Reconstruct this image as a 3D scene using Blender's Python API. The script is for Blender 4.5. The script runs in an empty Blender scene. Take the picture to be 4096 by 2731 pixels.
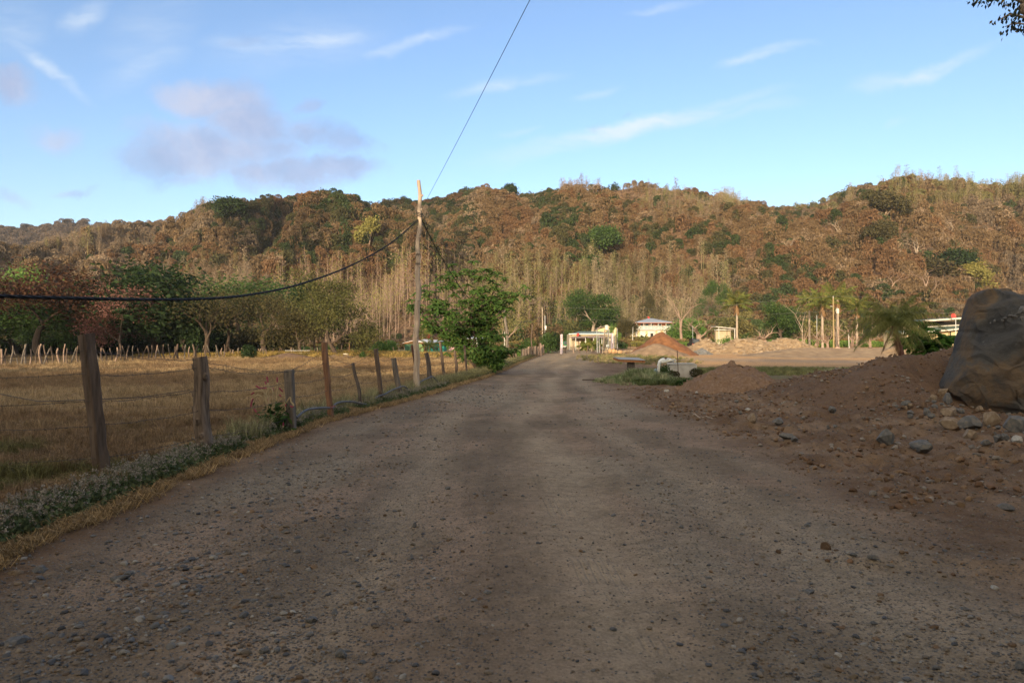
import bpy, math, random
import numpy as np
from mathutils import Vector, Matrix
SC = bpy.context.scene
COL = SC.collection
F_ = 2731.0
CAMZ = 1.4
PITCH = math.atan(34.5 / F_)

def W(px, py, d):
    """world point seen at photo pixel (px,py) when it stands d metres in front"""
    a = (px - 2048) / F_; b = (1365.5 - py) / F_
    y = math.cos(PITCH) - b * math.sin(PITCH); z = math.sin(PITCH) + b * math.cos(PITCH)
    s = d / y
    return Vector((a * s, d, CAMZ + z * s))

def sstep(a, b, x):
    t = np.clip((np.asarray(x, float) - a) / (b - a), 0, 1)
    return t * t * (3 - 2 * t)

def hsh(ix, iy, seed):
    n = (ix * 374761393 + iy * 668265263 + seed * 1442695) & 0xffffffff
    n = ((n ^ (n >> 13)) * 1274126177) & 0xffffffff
    return ((n ^ (n >> 16)) & 0xffff) / 65535.0

def vn(x, y, seed=0):
    x = np.asarray(x, float); y = np.asarray(y, float)
    ix = np.floor(x).astype(np.int64); iy = np.floor(y).astype(np.int64)
    fx = x - ix; fy = y - iy
    fx = fx * fx * (3 - 2 * fx); fy = fy * fy * (3 - 2 * fy)
    a = hsh(ix, iy, seed); b = hsh(ix + 1, iy, seed); c = hsh(ix, iy + 1, seed); d = hsh(ix + 1, iy + 1, seed)
    return (a + (b - a) * fx) * (1 - fy) + (c + (d - c) * fx) * fy

def fbm(x, y, seed=0, oct=4, gain=0.5):
    s = 0; a = 1; t = 0
    x = np.asarray(x, float); y = np.asarray(y, float)
    for i in range(oct):
        s = s + a * vn(x, y, seed + i * 17); t += a; a *= gain
        x, y = x * 2.03 + 11.3, y * 2.03 + 5.7
    return s / t

def n3(P, sc, seed=0, oct=3):
    x, y, z = P[:, 0] * sc, P[:, 1] * sc, P[:, 2] * sc
    return (fbm(x + z * .3, y, seed, oct) + fbm(y - x * .2, z, seed + 50, oct) + fbm(z, x + y * .25, seed + 90, oct)) / 3

# ------------------------------------------------------------------ mesh building
class MB:
    def __init__(s): s.V = []; s.Q = []; s.T = []; s.qm = []; s.tm = []; s.A = []; s.n = 0
    def add(s, V, F, mi=0, a=0.5):
        V = np.asarray(V, float).reshape(-1, 3); F = np.asarray(F, np.int64)
        s.V.append(V); k = len(V)
        s.A.append(np.full(k, a, float) if np.isscalar(a) else np.asarray(a, float))
        if len(F):
            if F.shape[1] == 4: s.Q.append(F + s.n); s.qm.append(np.full(len(F), mi))
            else: s.T.append(F + s.n); s.tm.append(np.full(len(F), mi))
        s.n += k
    def join(s, o, M=None, mi=None):
        V = np.concatenate(o.V) if o.V else np.zeros((0, 3))
        if M is not None:
            M = np.array(M); V = V @ M[:3, :3].T + M[:3, 3]
        s.V.append(V); s.A += o.A
        for q, m in zip(o.Q, o.qm): s.Q.append(q + s.n); s.qm.append(m if mi is None else np.full(len(q), mi))
        for q, m in zip(o.T, o.tm): s.T.append(q + s.n); s.tm.append(m if mi is None else np.full(len(q), mi))
        s.n += len(V)
    def mesh(s, name, mats, smooth=False):
        me = bpy.data.meshes.new(name)
        V = np.concatenate(s.V); Q = np.concatenate(s.Q) if s.Q else np.zeros((0, 4), int)
        T = np.concatenate(s.T) if s.T else np.zeros((0, 3), int)
        me.vertices.add(len(V)); me.vertices.foreach_set('co', V.astype(np.float32).ravel())
        li = np.concatenate([Q.ravel(), T.ravel()]).astype(np.int32)
        me.loops.add(len(li)); me.loops.foreach_set('vertex_index', li)
        nf = len(Q) + len(T); me.polygons.add(nf)
        ls = np.concatenate([np.arange(len(Q)) * 4, len(Q) * 4 + np.arange(len(T)) * 3]).astype(np.int32)
        me.polygons.foreach_set('loop_start', ls)
        mi = np.concatenate(s.qm + s.tm).astype(np.int32) if nf else np.zeros(0, np.int32)
        me.polygons.foreach_set('material_index', mi)
        me.polygons.foreach_set('use_smooth', np.full(nf, smooth))
        A = np.concatenate(s.A).astype(np.float32)
        at = me.attributes.new('v', 'FLOAT', 'POINT'); at.data.foreach_set('value', A)
        me.update(calc_edges=True); me.validate()
        for m in (mats if isinstance(mats, (list, tuple)) else [mats]): me.materials.append(m)
        return me
    def obj(s, name, mats, parent=None, smooth=False, link=True):
        o = bpy.data.objects.new(name, s.mesh(name, mats, smooth))
        if link: COL.objects.link(o)
        if parent: o.parent = parent
        return o

BOXF = np.array([[0, 3, 2, 1], [4, 5, 6, 7], [0, 1, 5, 4], [1, 2, 6, 5], [2, 3, 7, 6], [3, 0, 4, 7]])
def box(mb, x0, x1, y0, y1, z0, z1, mi=0, a=.5, M=None):
    V = np.array([[x0, y0, z0], [x1, y0, z0], [x1, y1, z0], [x0, y1, z0], [x0, y0, z1], [x1, y0, z1], [x1, y1, z1], [x0, y1, z1]], float)
    if M is not None: M = np.array(M); V = V @ M[:3, :3].T + M[:3, 3]
    mb.add(V, BOXF, mi, a)
def hexa(mb, pts8, mi=0): mb.add(pts8, BOXF, mi)
def slab(mb, quad, th, mi=0):
    """4 corners counter-clockwise seen from above + thickness downward"""
    q = np.array([tuple(p) for p in quad], float); lo = q.copy(); lo[:, 2] -= th
    mb.add(np.concatenate([lo, q]), BOXF, mi)
def tube(mb, P, R, n=6, mi=0, a=.5, cap=True, wob=None):
    P = np.array([tuple(p) for p in P], float); k = len(P)
    R = np.full(k, R, float) if np.isscalar(R) else np.asarray(R, float)
    if len(R) != k: R = np.interp(np.linspace(0, 1, k), np.linspace(0, 1, len(R)), R)
    T = np.gradient(P, axis=0); T /= np.maximum(np.linalg.norm(T, axis=1, keepdims=True), 1e-9)
    up = np.array([0, 0, 1.]) if abs(T[0, 2]) < .9 else np.array([1., 0, 0])
    N = np.cross(T, up); N /= np.maximum(np.linalg.norm(N, axis=1, keepdims=True), 1e-9)
    for i in range(1, k):
        if np.dot(N[i], N[i - 1]) < 0: N[i] *= -1
    B = np.cross(T, N)
    an = np.arange(n) * 2 * math.pi / n
    r = R[:, None] * (np.ones((k, n)) if wob is None else wob)
    V = P[:, None, :] + r[..., None] * (np.cos(an)[None, :, None] * N[:, None, :] + np.sin(an)[None, :, None] * B[:, None, :])
    i = np.arange(k - 1)[:, None] * n; j = np.arange(n)[None, :]; j2 = (j + 1) % n
    F = np.stack([i + j, i + j2, i + n + j2, i + n + j], -1).reshape(-1, 4)
    base = mb.n; mb.add(V.reshape(-1, 3), F, mi, a)
    if cap and n >= 3:
        for q, rev in ((0, True), (k - 1, False)):
            ring = V[q]; c = ring.mean(0); VV = np.concatenate([ring, c[None]])
            idx = [[(t + 1) % n, t, n] if rev else [t, (t + 1) % n, n] for t in range(n)]
            mb.add(VV, np.array(idx), mi, a)
def disc_ellipsoid(mb, c, r, mi=0, n=12, m=8, a=.5):
    th = np.linspace(0, math.pi, m + 1)[1:-1]; ph = np.arange(n) * 2 * math.pi / n
    V = [[0, 0, 1]] + [[math.sin(t) * math.cos(p), math.sin(t) * math.sin(p), math.cos(t)] for t in th for p in ph] + [[0, 0, -1]]
    V = np.array(V) * np.array(r) + np.array(c); k = len(th); Q = []; T = []
    for i in range(k - 1):
        for j in range(n): Q.append([1 + i * n + j, 1 + (i + 1) * n + j, 1 + (i + 1) * n + (j + 1) % n, 1 + i * n + (j + 1) % n])
    for j in range(n): T.append([0, 1 + j, 1 + (j + 1) % n]); T.append([len(V) - 1, 1 + (k - 1) * n + (j + 1) % n, 1 + (k - 1) * n + j])
    s = mb.n; mb.add(V, np.array(Q), mi, a); mb.T.append(np.array(T) + s); mb.tm.append(np.full(len(T), mi))

def leaves(mb, C, size, rng, mi=0, asp=1.6, a=None, nrm=None, droop=0.0, flat=0.0):
    """one diamond leaf per centre"""
    C = np.asarray(C, float); n = len(C)
    d = rng.normal(size=(n, 3)); d[:, 2] = d[:, 2] * (1 - flat) - droop
    d /= np.linalg.norm(d, axis=1, keepdims=True) + 1e-9
    e = rng.normal(size=(n, 3)); 
    if nrm is not None: e = np.cross(d, nrm + .35 * rng.normal(size=(n, 3)))
    e -= d * (e * d).sum(1, keepdims=True); e /= np.linalg.norm(e, axis=1, keepdims=True) + 1e-9
    s = (size * (.6 + .8 * rng.random(n)))[:, None]
    V = np.stack([C - d * s * .5 * asp, C + e * s * .42, C + d * s * .5 * asp, C - e * s * .42], 1).reshape(-1, 3)
    F = np.arange(n * 4).reshape(-1, 4)
    av = np.repeat(rng.random(n) if a is None else a, 4)
    mb.add(V, F, mi, av)

# ------------------------------------------------------------------ tagging
def T(o, label=None, cat=None, group=None, kind=None):
    if label: o['label'] = label
    if cat: o['category'] = cat
    if group: o['group'] = group
    if kind: o['kind'] = kind
    return o
def E(name, loc=(0, 0, 0), rz=0, label=None, cat=None, group=None, sc=1):
    o = bpy.data.objects.new(name, None); COL.objects.link(o)
    o.location = loc; o.rotation_euler = (0, 0, rz); o.scale = (sc,) * 3; o.empty_display_size = .2
    return T(o, label, cat, group)
KIDS = {}
def copy_tree(root, loc, rz=0, sc=1, label=None, group=None, cat=None):
    c = root.copy(); COL.objects.link(c); c.location = loc; c.rotation_euler = (0, 0, rz)
    c.scale = sc if isinstance(sc, (tuple, list)) else (sc,) * 3
    T(c, label, cat, group)
    if root.name not in KIDS: KIDS[root.name] = [o for o in COL.objects if o.parent == root]
    for ch in KIDS[root.name]:
        k = ch.copy(); COL.objects.link(k); k.parent = c
        if ch.name not in KIDS: KIDS[ch.name] = [o for o in COL.objects if o.parent == ch]
        for g in KIDS[ch.name]:
            h = g.copy(); COL.objects.link(h); h.parent = k
    return c

# ------------------------------------------------------------------ materials
def nodes(name):
    m = bpy.data.materials.new(name); m.use_nodes = True
    nt = m.node_tree; nt.nodes.clear()
    return m, nt, nt.nodes, nt.links
def noise_node(N, L, vec, scale, detail=5, rough=.55, dist=0):
    n = N.new('ShaderNodeTexNoise'); n.inputs['Scale'].default_value = scale
    n.inputs['Detail'].default_value = detail; n.inputs['Roughness'].default_value = rough; n.inputs['Distortion'].default_value = dist
    if vec is not None: L.new(vec, n.inputs['Vector'])
    return n
def ramp(N, L, fac, stops):
    r = N.new('ShaderNodeValToRGB'); el = r.color_ramp.elements
    while len(el) < len(stops): el.new(.5)
    for e, (p, c) in zip(el, stops): e.position = p; e.color = (*c, 1)
    L.new(fac, r.inputs[0]); return r
def mat(name, stops, scale=4, rough=.85, bump=.3, bscale=None, stretch=(1, 1, 1), detail=6, metal=0, spec=.3, coord='Object', bdist=.02):
    m, nt, N, L = nodes(name)
    out = N.new('ShaderNodeOutputMaterial'); p = N.new('ShaderNodeBsdfPrincipled'); L.new(p.outputs[0], out.inputs[0])
    tc = N.new('ShaderNodeTexCoord'); mp = N.new('ShaderNodeMapping'); mp.inputs['Scale'].default_value = stretch
    L.new(tc.outputs[coord], mp.inputs[0])
    n = noise_node(N, L, mp.outputs[0], scale, detail, .6)
    if isinstance(stops[0], float): stops = [(.35, tuple(c * .8 for c in stops)), (.65, tuple(stops))]
    r = ramp(N, L, n.outputs[0], stops); L.new(r.outputs[0], p.inputs['Base Color'])
    p.inputs['Roughness'].default_value = rough; p.inputs['Metallic'].default_value = metal; p.inputs['Specular IOR Level'].default_value = spec
    if bump:
        b = N.new('ShaderNodeBump'); b.inputs['Strength'].default_value = bump; b.inputs['Distance'].default_value = bdist
        n2 = noise_node(N, L, mp.outputs[0], bscale or scale * 3, 8, .65); L.new(n2.outputs[0], b.inputs['Height']); L.new(b.outputs[0], p.inputs['Normal'])
    return m
def leafmat(name, stops, transl=.3, tint=False, rough=.7, clump=None):
    m, nt, N, L = nodes(name)
    out = N.new('ShaderNodeOutputMaterial')
    at = N.new('ShaderNodeAttribute'); at.attribute_name = 'v'
    fac = at.outputs['Fac']
    if clump:
        g = N.new('ShaderNodeNewGeometry'); n = noise_node(N, L, g.outputs['Position'], clump, 2)
        mx = N.new('ShaderNodeMix'); mx.data_type = 'FLOAT'; mx.inputs[0].default_value = .55
        L.new(fac, mx.inputs[2])
        mr = N.new('ShaderNodeMapRange'); mr.inputs[1].default_value = .3; mr.inputs[2].default_value = .7; L.new(n.outputs[0], mr.inputs[0])
        L.new(mr.outputs[0], mx.inputs[3]); fac = mx.outputs[0]
    r = ramp(N, L, fac, stops); c = r.outputs[0]
    if tint:
        ti = N.new('ShaderNodeAttribute'); ti.attribute_type = 'INSTANCER'; ti.attribute_name = 'tint'
        mm = N.new('ShaderNodeMix'); mm.data_type = 'RGBA'; mm.blend_type = 'MULTIPLY'; mm.inputs[0].default_value = 1
        L.new(c, mm.inputs[6]); L.new(ti.outputs['Color'], mm.inputs[7]); c = mm.outputs[2]
    d = N.new('ShaderNodeBsdfPrincipled'); d.inputs['Roughness'].default_value = rough; d.inputs['Specular IOR Level'].default_value = .2
    t = N.new('ShaderNodeBsdfTranslucent'); L.new(c, d.inputs['Base Color']); L.new(c, t.inputs['Color'])
    ms = N.new('ShaderNodeMixShader'); ms.inputs[0].default_value = transl
    L.new(d.outputs[0], ms.inputs[1]); L.new(t.outputs[0], ms.inputs[2]); L.new(ms.outputs[0], out.inputs[0])
    return m
def wood(name, dark, light, sc=1.0, rough=.9):
    return mat(name, [(.3, dark), (.5, tuple((a + b) / 2 for a, b in zip(dark, light))), (.72, light)], scale=9 * sc, stretch=(2.2, 2.2, .22), bump=.8, bscale=26 * sc, rough=rough, bdist=.012)

# ------------------------------------------------------------------ scatter through geometry nodes (uncountable stuff only)
def scatter(name, protos, P, rz, scl, idx, tint=None, tilt=None):
    n = len(P); me = bpy.data.meshes.new(name + '_points')
    me.vertices.add(n); me.vertices.foreach_set('co', np.asarray(P, np.float32).ravel())
    def att(nm, tp, v, key): a = me.attributes.new(nm, tp, 'POINT'); a.data.foreach_set(key, np.asarray(v).ravel())
    rot = np.zeros((n, 3), np.float32); rot[:, 2] = rz
    if tilt is not None: rot[:, :2] = tilt
    att('rot', 'FLOAT_VECTOR', rot, 'vector')
    scl = np.asarray(scl, np.float32); scl = scl if scl.ndim == 2 else np.repeat(scl[:, None], 3, 1)
    att('scl', 'FLOAT_VECTOR', scl, 'vector')
    att('idx', 'INT', np.asarray(idx, np.int32), 'value')
    att('tint', 'FLOAT_VECTOR', np.asarray(tint if tint is not None else np.ones((n, 3)), np.float32), 'vector')
    c = bpy.data.collections.new(name + '_kinds')
    for k, p in enumerate(protos):
        p.name = f'{name}_kind_{k:02d}'; c.objects.link(p)
    g = bpy.data.node_groups.new(name + '_nodes', 'GeometryNodeTree')
    g.interface.new_socket('Geometry', in_out='INPUT', socket_type='NodeSocketGeometry')
    g.interface.new_socket('Geometry', in_out='OUTPUT', socket_type='NodeSocketGeometry')
    N, L = g.nodes, g.links
    gi = N.new('NodeGroupInput'); go = N.new('NodeGroupOutput')
    ci = N.new('GeometryNodeCollectionInfo'); ci.inputs['Collection'].default_value = c
    ci.inputs['Separate Children'].default_value = True; ci.inputs['Reset Children'].default_value = True
    ip = N.new('GeometryNodeInstanceOnPoints'); ip.inputs['Pick Instance'].default_value = True
    def na(nm, tp):
        a = N.new('GeometryNodeInputNamedAttribute'); a.data_type = tp; a.inputs['Name'].default_value = nm; return a.outputs[0]
    L.new(gi.outputs[0], ip.inputs['Points']); L.new(ci.outputs[0], ip.inputs['Instance'])
    L.new(na('idx', 'INT'), ip.inputs['Instance Index'])
    er = N.new('FunctionNodeEulerToRotation'); L.new(na('rot', 'FLOAT_VECTOR'), er.inputs[0]); L.new(er.outputs[0], ip.inputs['Rotation'])
    L.new(na('scl', 'FLOAT_VECTOR'), ip.inputs['Scale']); L.new(ip.outputs[0], go.inputs[0])
    o = bpy.data.objects.new(name, me); COL.objects.link(o)
    md = o.modifiers.new('scatter', 'NODES'); md.node_group = g
    o['kind'] = 'stuff'
    return o

rng = np.random.default_rng(11)
random.seed(5)
HAZE = 0.0001
SKY_EL = math.radians(10)
SKY_TINT = (.78, .785, .87, 1); BG_STR = .15; EXPO = 1.2; CK = 1 / (BG_STR * 2 ** EXPO); SUN_STR = 3.2; SUN_COL = (1, .80, .53)
# ------------------------------------------------------------------ terrain functions
LX = ([-400, 0, 50, 80, 127, 180, 220, 400], [0, 0, 0, .25, .75, 2, 3.6, 12])
RX = ([-400, 0, 40, 60, 80, 95, 120, 160, 210, 400], [0, 0, 0, .2, .78, .98, 1.4, 2.3, 4.5, 12])
def road_left(Y): return np.interp(Y, [-20, 4, 8, 13, 20, 35, 64, 100, 130], [-3.4, -3.2, -3.35, -3.4, -2.55, -1.2, .75, 5.0, 8.0])
def road_right(Y): return np.interp(Y, [-20, 5, 9, 14, 24, 38, 50, 76, 100, 130], [3.0, 2.9, 3.3, 3.2, 3.5, 5.0, 6.2, 8.4, 11.5, 17])
MCX = ([5.2, 6.0, 6.9, 8.25, 9.48, 10.25, 11.7, 14, 20, 30, 45], [0, .02, .16, .66, .98, 1.30, 1.46, 1.8, 2.0, 1.5, 0])
def gz(X, Y, fine=True):
    X = np.asarray(X, float); Y = np.asarray(Y, float)
    w = sstep(-4, 9, X)
    z = np.interp(Y, *LX) * (1 - w) + np.interp(Y, *RX) * w
    # long mound of dug soil on the right
    ch = np.interp(X, *MCX)
    sh_ = 2.3 * sstep(8.8, 10.2, X)
    pr = sstep(12.9 + sh_, 17.6 + sh_ * .5, Y + .4 * np.sin(X * .9)) * (1 - sstep(18.3, 23, Y + .4 * np.sin(X * 1.3)))
    z = z + ch * pr * (.92 + .16 * fbm(X * .6, Y * .6, 3, 3))
    if fine:
        rl = road_left(Y); rr = road_right(Y)
        onroad = sstep(rl - .2, rl + .3, X) * (1 - sstep(rr - .3, rr + .4, X))
        z = z + .05 * (fbm(X * .35, Y * .22, 7, 3) - .5) * (Y > 0)
        # wheel ruts
        mid = (rl + rr) / 2
        for off in (-.95, .85, 1.9): z = z - .025 * np.exp(-((X - mid - off) / .28) ** 2) * onroad * (Y < 60)
        z = z + .022 * (fbm(X * 3.1, Y * 3.1, 21, 4) - .5) * onroad
        # verge to the left
        lft = 1 - sstep(rl - .5, rl, X)
        z = z + lft * (.04 + .06 * (fbm(X * 1.2, Y * 1.2, 31, 4) - .5))
        # churned soil to the right
        rgt = sstep(rr - .5, rr + 1.2, X) * (1 - sstep(30, 46, Y)) * sstep(4, 9, Y)
        cl = fbm(X * 2.3, Y * 2.3, 41, 5, .6)
        z = z + rgt * (.26 * (cl - .5) + .10 * np.maximum(0, fbm(X * 5, Y * 5, 47, 3) - .58) * 3)
        # low ridge of clods across the near right
        t = (X - 1.9) / 2.6
        z = z + .04 * np.exp(-((Y - 4.75 + .12 * X - .1 * np.sin(X * 3)) / .16) ** 2) * sstep(1.7, 2.4, X) * (.4 + 1.2 * fbm(X * 7, Y * 7, 52, 3)) * (1 - sstep(3.6, 4.3, X))
        near = sstep(0, 2, Y) * (1 - sstep(20, 30, Y))
        z = z + near * (.014 + .045 * rgt) * (fbm(X * 9, Y * 9, 61, 3, .6) - .5) * 2
    return z
def G(x, y): return float(gz(x, y))
def hit(px, py):
    d = 2.0; v = W(px, py, 1.0) - Vector((0, 0, CAMZ))
    while d < 160:
        if CAMZ + v.z * d <= G(v.x * d, d): break
        d += .04 + d * .002
    return d

RIDX = np.array([-700, 0, 105, 260, 435, 560, 700, 870, 1045, 1220, 1375, 1480, 1670, 1780, 1880, 1950, 2055, 2230, 2440, 2610, 2717, 2820, 2925, 3050, 3190, 3275, 3413, 3587, 3745, 3900, 3990, 4096, 4800])
RIDY = np.array([1010, 985, 975, 940, 885, 865, 845, 800, 790, 770, 780, 795, 775, 755, 728, 722, 740, 735, 722, 710, 728, 765, 798, 800, 790, 765, 722, 690, 705, 725, 735, 722, 720])
TREE_H = 7.0
def ridge_depth(u): return 430 + 45 * (fbm(u * 3.1 + 9, u * 0 + 2.2, 5, 2) - .5) * 2 + 40 * np.maximum(0, -u - .35) * 2
def foot_depth(u):
    return 222 - 30 * np.exp(-((u + .24) / .17) ** 2) + 18 * (fbm(u * 5 + 3, u * 0 + .7, 8, 2) - .5)
def hill_z(X, Y):
    X = np.asarray(X, float); Y = np.asarray(Y, float)
    u = X / np.maximum(Y, 1); pxx = 2048 + F_ * u
    yr = np.interp(pxx, RIDX, RIDY) + 30 * (fbm(pxx / 160, pxx * 0, 77, 2) - .5)
    Yr = ridge_depth(u); Y0 = foot_depth(u)
    zr = CAMZ + (1400 - yr) / F_ * Yr - TREE_H
    zf = gz(X, Y0, False) - .4
    t = (Y - Y0) / (Yr - Y0)
    tc = np.clip(t, 0, 1)
    z = zf + (zr - zf) * (.72 * tc + .28 * tc * tc)
    # spurs and gullies running down the slope
    n = fbm(X / 62 + 3.1, Y / 170 + 1.7, 91, 3); g = 1 - np.abs(2 * n - 1) * 1.9
    m = fbm(X / 26, Y / 60, 95, 3) - .5
    amp = np.sin(math.pi * np.clip(tc, 0, 1)) ** .8
    z = z + amp * (46 * (g - .42) + 18 * m)
    lim = CAMZ + (zr - CAMZ) * (Y / Yr) * .985 - 0.5
    z = np.where((t > .25) & (t < 1), np.minimum(z, lim), z)
    z = np.where(t > 1, zr - (t - 1) * 90 - 2 * np.clip((t - 1) * 10, 0, 1), z)
    z = np.where(t < 0, zf + t * 30, z)
    return z, t

# ------------------------------------------------------------------ ground sheet split into ground / road / field
def axis(parts):
    a = []
    for s, e, st in parts: a += list(np.arange(s, e, st))
    return np.array(sorted(set(np.round(a, 4))))
def grow_axis(s, e, st, k):
    a = [s]
    while a[-1] < e: a.append(a[-1] + st); st *= k
    return a
ys = sorted(set([-420, -300, -200, -120, -80, -50, -30, -18, -10, -6, -3, -1, 0, 1, 1.6] + grow_axis(2.0, 620, .055, 1.0085)))
ys = np.array(ys)
xs = np.array(sorted([-v for v in grow_axis(7.07, 560, .1, 1.055)] + list(np.arange(-7, 13.01, .075)) + grow_axis(13.1, 560, .1, 1.055)))
XX, YY = np.meshgrid(xs, ys)
ZZ = gz(XX, YY)
nx, ny = len(xs), len(ys)
def mixc(a, b, w): return a * (1 - w[..., None]) + np.array(b) * w[..., None]
rl = road_left(YY) + .35 * (fbm(XX * .9, YY * .9, 101, 3) - .5) + .12 * (fbm(XX * 6, YY * 6, 102, 2) - .5)
rr = road_right(YY) + .9 * (fbm(XX * .6, YY * .4, 103, 3) - .5)
rlm = road_left(YY); rrm = road_right(YY)
road = (XX > rl) & (XX < rr) & (YY < 118) & (YY > -60)
# macro colour of the soil itself
CG = np.zeros((ny, nx, 3)) + np.array([.215, .142, .088])
big = fbm(XX * .45, YY * .22, 111, 4); fine = fbm(XX * 2.4, YY * 1.4, 113, 4)
CG = mixc(CG, (.145, .088, .050), sstep(.35, .65, fine))
roadw = sstep(-.1, .5, XX - rl) * (1 - sstep(-.9, .9, XX - rr))
roadc = np.zeros_like(CG) + np.array([.290, .203, .137])
roadc = mixc(roadc, (.190, .138, .090), sstep(.4, .62, fbm(XX * .9, YY * .7, 116, 5, .6)))
roadc = mixc(roadc, (.15, .112, .075), sstep(.5, .66, fbm(XX * 1.7 + 2, YY * .11, 133, 4)) * .45)
roadc = mixc(roadc, (.28, .225, .158), sstep(.52, .75, fbm(XX * .8 + 4, YY * .25, 117, 4)) * .8)
mid_ = (rlm + rrm) / 2 + .2 * np.sin(YY * .35)
for off_, w_ in ((.55, .42), (-1.05, .36), (2.0, .40)): roadc = mixc(roadc, (.34, .262, .178), np.exp(-((XX - mid_ - off_) / w_) ** 2) * sstep(.28, .55, fbm(XX * 1.4 + 7, YY * .16, 118, 4)) * .75)
for off_, w_ in ((-.3, .3), (1.25, .28)): roadc = mixc(roadc, (.13, .095, .062), np.exp(-((XX - mid_ - off_) / w_) ** 2) * sstep(.35, .6, fbm(XX * 2.1, YY * .9, 119, 4)) * .4)
CG = CG * (1 - roadw[..., None]) + roadc * roadw[..., None]
# far yard and track: sandy ochre, lightened in colour to read as sunlit
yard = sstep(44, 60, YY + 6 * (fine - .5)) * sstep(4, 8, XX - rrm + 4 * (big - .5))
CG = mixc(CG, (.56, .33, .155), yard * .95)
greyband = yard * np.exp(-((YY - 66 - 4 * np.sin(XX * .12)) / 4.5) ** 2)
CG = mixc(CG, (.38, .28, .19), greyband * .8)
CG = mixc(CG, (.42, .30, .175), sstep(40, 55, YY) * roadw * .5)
# mound soil
md = sstep(.05, .3, np.interp(XX, *MCX) * sstep(12.9, 15, YY) * (1 - sstep(22, 25, YY)))
CG = mixc(CG, (.150, .092, .056), md)
# grassy ground patches on the right
grs = sstep(.5, .62, fbm(XX * .3, YY * .3, 119, 3)) * sstep(23, 26, YY) * (1 - sstep(52, 60, YY)) * sstep(2, 5, XX - rrm)
CG = mixc(CG, (.13, .12, .055), grs * .8)
# field on the left
fieldw = 1 - sstep(-1.6, -.5, XX - rlm)
fc = np.zeros_like(CG) + np.array([.20, .145, .092])
fc = mixc(fc, (.15, .085, .045), sstep(.42, .7, fbm(XX * .5, YY * .5, 121, 4)))
fc = mixc(fc, (.10, .085, .045), sstep(.52, .72, fbm(XX * .8, YY * .8, 123, 3)) * (1 - sstep(9, 14, YY)))
fc = mixc(fc, (.36, .25, .11), sstep(84, 92, YY) * .7)
CG = CG * (1 - fieldw[..., None]) + fc * fieldw[..., None]
back = sstep(120, 150, YY) * (1 - sstep(5, 20, XX))
CG = mixc(CG, (.2, .16, .07), back)
GRV = np.clip(.25 + roadw * (.35 + .9 * (1 - sstep(-2.2, .2, XX - (rlm + rrm) / 2)) * sstep(.35, .6, fbm(XX * .7, YY * .35, 127, 3) + .1)) , 0, 1) * (1 - fieldw * .9)
GRV = np.clip(GRV - .5 * np.exp(-((XX - (rlm + rrm) / 2 - .6) / .7) ** 2), .04, 1)
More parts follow.
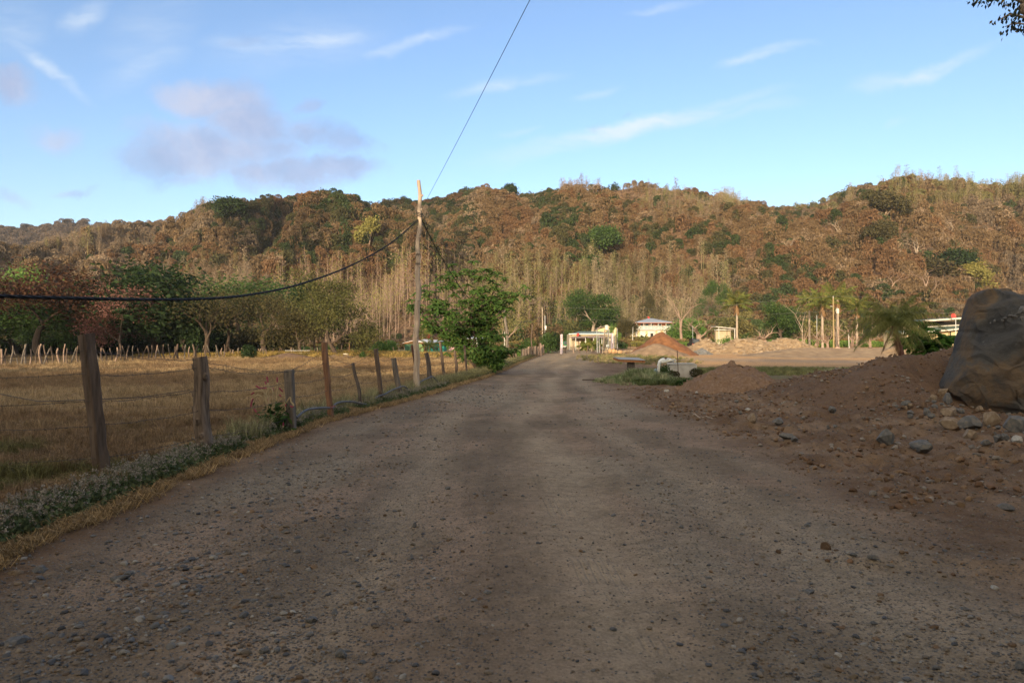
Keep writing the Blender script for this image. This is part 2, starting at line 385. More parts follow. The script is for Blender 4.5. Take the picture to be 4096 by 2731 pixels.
def ground_mat(name):
    m, nt, N, L = nodes(name)
    out = N.new('ShaderNodeOutputMaterial'); p = N.new('ShaderNodeBsdfPrincipled'); L.new(p.outputs[0], out.inputs[0])
    p.inputs['Roughness'].default_value = .95; p.inputs['Specular IOR Level'].default_value = .12
    g = N.new('ShaderNodeNewGeometry'); pos = g.outputs['Position']
    c = N.new('ShaderNodeAttribute'); c.attribute_name = 'col'
    gr = N.new('ShaderNodeAttribute'); gr.attribute_name = 'grv'
    def math_(op, a, b=None, clamp=False):
        q = N.new('ShaderNodeMath'); q.operation = op; q.use_clamp = clamp
        for i, v in enumerate((a, b)):
            if v is None: continue
            if isinstance(v, (int, float)): q.inputs[i].default_value = v
            else: L.new(v, q.inputs[i])
        return q.outputs[0]
    n1 = noise_node(N, L, pos, 9, 8, .7); n2 = noise_node(N, L, pos, 60, 4, .7); n0 = noise_node(N, L, pos, 1.3, 4, .6)
    sh = math_('ADD', math_('MULTIPLY', n1.outputs[0], 1.3), math_('MULTIPLY', n2.outputs[0], 1.3))  # fine noise darkens the soil colour, standing in for tiny shadows between grains
    sh = math_('ADD', math_('ADD', sh, math_('MULTIPLY', n0.outputs[0], .7)), -.68)
    mul = N.new('ShaderNodeMix'); mul.data_type = 'RGBA'; mul.blend_type = 'MULTIPLY'; mul.inputs[0].default_value = 1
    L.new(c.outputs['Color'], mul.inputs[6]); L.new(sh, mul.inputs[7])
    col = mul.outputs[2]; hgt = math_('MULTIPLY', n1.outputs[0], .5)
    for sc, thr, amt in ((55, .42, .9), (120, .35, .5)):
        vo = N.new('ShaderNodeTexVoronoi'); vo.inputs['Scale'].default_value = sc; vo.inputs['Randomness'].default_value = 1; L.new(pos, vo.inputs['Vector'])
        sep = N.new('ShaderNodeSeparateColor'); L.new(vo.outputs['Color'], sep.inputs[0])
        # a stone where the cell's own random number is below the gravel amount
        present = math_('LESS_THAN', sep.outputs[0], math_('MULTIPLY', gr.outputs['Fac'], amt))
        inside = math_('LESS_THAN', vo.outputs['Distance'], thr)
        msk = math_('MULTIPLY', present, inside)
        st = ramp(N, L, sep.outputs[1], [(0, (.06, .058, .058)), (.35, (.14, .138, .135)), (.6, (.20, .16, .125)), (.85, (.30, .27, .24)), (1, (.16, .09, .05))])
        mx = N.new('ShaderNodeMix'); mx.data_type = 'RGBA'; L.new(math_('MULTIPLY', msk, .8), mx.inputs[0]); L.new(col, mx.inputs[6]); L.new(st.outputs[0], mx.inputs[7]); col = mx.outputs[2]
        bulge = math_('MULTIPLY', math_('SUBTRACT', thr, vo.outputs['Distance'], True), math_('MULTIPLY', msk, 55 * 1.6 / sc))
        hgt = math_('ADD', hgt, bulge)
    L.new(col, p.inputs['Base Color'])
    # worn tyre tread lines pressed into the fine soil
    sp = N.new('ShaderNodeSeparateXYZ'); L.new(pos, sp.inputs[0]); px_ = sp.outputs[0]; py_ = sp.outputs[1]
    lane = math_('ABSOLUTE', math_('SUBTRACT', math_('ADD', px_, math_('MULTIPLY', py_, .055)), .78)); inlane = math_('LESS_THAN', lane, .17); iny = math_('MULTIPLY', math_('GREATER_THAN', py_, 2.7), math_('LESS_THAN', py_, 9.5))
    tw = math_('SINE', math_('MULTIPLY', math_('ADD', px_, math_('MULTIPLY', py_, .055)), 118)); tm = math_('GREATER_THAN', n0.outputs[0], .54)
    tread = math_('MULTIPLY', math_('MULTIPLY', math_('MAXIMUM', tw, .2), math_('MULTIPLY', inlane, iny)), tm); hgt = math_('SUBTRACT', hgt, math_('MULTIPLY', tread, .3))
    hgt = math_('ADD', hgt, math_('MULTIPLY', n2.outputs[0], .25))
    b = N.new('ShaderNodeBump'); b.inputs['Strength'].default_value = .9; b.inputs['Distance'].default_value = .035; L.new(hgt, b.inputs['Height']); L.new(b.outputs[0], p.inputs['Normal'])
    return m
GM = ground_mat('packed_soil')
ii = np.arange(ny - 1)[:, None] * nx; jj = np.arange(nx - 1)[None, :]
FF = np.stack([ii + jj, ii + jj + 1, ii + jj + 1 + nx, ii + jj + nx], -1).reshape(-1, 4)
fm_road = (road[:-1, :-1]).ravel()
fm_field = ((fieldw[:-1, :-1] > .5) & (YY[:-1, :-1] > -60) & (YY[:-1, :-1] < 125)).ravel() & ~fm_road
VV = np.stack([XX, YY, ZZ], -1).reshape(-1, 3)
def sub_sheet(name, fmask):
    F = FF[fmask]; used, inv = np.unique(F.ravel(), return_inverse=True)
    mb = MB(); mb.add(VV[used], inv.reshape(-1, 4)); me = mb.mesh(name, GM, True)
    a = me.attributes.new('col', 'FLOAT_COLOR', 'POINT'); a.data.foreach_set('color', np.concatenate([CG.reshape(-1, 3)[used], np.ones((len(used), 1))], 1).astype(np.float32).ravel())
    a = me.attributes.new('grv', 'FLOAT', 'POINT'); a.data.foreach_set('value', GRV.ravel()[used].astype(np.float32))
    o = bpy.data.objects.new(name, me); COL.objects.link(o); o['kind'] = 'structure'; return o
sub_sheet('gravel_road', fm_road); sub_sheet('dry_field', fm_field); sub_sheet('ground', ~fm_road & ~fm_field)

# ------------------------------------------------------------------ hills
HM = mat('hill_litter', [(.36, (.05, .030, .017)), (.5, (.11, .064, .036)), (.62, (.175, .108, .064))], scale=.9, bump=1, bscale=1.2, coord='Object', bdist=.8, detail=9)
def hill_sheet(name, us, ts, fz):
    U, Tt = np.meshgrid(us, ts)
    Y0 = foot_depth(U); Yr = ridge_depth(U); Y = Y0 + Tt * (Yr - Y0); X = U * Y
    Z, _ = fz(X, Y)
    n = len(us); i = np.arange(len(ts) - 1)[:, None] * n; j = np.arange(n - 1)[None, :]
    F = np.stack([i + j, i + j + 1, i + j + 1 + n, i + j + n], -1).reshape(-1, 4)
    mb = MB(); mb.add(np.stack([X, Y, Z], -1).reshape(-1, 3), F); o = mb.obj(name, HM, smooth=True); o['kind'] = 'structure'; return o
hill_sheet('hill', np.linspace(-1.1, 1.1, 380), np.concatenate([np.linspace(-.1, 1, 130), [1.05, 1.15, 1.4, 1.9]]), hill_z)
def far_hill_z(X, Y):
    u = X / Y; px = 2048 + F_ * u
    yr = np.interp(px, [-900, -300, 0, 120, 300, 430, 600, 800], [925, 915, 905, 897, 880, 895, 930, 1010])
    zr = CAMZ + (1400 - yr) / F_ * 760 - 7
    t = (Y - 560) / 200
    return np.where(t < 1, zr * np.clip(.45 + .55 * t, 0, 1), zr - (t - 1) * 80) + 8 * (fbm(X / 40, Y / 60, 131, 3) - .5) * (t < .9)
_x = np.linspace(-900, -230, 120); _y = np.linspace(520, 900, 60); AX, AY = np.meshgrid(_x, _y)
i = np.arange(59)[:, None] * 120; j = np.arange(119)[None, :]
mb = MB(); mb.add(np.stack([AX, AY, far_hill_z(AX, AY)], -1).reshape(-1, 3), np.stack([i + j, i + j + 1, i + j + 121, i + j + 120], -1).reshape(-1, 4)); o = mb.obj('far_hill', HM, smooth=True); o['kind'] = 'structure'
# the rise behind the camera whose long shadow lies over the near ground
SUN_EL = math.radians(8.0); SUN_AZ = math.radians(16)      # sun stands behind the camera, 16 degrees to its left
SHADE_Y = 53.0
_x = np.linspace(-420, 420, 170); _y = np.linspace(-260, -45, 60); AX, AY = np.meshgrid(_x, _y)
BH = (SHADE_Y + 110) * math.tan(SUN_EL) / math.cos(SUN_AZ)
AZ = BH * (1 + .48 * sstep(-82, -112, AX)) * np.exp(-((AY + 110) / 34) ** 2) * (.86 + .1 * fbm(AX / 30, AY / 30, 141, 3)) - .6
i = np.arange(59)[:, None] * 170; j = np.arange(169)[None, :]
mb = MB(); mb.add(np.stack([AX, AY, AZ], -1).reshape(-1, 3), np.stack([i + j, i + j + 1, i + j + 171, i + j + 170], -1).reshape(-1, 4)); o = mb.obj('hill_behind', HM, smooth=True); o['kind'] = 'structure'
# ------------------------------------------------------------------ plant makers
BARK = wood('bark_brown', (.030, .021, .016), (.115, .08, .057))
BARK_PALE = wood('bark_pale', (.20, .15, .11), (.46, .37, .29))
BARK_TEAK = mat('bark_teak', [(.3, (.20, .135, .10)), (.7, (.34, .24, .18))], scale=2, bump=0)
TWIG = mat('twig_brown', [(.3, (.13, .08, .055)), (.7, (.27, .18, .13))], scale=2, bump=0)
L_OLIVE = leafmat('leaf_olive', [(0, (.03, .03, .012)), (.5, (.07, .062, .025)), (1, (.13, .10, .04))], clump=.6)
L_OLG = leafmat('leaf_olive_green', [(0, (.045, .05, .016)), (.5, (.095, .095, .03)), (1, (.17, .15, .05))], clump=.6)
L_DARK = leafmat('leaf_dark_green', [(0, (.010, .021, .008)), (.5, (.022, .042, .013)), (1, (.05, .08, .022))], clump=.6)
L_GREEN = leafmat('leaf_green', [(0, (.022, .045, .013)), (.5, (.05, .092, .023)), (1, (.10, .15, .038))], clump=.8)
L_BRIGHT = leafmat('leaf_bright', [(0, (.06, .12, .025)), (.6, (.12, .22, .045)), (1, (.20, .26, .07))], clump=1.2)
L_RUST = leafmat('leaf_rust', [(0, (.035, .018, .011)), (.5, (.08, .036, .021)), (1, (.13, .07, .035))], clump=.5)
L_PINK = leafmat('blossom_pink', [(0, (.11, .045, .035)), (.6, (.22, .10, .08)), (1, (.36, .19, .155))], clump=.9)
L_YEL = leafmat('leaf_yellow_green', [(0, (.12, .12, .03)), (.5, (.23, .21, .06)), (1, (.36, .31, .10))], clump=.8)
L_TINT = leafmat('leaf_hill', [(0, (.62, .62, .62)), (.5, (.95, .95, .95)), (1, (1.3, 1.3, 1.3))], tint=True, transl=.2)
L_TINTB = leafmat('twig_hill', [(0, (.7, .66, .62)), (1, (1.3, 1.25, 1.2))], tint=True, transl=0)

def grow(rg, p, d, L, r, depth, P, out, tips):
    """recursive limb; P: dict(split, spread, shrink, grav, jit, seg)"""
    k = P.get('seg', 4); pts = [np.array(p, float)]; rad = [r]; d = np.array(d, float); d /= np.linalg.norm(d)
    end_r = r * (P.get('taper', .62) if depth > 0 else .25)
    for i in range(k):
        d = d + rg.normal(size=3) * P.get('jit', .16); d[2] += P.get('grav', .02); d /= np.linalg.norm(d)
        pts.append(pts[-1] + d * L / k); rad.append(r + (end_r - r) * (i + 1) / k)
    out.append((pts, rad, depth))
    if depth == 0: tips.append((pts[-1], d)); tips.append((pts[k // 2 + 1], d)); return
    n = P['split'][min(len(P['split']) - 1, P['D'] - depth)]
    base = rg.random() * 6.28
    for q in range(n):
        a = base + q * 6.283 / n + rg.normal() * .35
        s = P['spread'] * (.7 + .6 * rg.random())
        ax = np.cross(d, [0, 0, 1.]); 
        if np.linalg.norm(ax) < .1: ax = np.array([1., 0, 0])
        ax /= np.linalg.norm(ax); bx = np.cross(d, ax)
        nd = d * math.cos(s) + (ax * math.cos(a) + bx * math.sin(a)) * math.sin(s)
        nd = nd + np.array([0, 0, P.get('lift', .0)]); nd[2] *= P.get('flat', 1)
        at = pts[-1] if q < 2 or k < 3 else pts[rg.integers(max(1, k // 2), k)]
        grow(rg, at, nd, L * P['shrink'] * (.75 + .5 * rg.random()), end_r * (.85 if n < 3 else .72), depth - 1, P, out, tips)

def skeleton(rg, trunkH, r, P, lean=(0, 0), stems=1, stem_spread=.3):
    out, tips = [], []
    for s in range(stems):
        a = rg.random() * 6.28
        d = np.array([lean[0] + (stem_spread * math.cos(a) if stems > 1 else 0), lean[1] + (stem_spread * math.sin(a) if stems > 1 else 0), 1.])
        grow(rg, (0, 0, -.1), d, trunkH, r * (1 if stems == 1 else .7), P['D'], P, out, tips)
    return out, tips
def tree_meshes(rg, trunkH, r, P, leaf_n=20, leaf_s=.3, sig=.7, mats=(None, None), lean=(0, 0), stems=1, thin_skip=0, droop=.1, asp=1.6, flat=0, extra=None, normup=False):
    out, tips = skeleton(rg, trunkH, r, P, lean, stems)
    tr, cr = MB(), MB()
    for pts, rad, dep in out:
        if dep == P['D'] or dep >= P['D'] - P.get('trunkdep', 0): tube(tr, pts, rad, 8, 0, rg.random())
        else: tube(cr, pts, rad, 5 if dep >= P['D'] - 2 else 3, 1, rg.random(), cap=False)
    if leaf_n:
        C = np.array([t[0] for t in tips]); C = np.repeat(C, leaf_n, 0)
        C = C + rg.normal(size=C.shape) * np.array([sig, sig, sig * .6])
        leaves(cr, C, leaf_s, rg, 0, asp, droop=droop, flat=flat, nrm=np.array([0, 0, 1.]) if normup else None)
    if extra: extra(tr, cr, out, tips)
    return tr, cr, tips
def place_tree(name, root_loc, tr, cr, leafm, barkm, label, cat='tree', group=None, rz=0, sc=1, crown='crown'):
    e = E(name, root_loc, rz, label, cat, group, sc)
    if tr.n: tr.obj('trunk', barkm, e, True)
    cr.obj(crown, [leafm, barkm], e, False)
    return e
def bush_mb(rg, R, H, n, s, lobes=7, mi=0, asp=1.6):
    mb = MB(); C = []
    for k in range(lobes):
        a = rg.random() * 6.28; q = rg.random() ** .5 * .6
        c = np.array([math.cos(a) * q * R, math.sin(a) * q * R, H * (.35 + .3 * rg.random() * (1 - q))]); rr = np.array([R, R, H * .75]) * (.38 + .25 * rg.random())
        m = n // lobes; v = rg.normal(size=(m, 3)); v /= np.linalg.norm(v, axis=1, keepdims=True); v *= (.55 + .45 * rg.random((m, 1)) ** .5)
        C.append(c + v * rr)
    C = np.concatenate(C); C[:, 2] = np.abs(C[:, 2]); leaves(mb, C, s, rg, mi, asp)
    return mb

# ------------------------------------------------------------------ hill vegetation kinds
prot = []
for k in range(6):          # vine-hung bushy crowns
    rg = np.random.default_rng(200 + k); mb = MB(); R = 3.8; H = 6.5 + k * .4
    for q in range(rg.integers(4, 8)):
        a = rg.random() * 6.28; s = rg.random() ** .5 * R * .62; c = np.array([math.cos(a) * s, math.sin(a) * s, H * (.5 + .35 * rg.random())]); rr = np.array([1, 1, .9]) * R * (.32 + .25 * rg.random())
        m = 260; v = rg.normal(size=(m, 3)); v /= np.linalg.norm(v, axis=1, keepdims=True); v[:, 2] = np.abs(v[:, 2]) - .25
        leaves(mb, c + v * rr * (.75 + .3 * rg.random((m, 1))), .35, rg, 0, 1.5)
        # hanging curtains
        m = 55; v = rg.normal(size=(m, 3)); v[:, 2] = 0; v /= np.linalg.norm(v, axis=1, keepdims=True); C = c + v * rr * .95; C[:, 2] -= rg.random(m) * H * .55
        leaves(mb, C, .42, rg, 0, 2.8, droop=3)
    prot.append(mb.obj('x', [L_TINT, L_TINTB], link=False))
for k in range(4):          # leafless spreading trees
    rg = np.random.default_rng(300 + k)
    tr, cr, tips = tree_meshes(rg, 3.2, .22, dict(D=4, split=[3, 3, 3, 2], spread=.55, shrink=.66, grav=.05, jit=.14, seg=3), leaf_n=2, leaf_s=.4, sig=.5)
    tr.join(cr, mi=None); tr.qm = [np.full(len(q), 1) if i < 99999 else q for i, q in enumerate(tr.qm)]
    prot.append(tr.obj('x', [L_TINT, L_TINTB], link=False))
def teak_mb(rg, leafn, H=15, cone=True):
    tr, cr = MB(), MB(); z = np.linspace(0, H, 7); x = np.cumsum(rg.normal(size=7) * .13) + rg.normal() * .04 * z; y = np.cumsum(rg.normal(size=7) * .12)
    tube(tr, np.stack([x, y, z], 1), np.linspace(.11, .03, 7), 5, 0)
    tips = []
    for q in range(26):
        zz = H * (.38 + .6 * q / 26); a = q * 2.4 + rg.normal() * .3; l = (1 - (zz / H - .38) / .66) * 1.5 + .35
        px = np.interp(zz, z, x); py = np.interp(zz, z, y); e = np.array([px + math.cos(a) * l, py + math.sin(a) * l, zz + l * (.75 + .3 * rg.random())])
        tube(cr, [[px, py, zz], (np.array([px, py, zz]) + e) / 2 + [0, 0, -.08], e], [.035, .028, .012], 3, 1, cap=False); tips.append(e)
    if leafn:
        C = np.repeat(np.array(tips), leafn, 0) + rg.normal(size=(len(tips) * leafn, 3)) * .35; leaves(cr, C, .3, rg, 0, 1.5)
    return tr, cr
for k in range(4):          # thin pale plantation trees
    rg = np.random.default_rng(400 + k); tr, cr = teak_mb(rg, [3, 5, 7, 4][k], 13 + k)
    tr.qm = [np.full(len(q), 1) for q in tr.Q]; tr.tm = [np.full(len(q), 1) for q in tr.T]; tr.join(cr)
    prot.append(tr.obj('x', [L_TINT, L_TINTB], link=False))
for k in range(3):          # rounded leafy trees
    rg = np.random.default_rng(450 + k); mb = bush_mb(rg, 4.2, 7.5, 900, .5, 9)
    prot.append(mb.obj('x', [L_TINT, L_TINTB], link=False))
# kinds: 0-5 vine crown, 6-9 bare, 10-13 teak, 14-16 leafy

def veg_points():
    rg = np.random.default_rng(77); n = 46000
    u = rg.uniform(-1.02, 1.02, n); t = rg.random(n) ** .8 * 1.03
    Y = foot_depth(u) + t * (ridge_depth(u) - foot_depth(u)); X = u * Y
    keep = rg.random(n) < Y / 440; u, t, X, Y = [v[keep] for v in (u, t, X, Y)]
    z, _ = hill_z(X, Y)
    sx = 2048 + F_ * u; sy = 1400 - (z - CAMZ) / Y * F_
    n = len(u); kind = np.zeros(n, int); tint = np.zeros((n, 3)); scl = .45 + .45 * rg.random(n) + .35 * rg.random(n) ** 6
    nz = fbm(X / 40, Y / 60, 501, 3); nz2 = fbm(X / 18, Y / 22, 503, 3); gul = fbm(X / 62 + 3.1, Y / 170 + 1.7, 91, 3); g = 1 - np.abs(2 * gul - 1) * 1.9
    R_ = rg.random(n)
    brown = np.array([.172, .116, .062]); rust = np.array([.165, .094, .048]); olive = np.array([.088, .083, .034]); green = np.array([.040, .060, .020]); tan = np.array([.215, .16, .11]); pale = np.array([.245, .195, .125]); ygreen = np.array([.175, .16, .068])
    for i in range(n):
        x, y, r = sx[i], sy[i], R_[i]
        w = nz2[i] + .25 * (r - .5)
        k = int(rg.integers(0, 6)); c = brown * (1 - r * .3) + rust * r * .3
        gp = .06 + .38 * (900 < x < 1900 and y < 1080) + (.30 if g[i] < .15 else .04) + .22 * (x > 2600 and y > 900) * (nz[i] < .5) + .12 * (nz[i] < .42)
        gl_ = abs((x - 2130) - (y - 760) * .78); gp = max(gp, .75 * (gl_ < 75 and 770 < y < 1120)); gp = max(gp, .5 * (820 < x < 1950 and 830 < y < 1085 and nz2[i] < .52))
        if rg.random() < gp: c = olive * .8 if rg.random() < .6 else green; k = int(rg.integers(14, 17)) if rg.random() < .45 else k
        elif w > .66: c = tan * .85
        elif w < .36: c = rust
        elif rg.random() < .14: k = int(rg.integers(6, 10)); c = tan
        if x < 640 and 880 < y < 1110 and rg.random() < .55: c = tan * .95
        if (x > 3500 and y < 840 or 2900 < x < 3400 and y < 850) and rg.random() < .5: c = ygreen * .95
        teakp = 0; tc = tan; vy = 0
        if 1000 < x < 1870 and y > 1135: teakp = .25; tc = tan
        if 1870 <= x < 2520 and y > 1130: teakp = .85; tc = pale * .9; vy = .6
        if 2350 < x < 2920 and y > 1085: teakp = max(teakp, .6); tc = pale; vy = .3
        if 2560 < x < 2900 and 800 < y < 930: teakp = .5; tc = tan; vy = .3
        if 2050 < x < 2720 and y < 800: teakp = .7; tc = tan * 1.1
        if (x < 620 and 890 < y < 1020) or (250 < x < 820 and abs(y - 1060 + (x - 250) * .40) < 42): teakp = .7; tc = tan * .9; vy = .1
        if 560 < x < 1250 and y > 1120: teakp = .55; tc = tan; vy = .15
        if 2880 < x < 3420 and y < 860: teakp = .6; tc = pale; vy = .5
        if 3560 < x and y < 860 and not (3560 < x < 3700 and y < 760): teakp = .55; tc = pale * .95; vy = .6
        if rg.random() < teakp:
            k = int(rg.integers(10, 14)); c = tc * (.85 + .3 * rg.random())
            if rg.random() < vy: c = ygreen * (.8 + .4 * rg.random())
            scl[i] *= (1.05 if (1000 < x < 1870) else 1.05 if y > 1050 else .8) if not (x < 620 and y < 1030) else .72
        if 1000 < x < 1850 and y > 1120: scl[i] *= .22 + .2 * rg.random(); k = int(rg.integers(0, 6))
        elif r > .72 and not (10 <= k <= 13): scl[i] *= .5
        kind[i] = k; tint[i] = c * (.88 + .24 * rg.random())
    scl = scl * np.where((t > .78) & (kind >= 10) & (kind <= 13), .44, 1) * np.where((t > .93) & (kind < 10), .8, 1)
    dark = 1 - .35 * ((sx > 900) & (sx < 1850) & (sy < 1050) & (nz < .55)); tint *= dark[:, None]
    # keep the foot clear round the road end, houses and yards
    hide = (t < 0)
    P = np.stack([X, Y, z - .3], 1)[~hide]
    return P, scl[~hide], kind[~hide], tint[~hide], rg
P_, s_, k_, t_, rg = veg_points()
front = (k_ >= 10) & (k_ <= 13)
px_ = 2048 + F_ * P_[:, 0] / P_[:, 1]; py_ = 1400 - (P_[:, 2] - CAMZ) / P_[:, 1] * F_
keepm = ~((px_ > 1100) & (px_ < 1850) & (py_ > 1130) & front)      # that slope gets individual trees below
P_, s_, k_, t_ = P_[keepm], s_[keepm], k_[keepm], t_[keepm]
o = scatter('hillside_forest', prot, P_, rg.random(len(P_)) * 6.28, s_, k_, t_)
T(o, 'dry brown and green forest covering the hills behind the village', 'forest')
# far left hill and the rise behind
n = 1500; X = rg.uniform(-800, -260, n); Y = rg.uniform(600, 775, n); Z = far_hill_z(X, Y)
c = np.array([.12, .09, .075]) * (.7 + .6 * rg.random((n, 1)))  # shade and haze of the far ridge put into this darker, greyer tint
fr = scatter('far_hill_forest', [p.copy() for p in prot[:4]], np.stack([X, Y, Z - .3], 1), rg.random(n) * 6.28, 1.1 + .5 * rg.random(n), rg.integers(0, 4, n), c)
T(fr, 'dark greyish brown forest on the far ridge at the upper left skyline', 'forest')
n = 420; X = rg.uniform(-330, 330, n); Y = rg.uniform(-128, -96, n); Z = BH * (1 + .48 * sstep(-82, -112, X)) * np.exp(-((Y + 110) / 34) ** 2) * (.86 + .1 * fbm(X / 30, Y / 30, 141, 3)) - 1
fr = scatter('forest_behind', [p.copy() for p in prot[:4]], np.stack([X, Y, Z - 3.5], 1), rg.random(n) * 6.28, .7 + .3 * rg.random(n), rg.integers(0, 4, n), np.full((n, 3), .1))
T(fr, 'trees on the rise behind the camera', 'forest')

def foot_wood(name, n, px0, px1, y0, y1, cols, kinds, sc, label, seed):
    rg = np.random.default_rng(seed); Y = rg.uniform(y0, y1, n); X = (rg.uniform(px0, px1, n) - 2048) / F_ * Y
    ppx = 2048 + F_ * X / Y; ok_ = ~((ppx > 2470) & (ppx < 2760) & (Y < 222)); X, Y = X[ok_], Y[ok_]; n = len(X)
    fd = foot_depth(X / Y); zz = np.where(Y > fd, hill_z(X, Y)[0], gz(X, Y)); c = np.array(cols)[rg.integers(0, len(cols), n)] * (.8 + .4 * rg.random((n, 1)))
    o = scatter(name, [bpy.data.objects.new('x', p.data) for p in prot], np.stack([X, Y, zz - .3], 1), rg.random(n) * 6.28, rg.uniform(*sc, n), rg.choice(kinds, n), c); return T(o, label, 'wood')
foot_wood('foothill_wood', 330, 1880, 3560, 196, 236, [(.10, .10, .035), (.06, .085, .028), (.15, .13, .045), (.13, .085, .045), (.045, .06, .022)], [14, 15, 16, 0, 1, 14, 15], (.55, 1.15), 'mixed olive and dark green wood along the foot of the hill behind the houses', 71)
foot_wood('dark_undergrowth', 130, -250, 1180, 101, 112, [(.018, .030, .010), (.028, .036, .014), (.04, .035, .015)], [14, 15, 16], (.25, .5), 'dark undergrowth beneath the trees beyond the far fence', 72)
foot_wood('left_foothill_wood', 150, -300, 1150, 150, 205, [(.07, .07, .028), (.05, .065, .024), (.11, .08, .04)], [14, 15, 16, 0, 2], (.4, .9), 'dull olive wood rising behind the trees beyond the field', 73)
# ------------------------------------------------------------------ individual plantation trees on the left slope
teaks = []
for k in range(6):
    rg2 = np.random.default_rng(600 + k); tr, cr = teak_mb(rg2, 1 if k < 4 else 3, 15.5)
    tmesh = tr.mesh('teak_trunk', BARK_TEAK, True); cmesh = cr.mesh('teak_crown', [L_YEL, BARK_TEAK]); teaks.append((tmesh, cmesh))
rg2 = np.random.default_rng(8); cnt = 0; tries = 0; spots = []
while cnt < 235 and tries < 9000:
    tries += 1
    u = rg2.uniform(-.355, -.06); t = rg2.random() * .45; Y0 = float(foot_depth(np.array(u))); Y = Y0 + t * (float(ridge_depth(np.array(u))) - Y0); X = u * Y
    z = float(hill_z(np.array(X), np.array(Y))[0]); sy = 1400 - (z - CAMZ) / Y * F_; sx = 2048 + F_ * u
    if sy < 1150 + max(0, 1250 - sx) * .15 + 8 * math.sin(sx / 40): continue
    if any((X - a) ** 2 + (Y - b) ** 2 < 4.2 for a, b in spots): continue
    spots.append((X, Y)); cnt += 1
    e = E('teak_tree', (X, Y, z - .2), rg2.random() * 6.28, 'bare straight teak trunk with a thin crown on the slope behind the field', 'tree', 'bare teak trees on the slope behind the field', .8 + .35 * rg2.random())
    tm, cm = teaks[rg2.integers(0, 6)]
    for nm, me in (('trunk', tm), ('crown', cm)):
        c = bpy.data.objects.new(nm, me); COL.objects.link(c); c.parent = e
def teak_row(n, u0, u1, t1, label, group, leafy):
    for q in range(n):
        u = rg2.uniform(u0, u1); t = rg2.random() * t1; Y0 = float(foot_depth(np.array(u))); Y = Y0 + t * (float(ridge_depth(np.array(u))) - Y0) - 6; X = u * Y
        z = float(hill_z(np.array(X), np.array(Y))[0]); z = max(z, G(X, Y) - .2)
        e = E('teak_tree', (X, Y, z - .2), rg2.random() * 6.28, label, 'tree', group, .75 + .3 * rg2.random())
        tm, cm = teaks[rg2.integers(*leafy)]
        for nm, me in (('trunk', tm), ('crown', cm)):
            c = bpy.data.objects.new(nm, me); COL.objects.link(c); c.parent = e
teak_row(55, -.045, .13, .12, 'slim teak with sparse yellow green leaves in the stand behind the road end', 'leafy teaks behind the end of the road', (4, 6))

# ------------------------------------------------------------------ named trees
ACA = dict(D=4, split=[3, 3, 3, 3], spread=.62, shrink=.68, grav=.0, jit=.15, seg=4, trunkdep=1, lift=.02)
def at_ground(px, d, dz=0):
    X = (px - 2048) / F_ * d; return Vector((X, d, G(X, d) + dz))
def big_tree(name, px, d, H, width, leafm, barkm, label, seed, leaf_n=16, leaf_s=.3, sig=.8, fine=1, P=ACA, r=.25, stems=1, group=None, trunk_frac=.34, lean=(0, 0), zoff=0, loc=None, droop=.1, crown='crown'):
    rg = np.random.default_rng(seed)
    if d and fine: leaf_n = int(leaf_n * 2.7); leaf_s *= .54
    tr, cr, tips = tree_meshes(rg, H * trunk_frac, r, P, leaf_n, leaf_s, sig, stems=stems, lean=lean, droop=droop)
    Va = np.concatenate(cr.V); h = np.percentile(Va[:, 2], 99); w = np.percentile(Va[:, 0], 98) - np.percentile(Va[:, 0], 2); cx = (np.percentile(Va[:, 0], 98) + np.percentile(Va[:, 0], 2)) / 2
    sz = H / h; sx = width / w
    for mb_ in (tr, cr):
        for i, v in enumerate(mb_.V):
            v = v.copy(); hh = np.clip(v[:, 2] / h, 0, 1); v[:, 0] = (v[:, 0] - cx * hh ** .7) * sx; v[:, 1] *= sx; v[:, 2] *= sz; mb_.V[i] = v
    L_ = loc if loc is not None else at_ground(px, d, zoff)
    return place_tree(name, L_, tr, cr, leafm, barkm, label, 'tree', group, crown=crown)
RND = dict(D=4, split=[4, 3, 3, 2], spread=.6, shrink=.62, grav=.0, jit=.15, seg=4, trunkdep=1)
big_tree('spreading_tree', 165, 88, 11.3, 17, L_RUST, BARK, 'wide rust-brown tree with a forked trunk at the left end of the field', 1, 26, .26, .8, trunk_frac=.3, r=.2)
big_tree('leafy_tree', 262, 97, 8.5, 9, L_GREEN, BARK, 'green leafy tree between the rust-brown tree and the pink-blossomed one', 2, 24, .3, .8)
big_tree('leafy_tree', 60, 96, 7.5, 8, L_GREEN, BARK, 'green undergrowth tree beneath the rust-brown crown at the left edge', 3, 22, .3, .8)
big_tree('leafy_tree', 355, 95, 7, 7, L_GREEN, BARK, 'low dark green tree directly left of the pink-blossomed tree', 32, 22, .3, .8)
big_tree('blossoming_tree', 470, 84, 8.6, 8.5, L_PINK, BARK, 'small tree with pink blossom in front of the dark green trees', 4, 12, .2, .55, r=.16)
big_tree('bare_brown_tree', 400, 102, 11, 12, L_RUST, BARK, 'brown half-leafless tree rising behind the pink blossom', 5, 12, .26, .9)
big_tree('evergreen_tree', 655, 96, 12.0, 12.5, L_DARK, BARK, 'tallest dark green evergreen at the far side of the field', 6, 34, .34, .9, P=RND, r=.35, trunk_frac=.25)
big_tree('evergreen_tree', 545, 108, 12.8, 9, L_DARK, BARK, 'dark green tree behind the left shoulder of the tallest evergreen', 7, 30, .34, .9, P=RND)
big_tree('evergreen_tree', 745, 92, 8.5, 7.5, L_DARK, BARK, 'shorter dark evergreen touching the right side of the tallest one', 8, 30, .3, .8, P=RND)
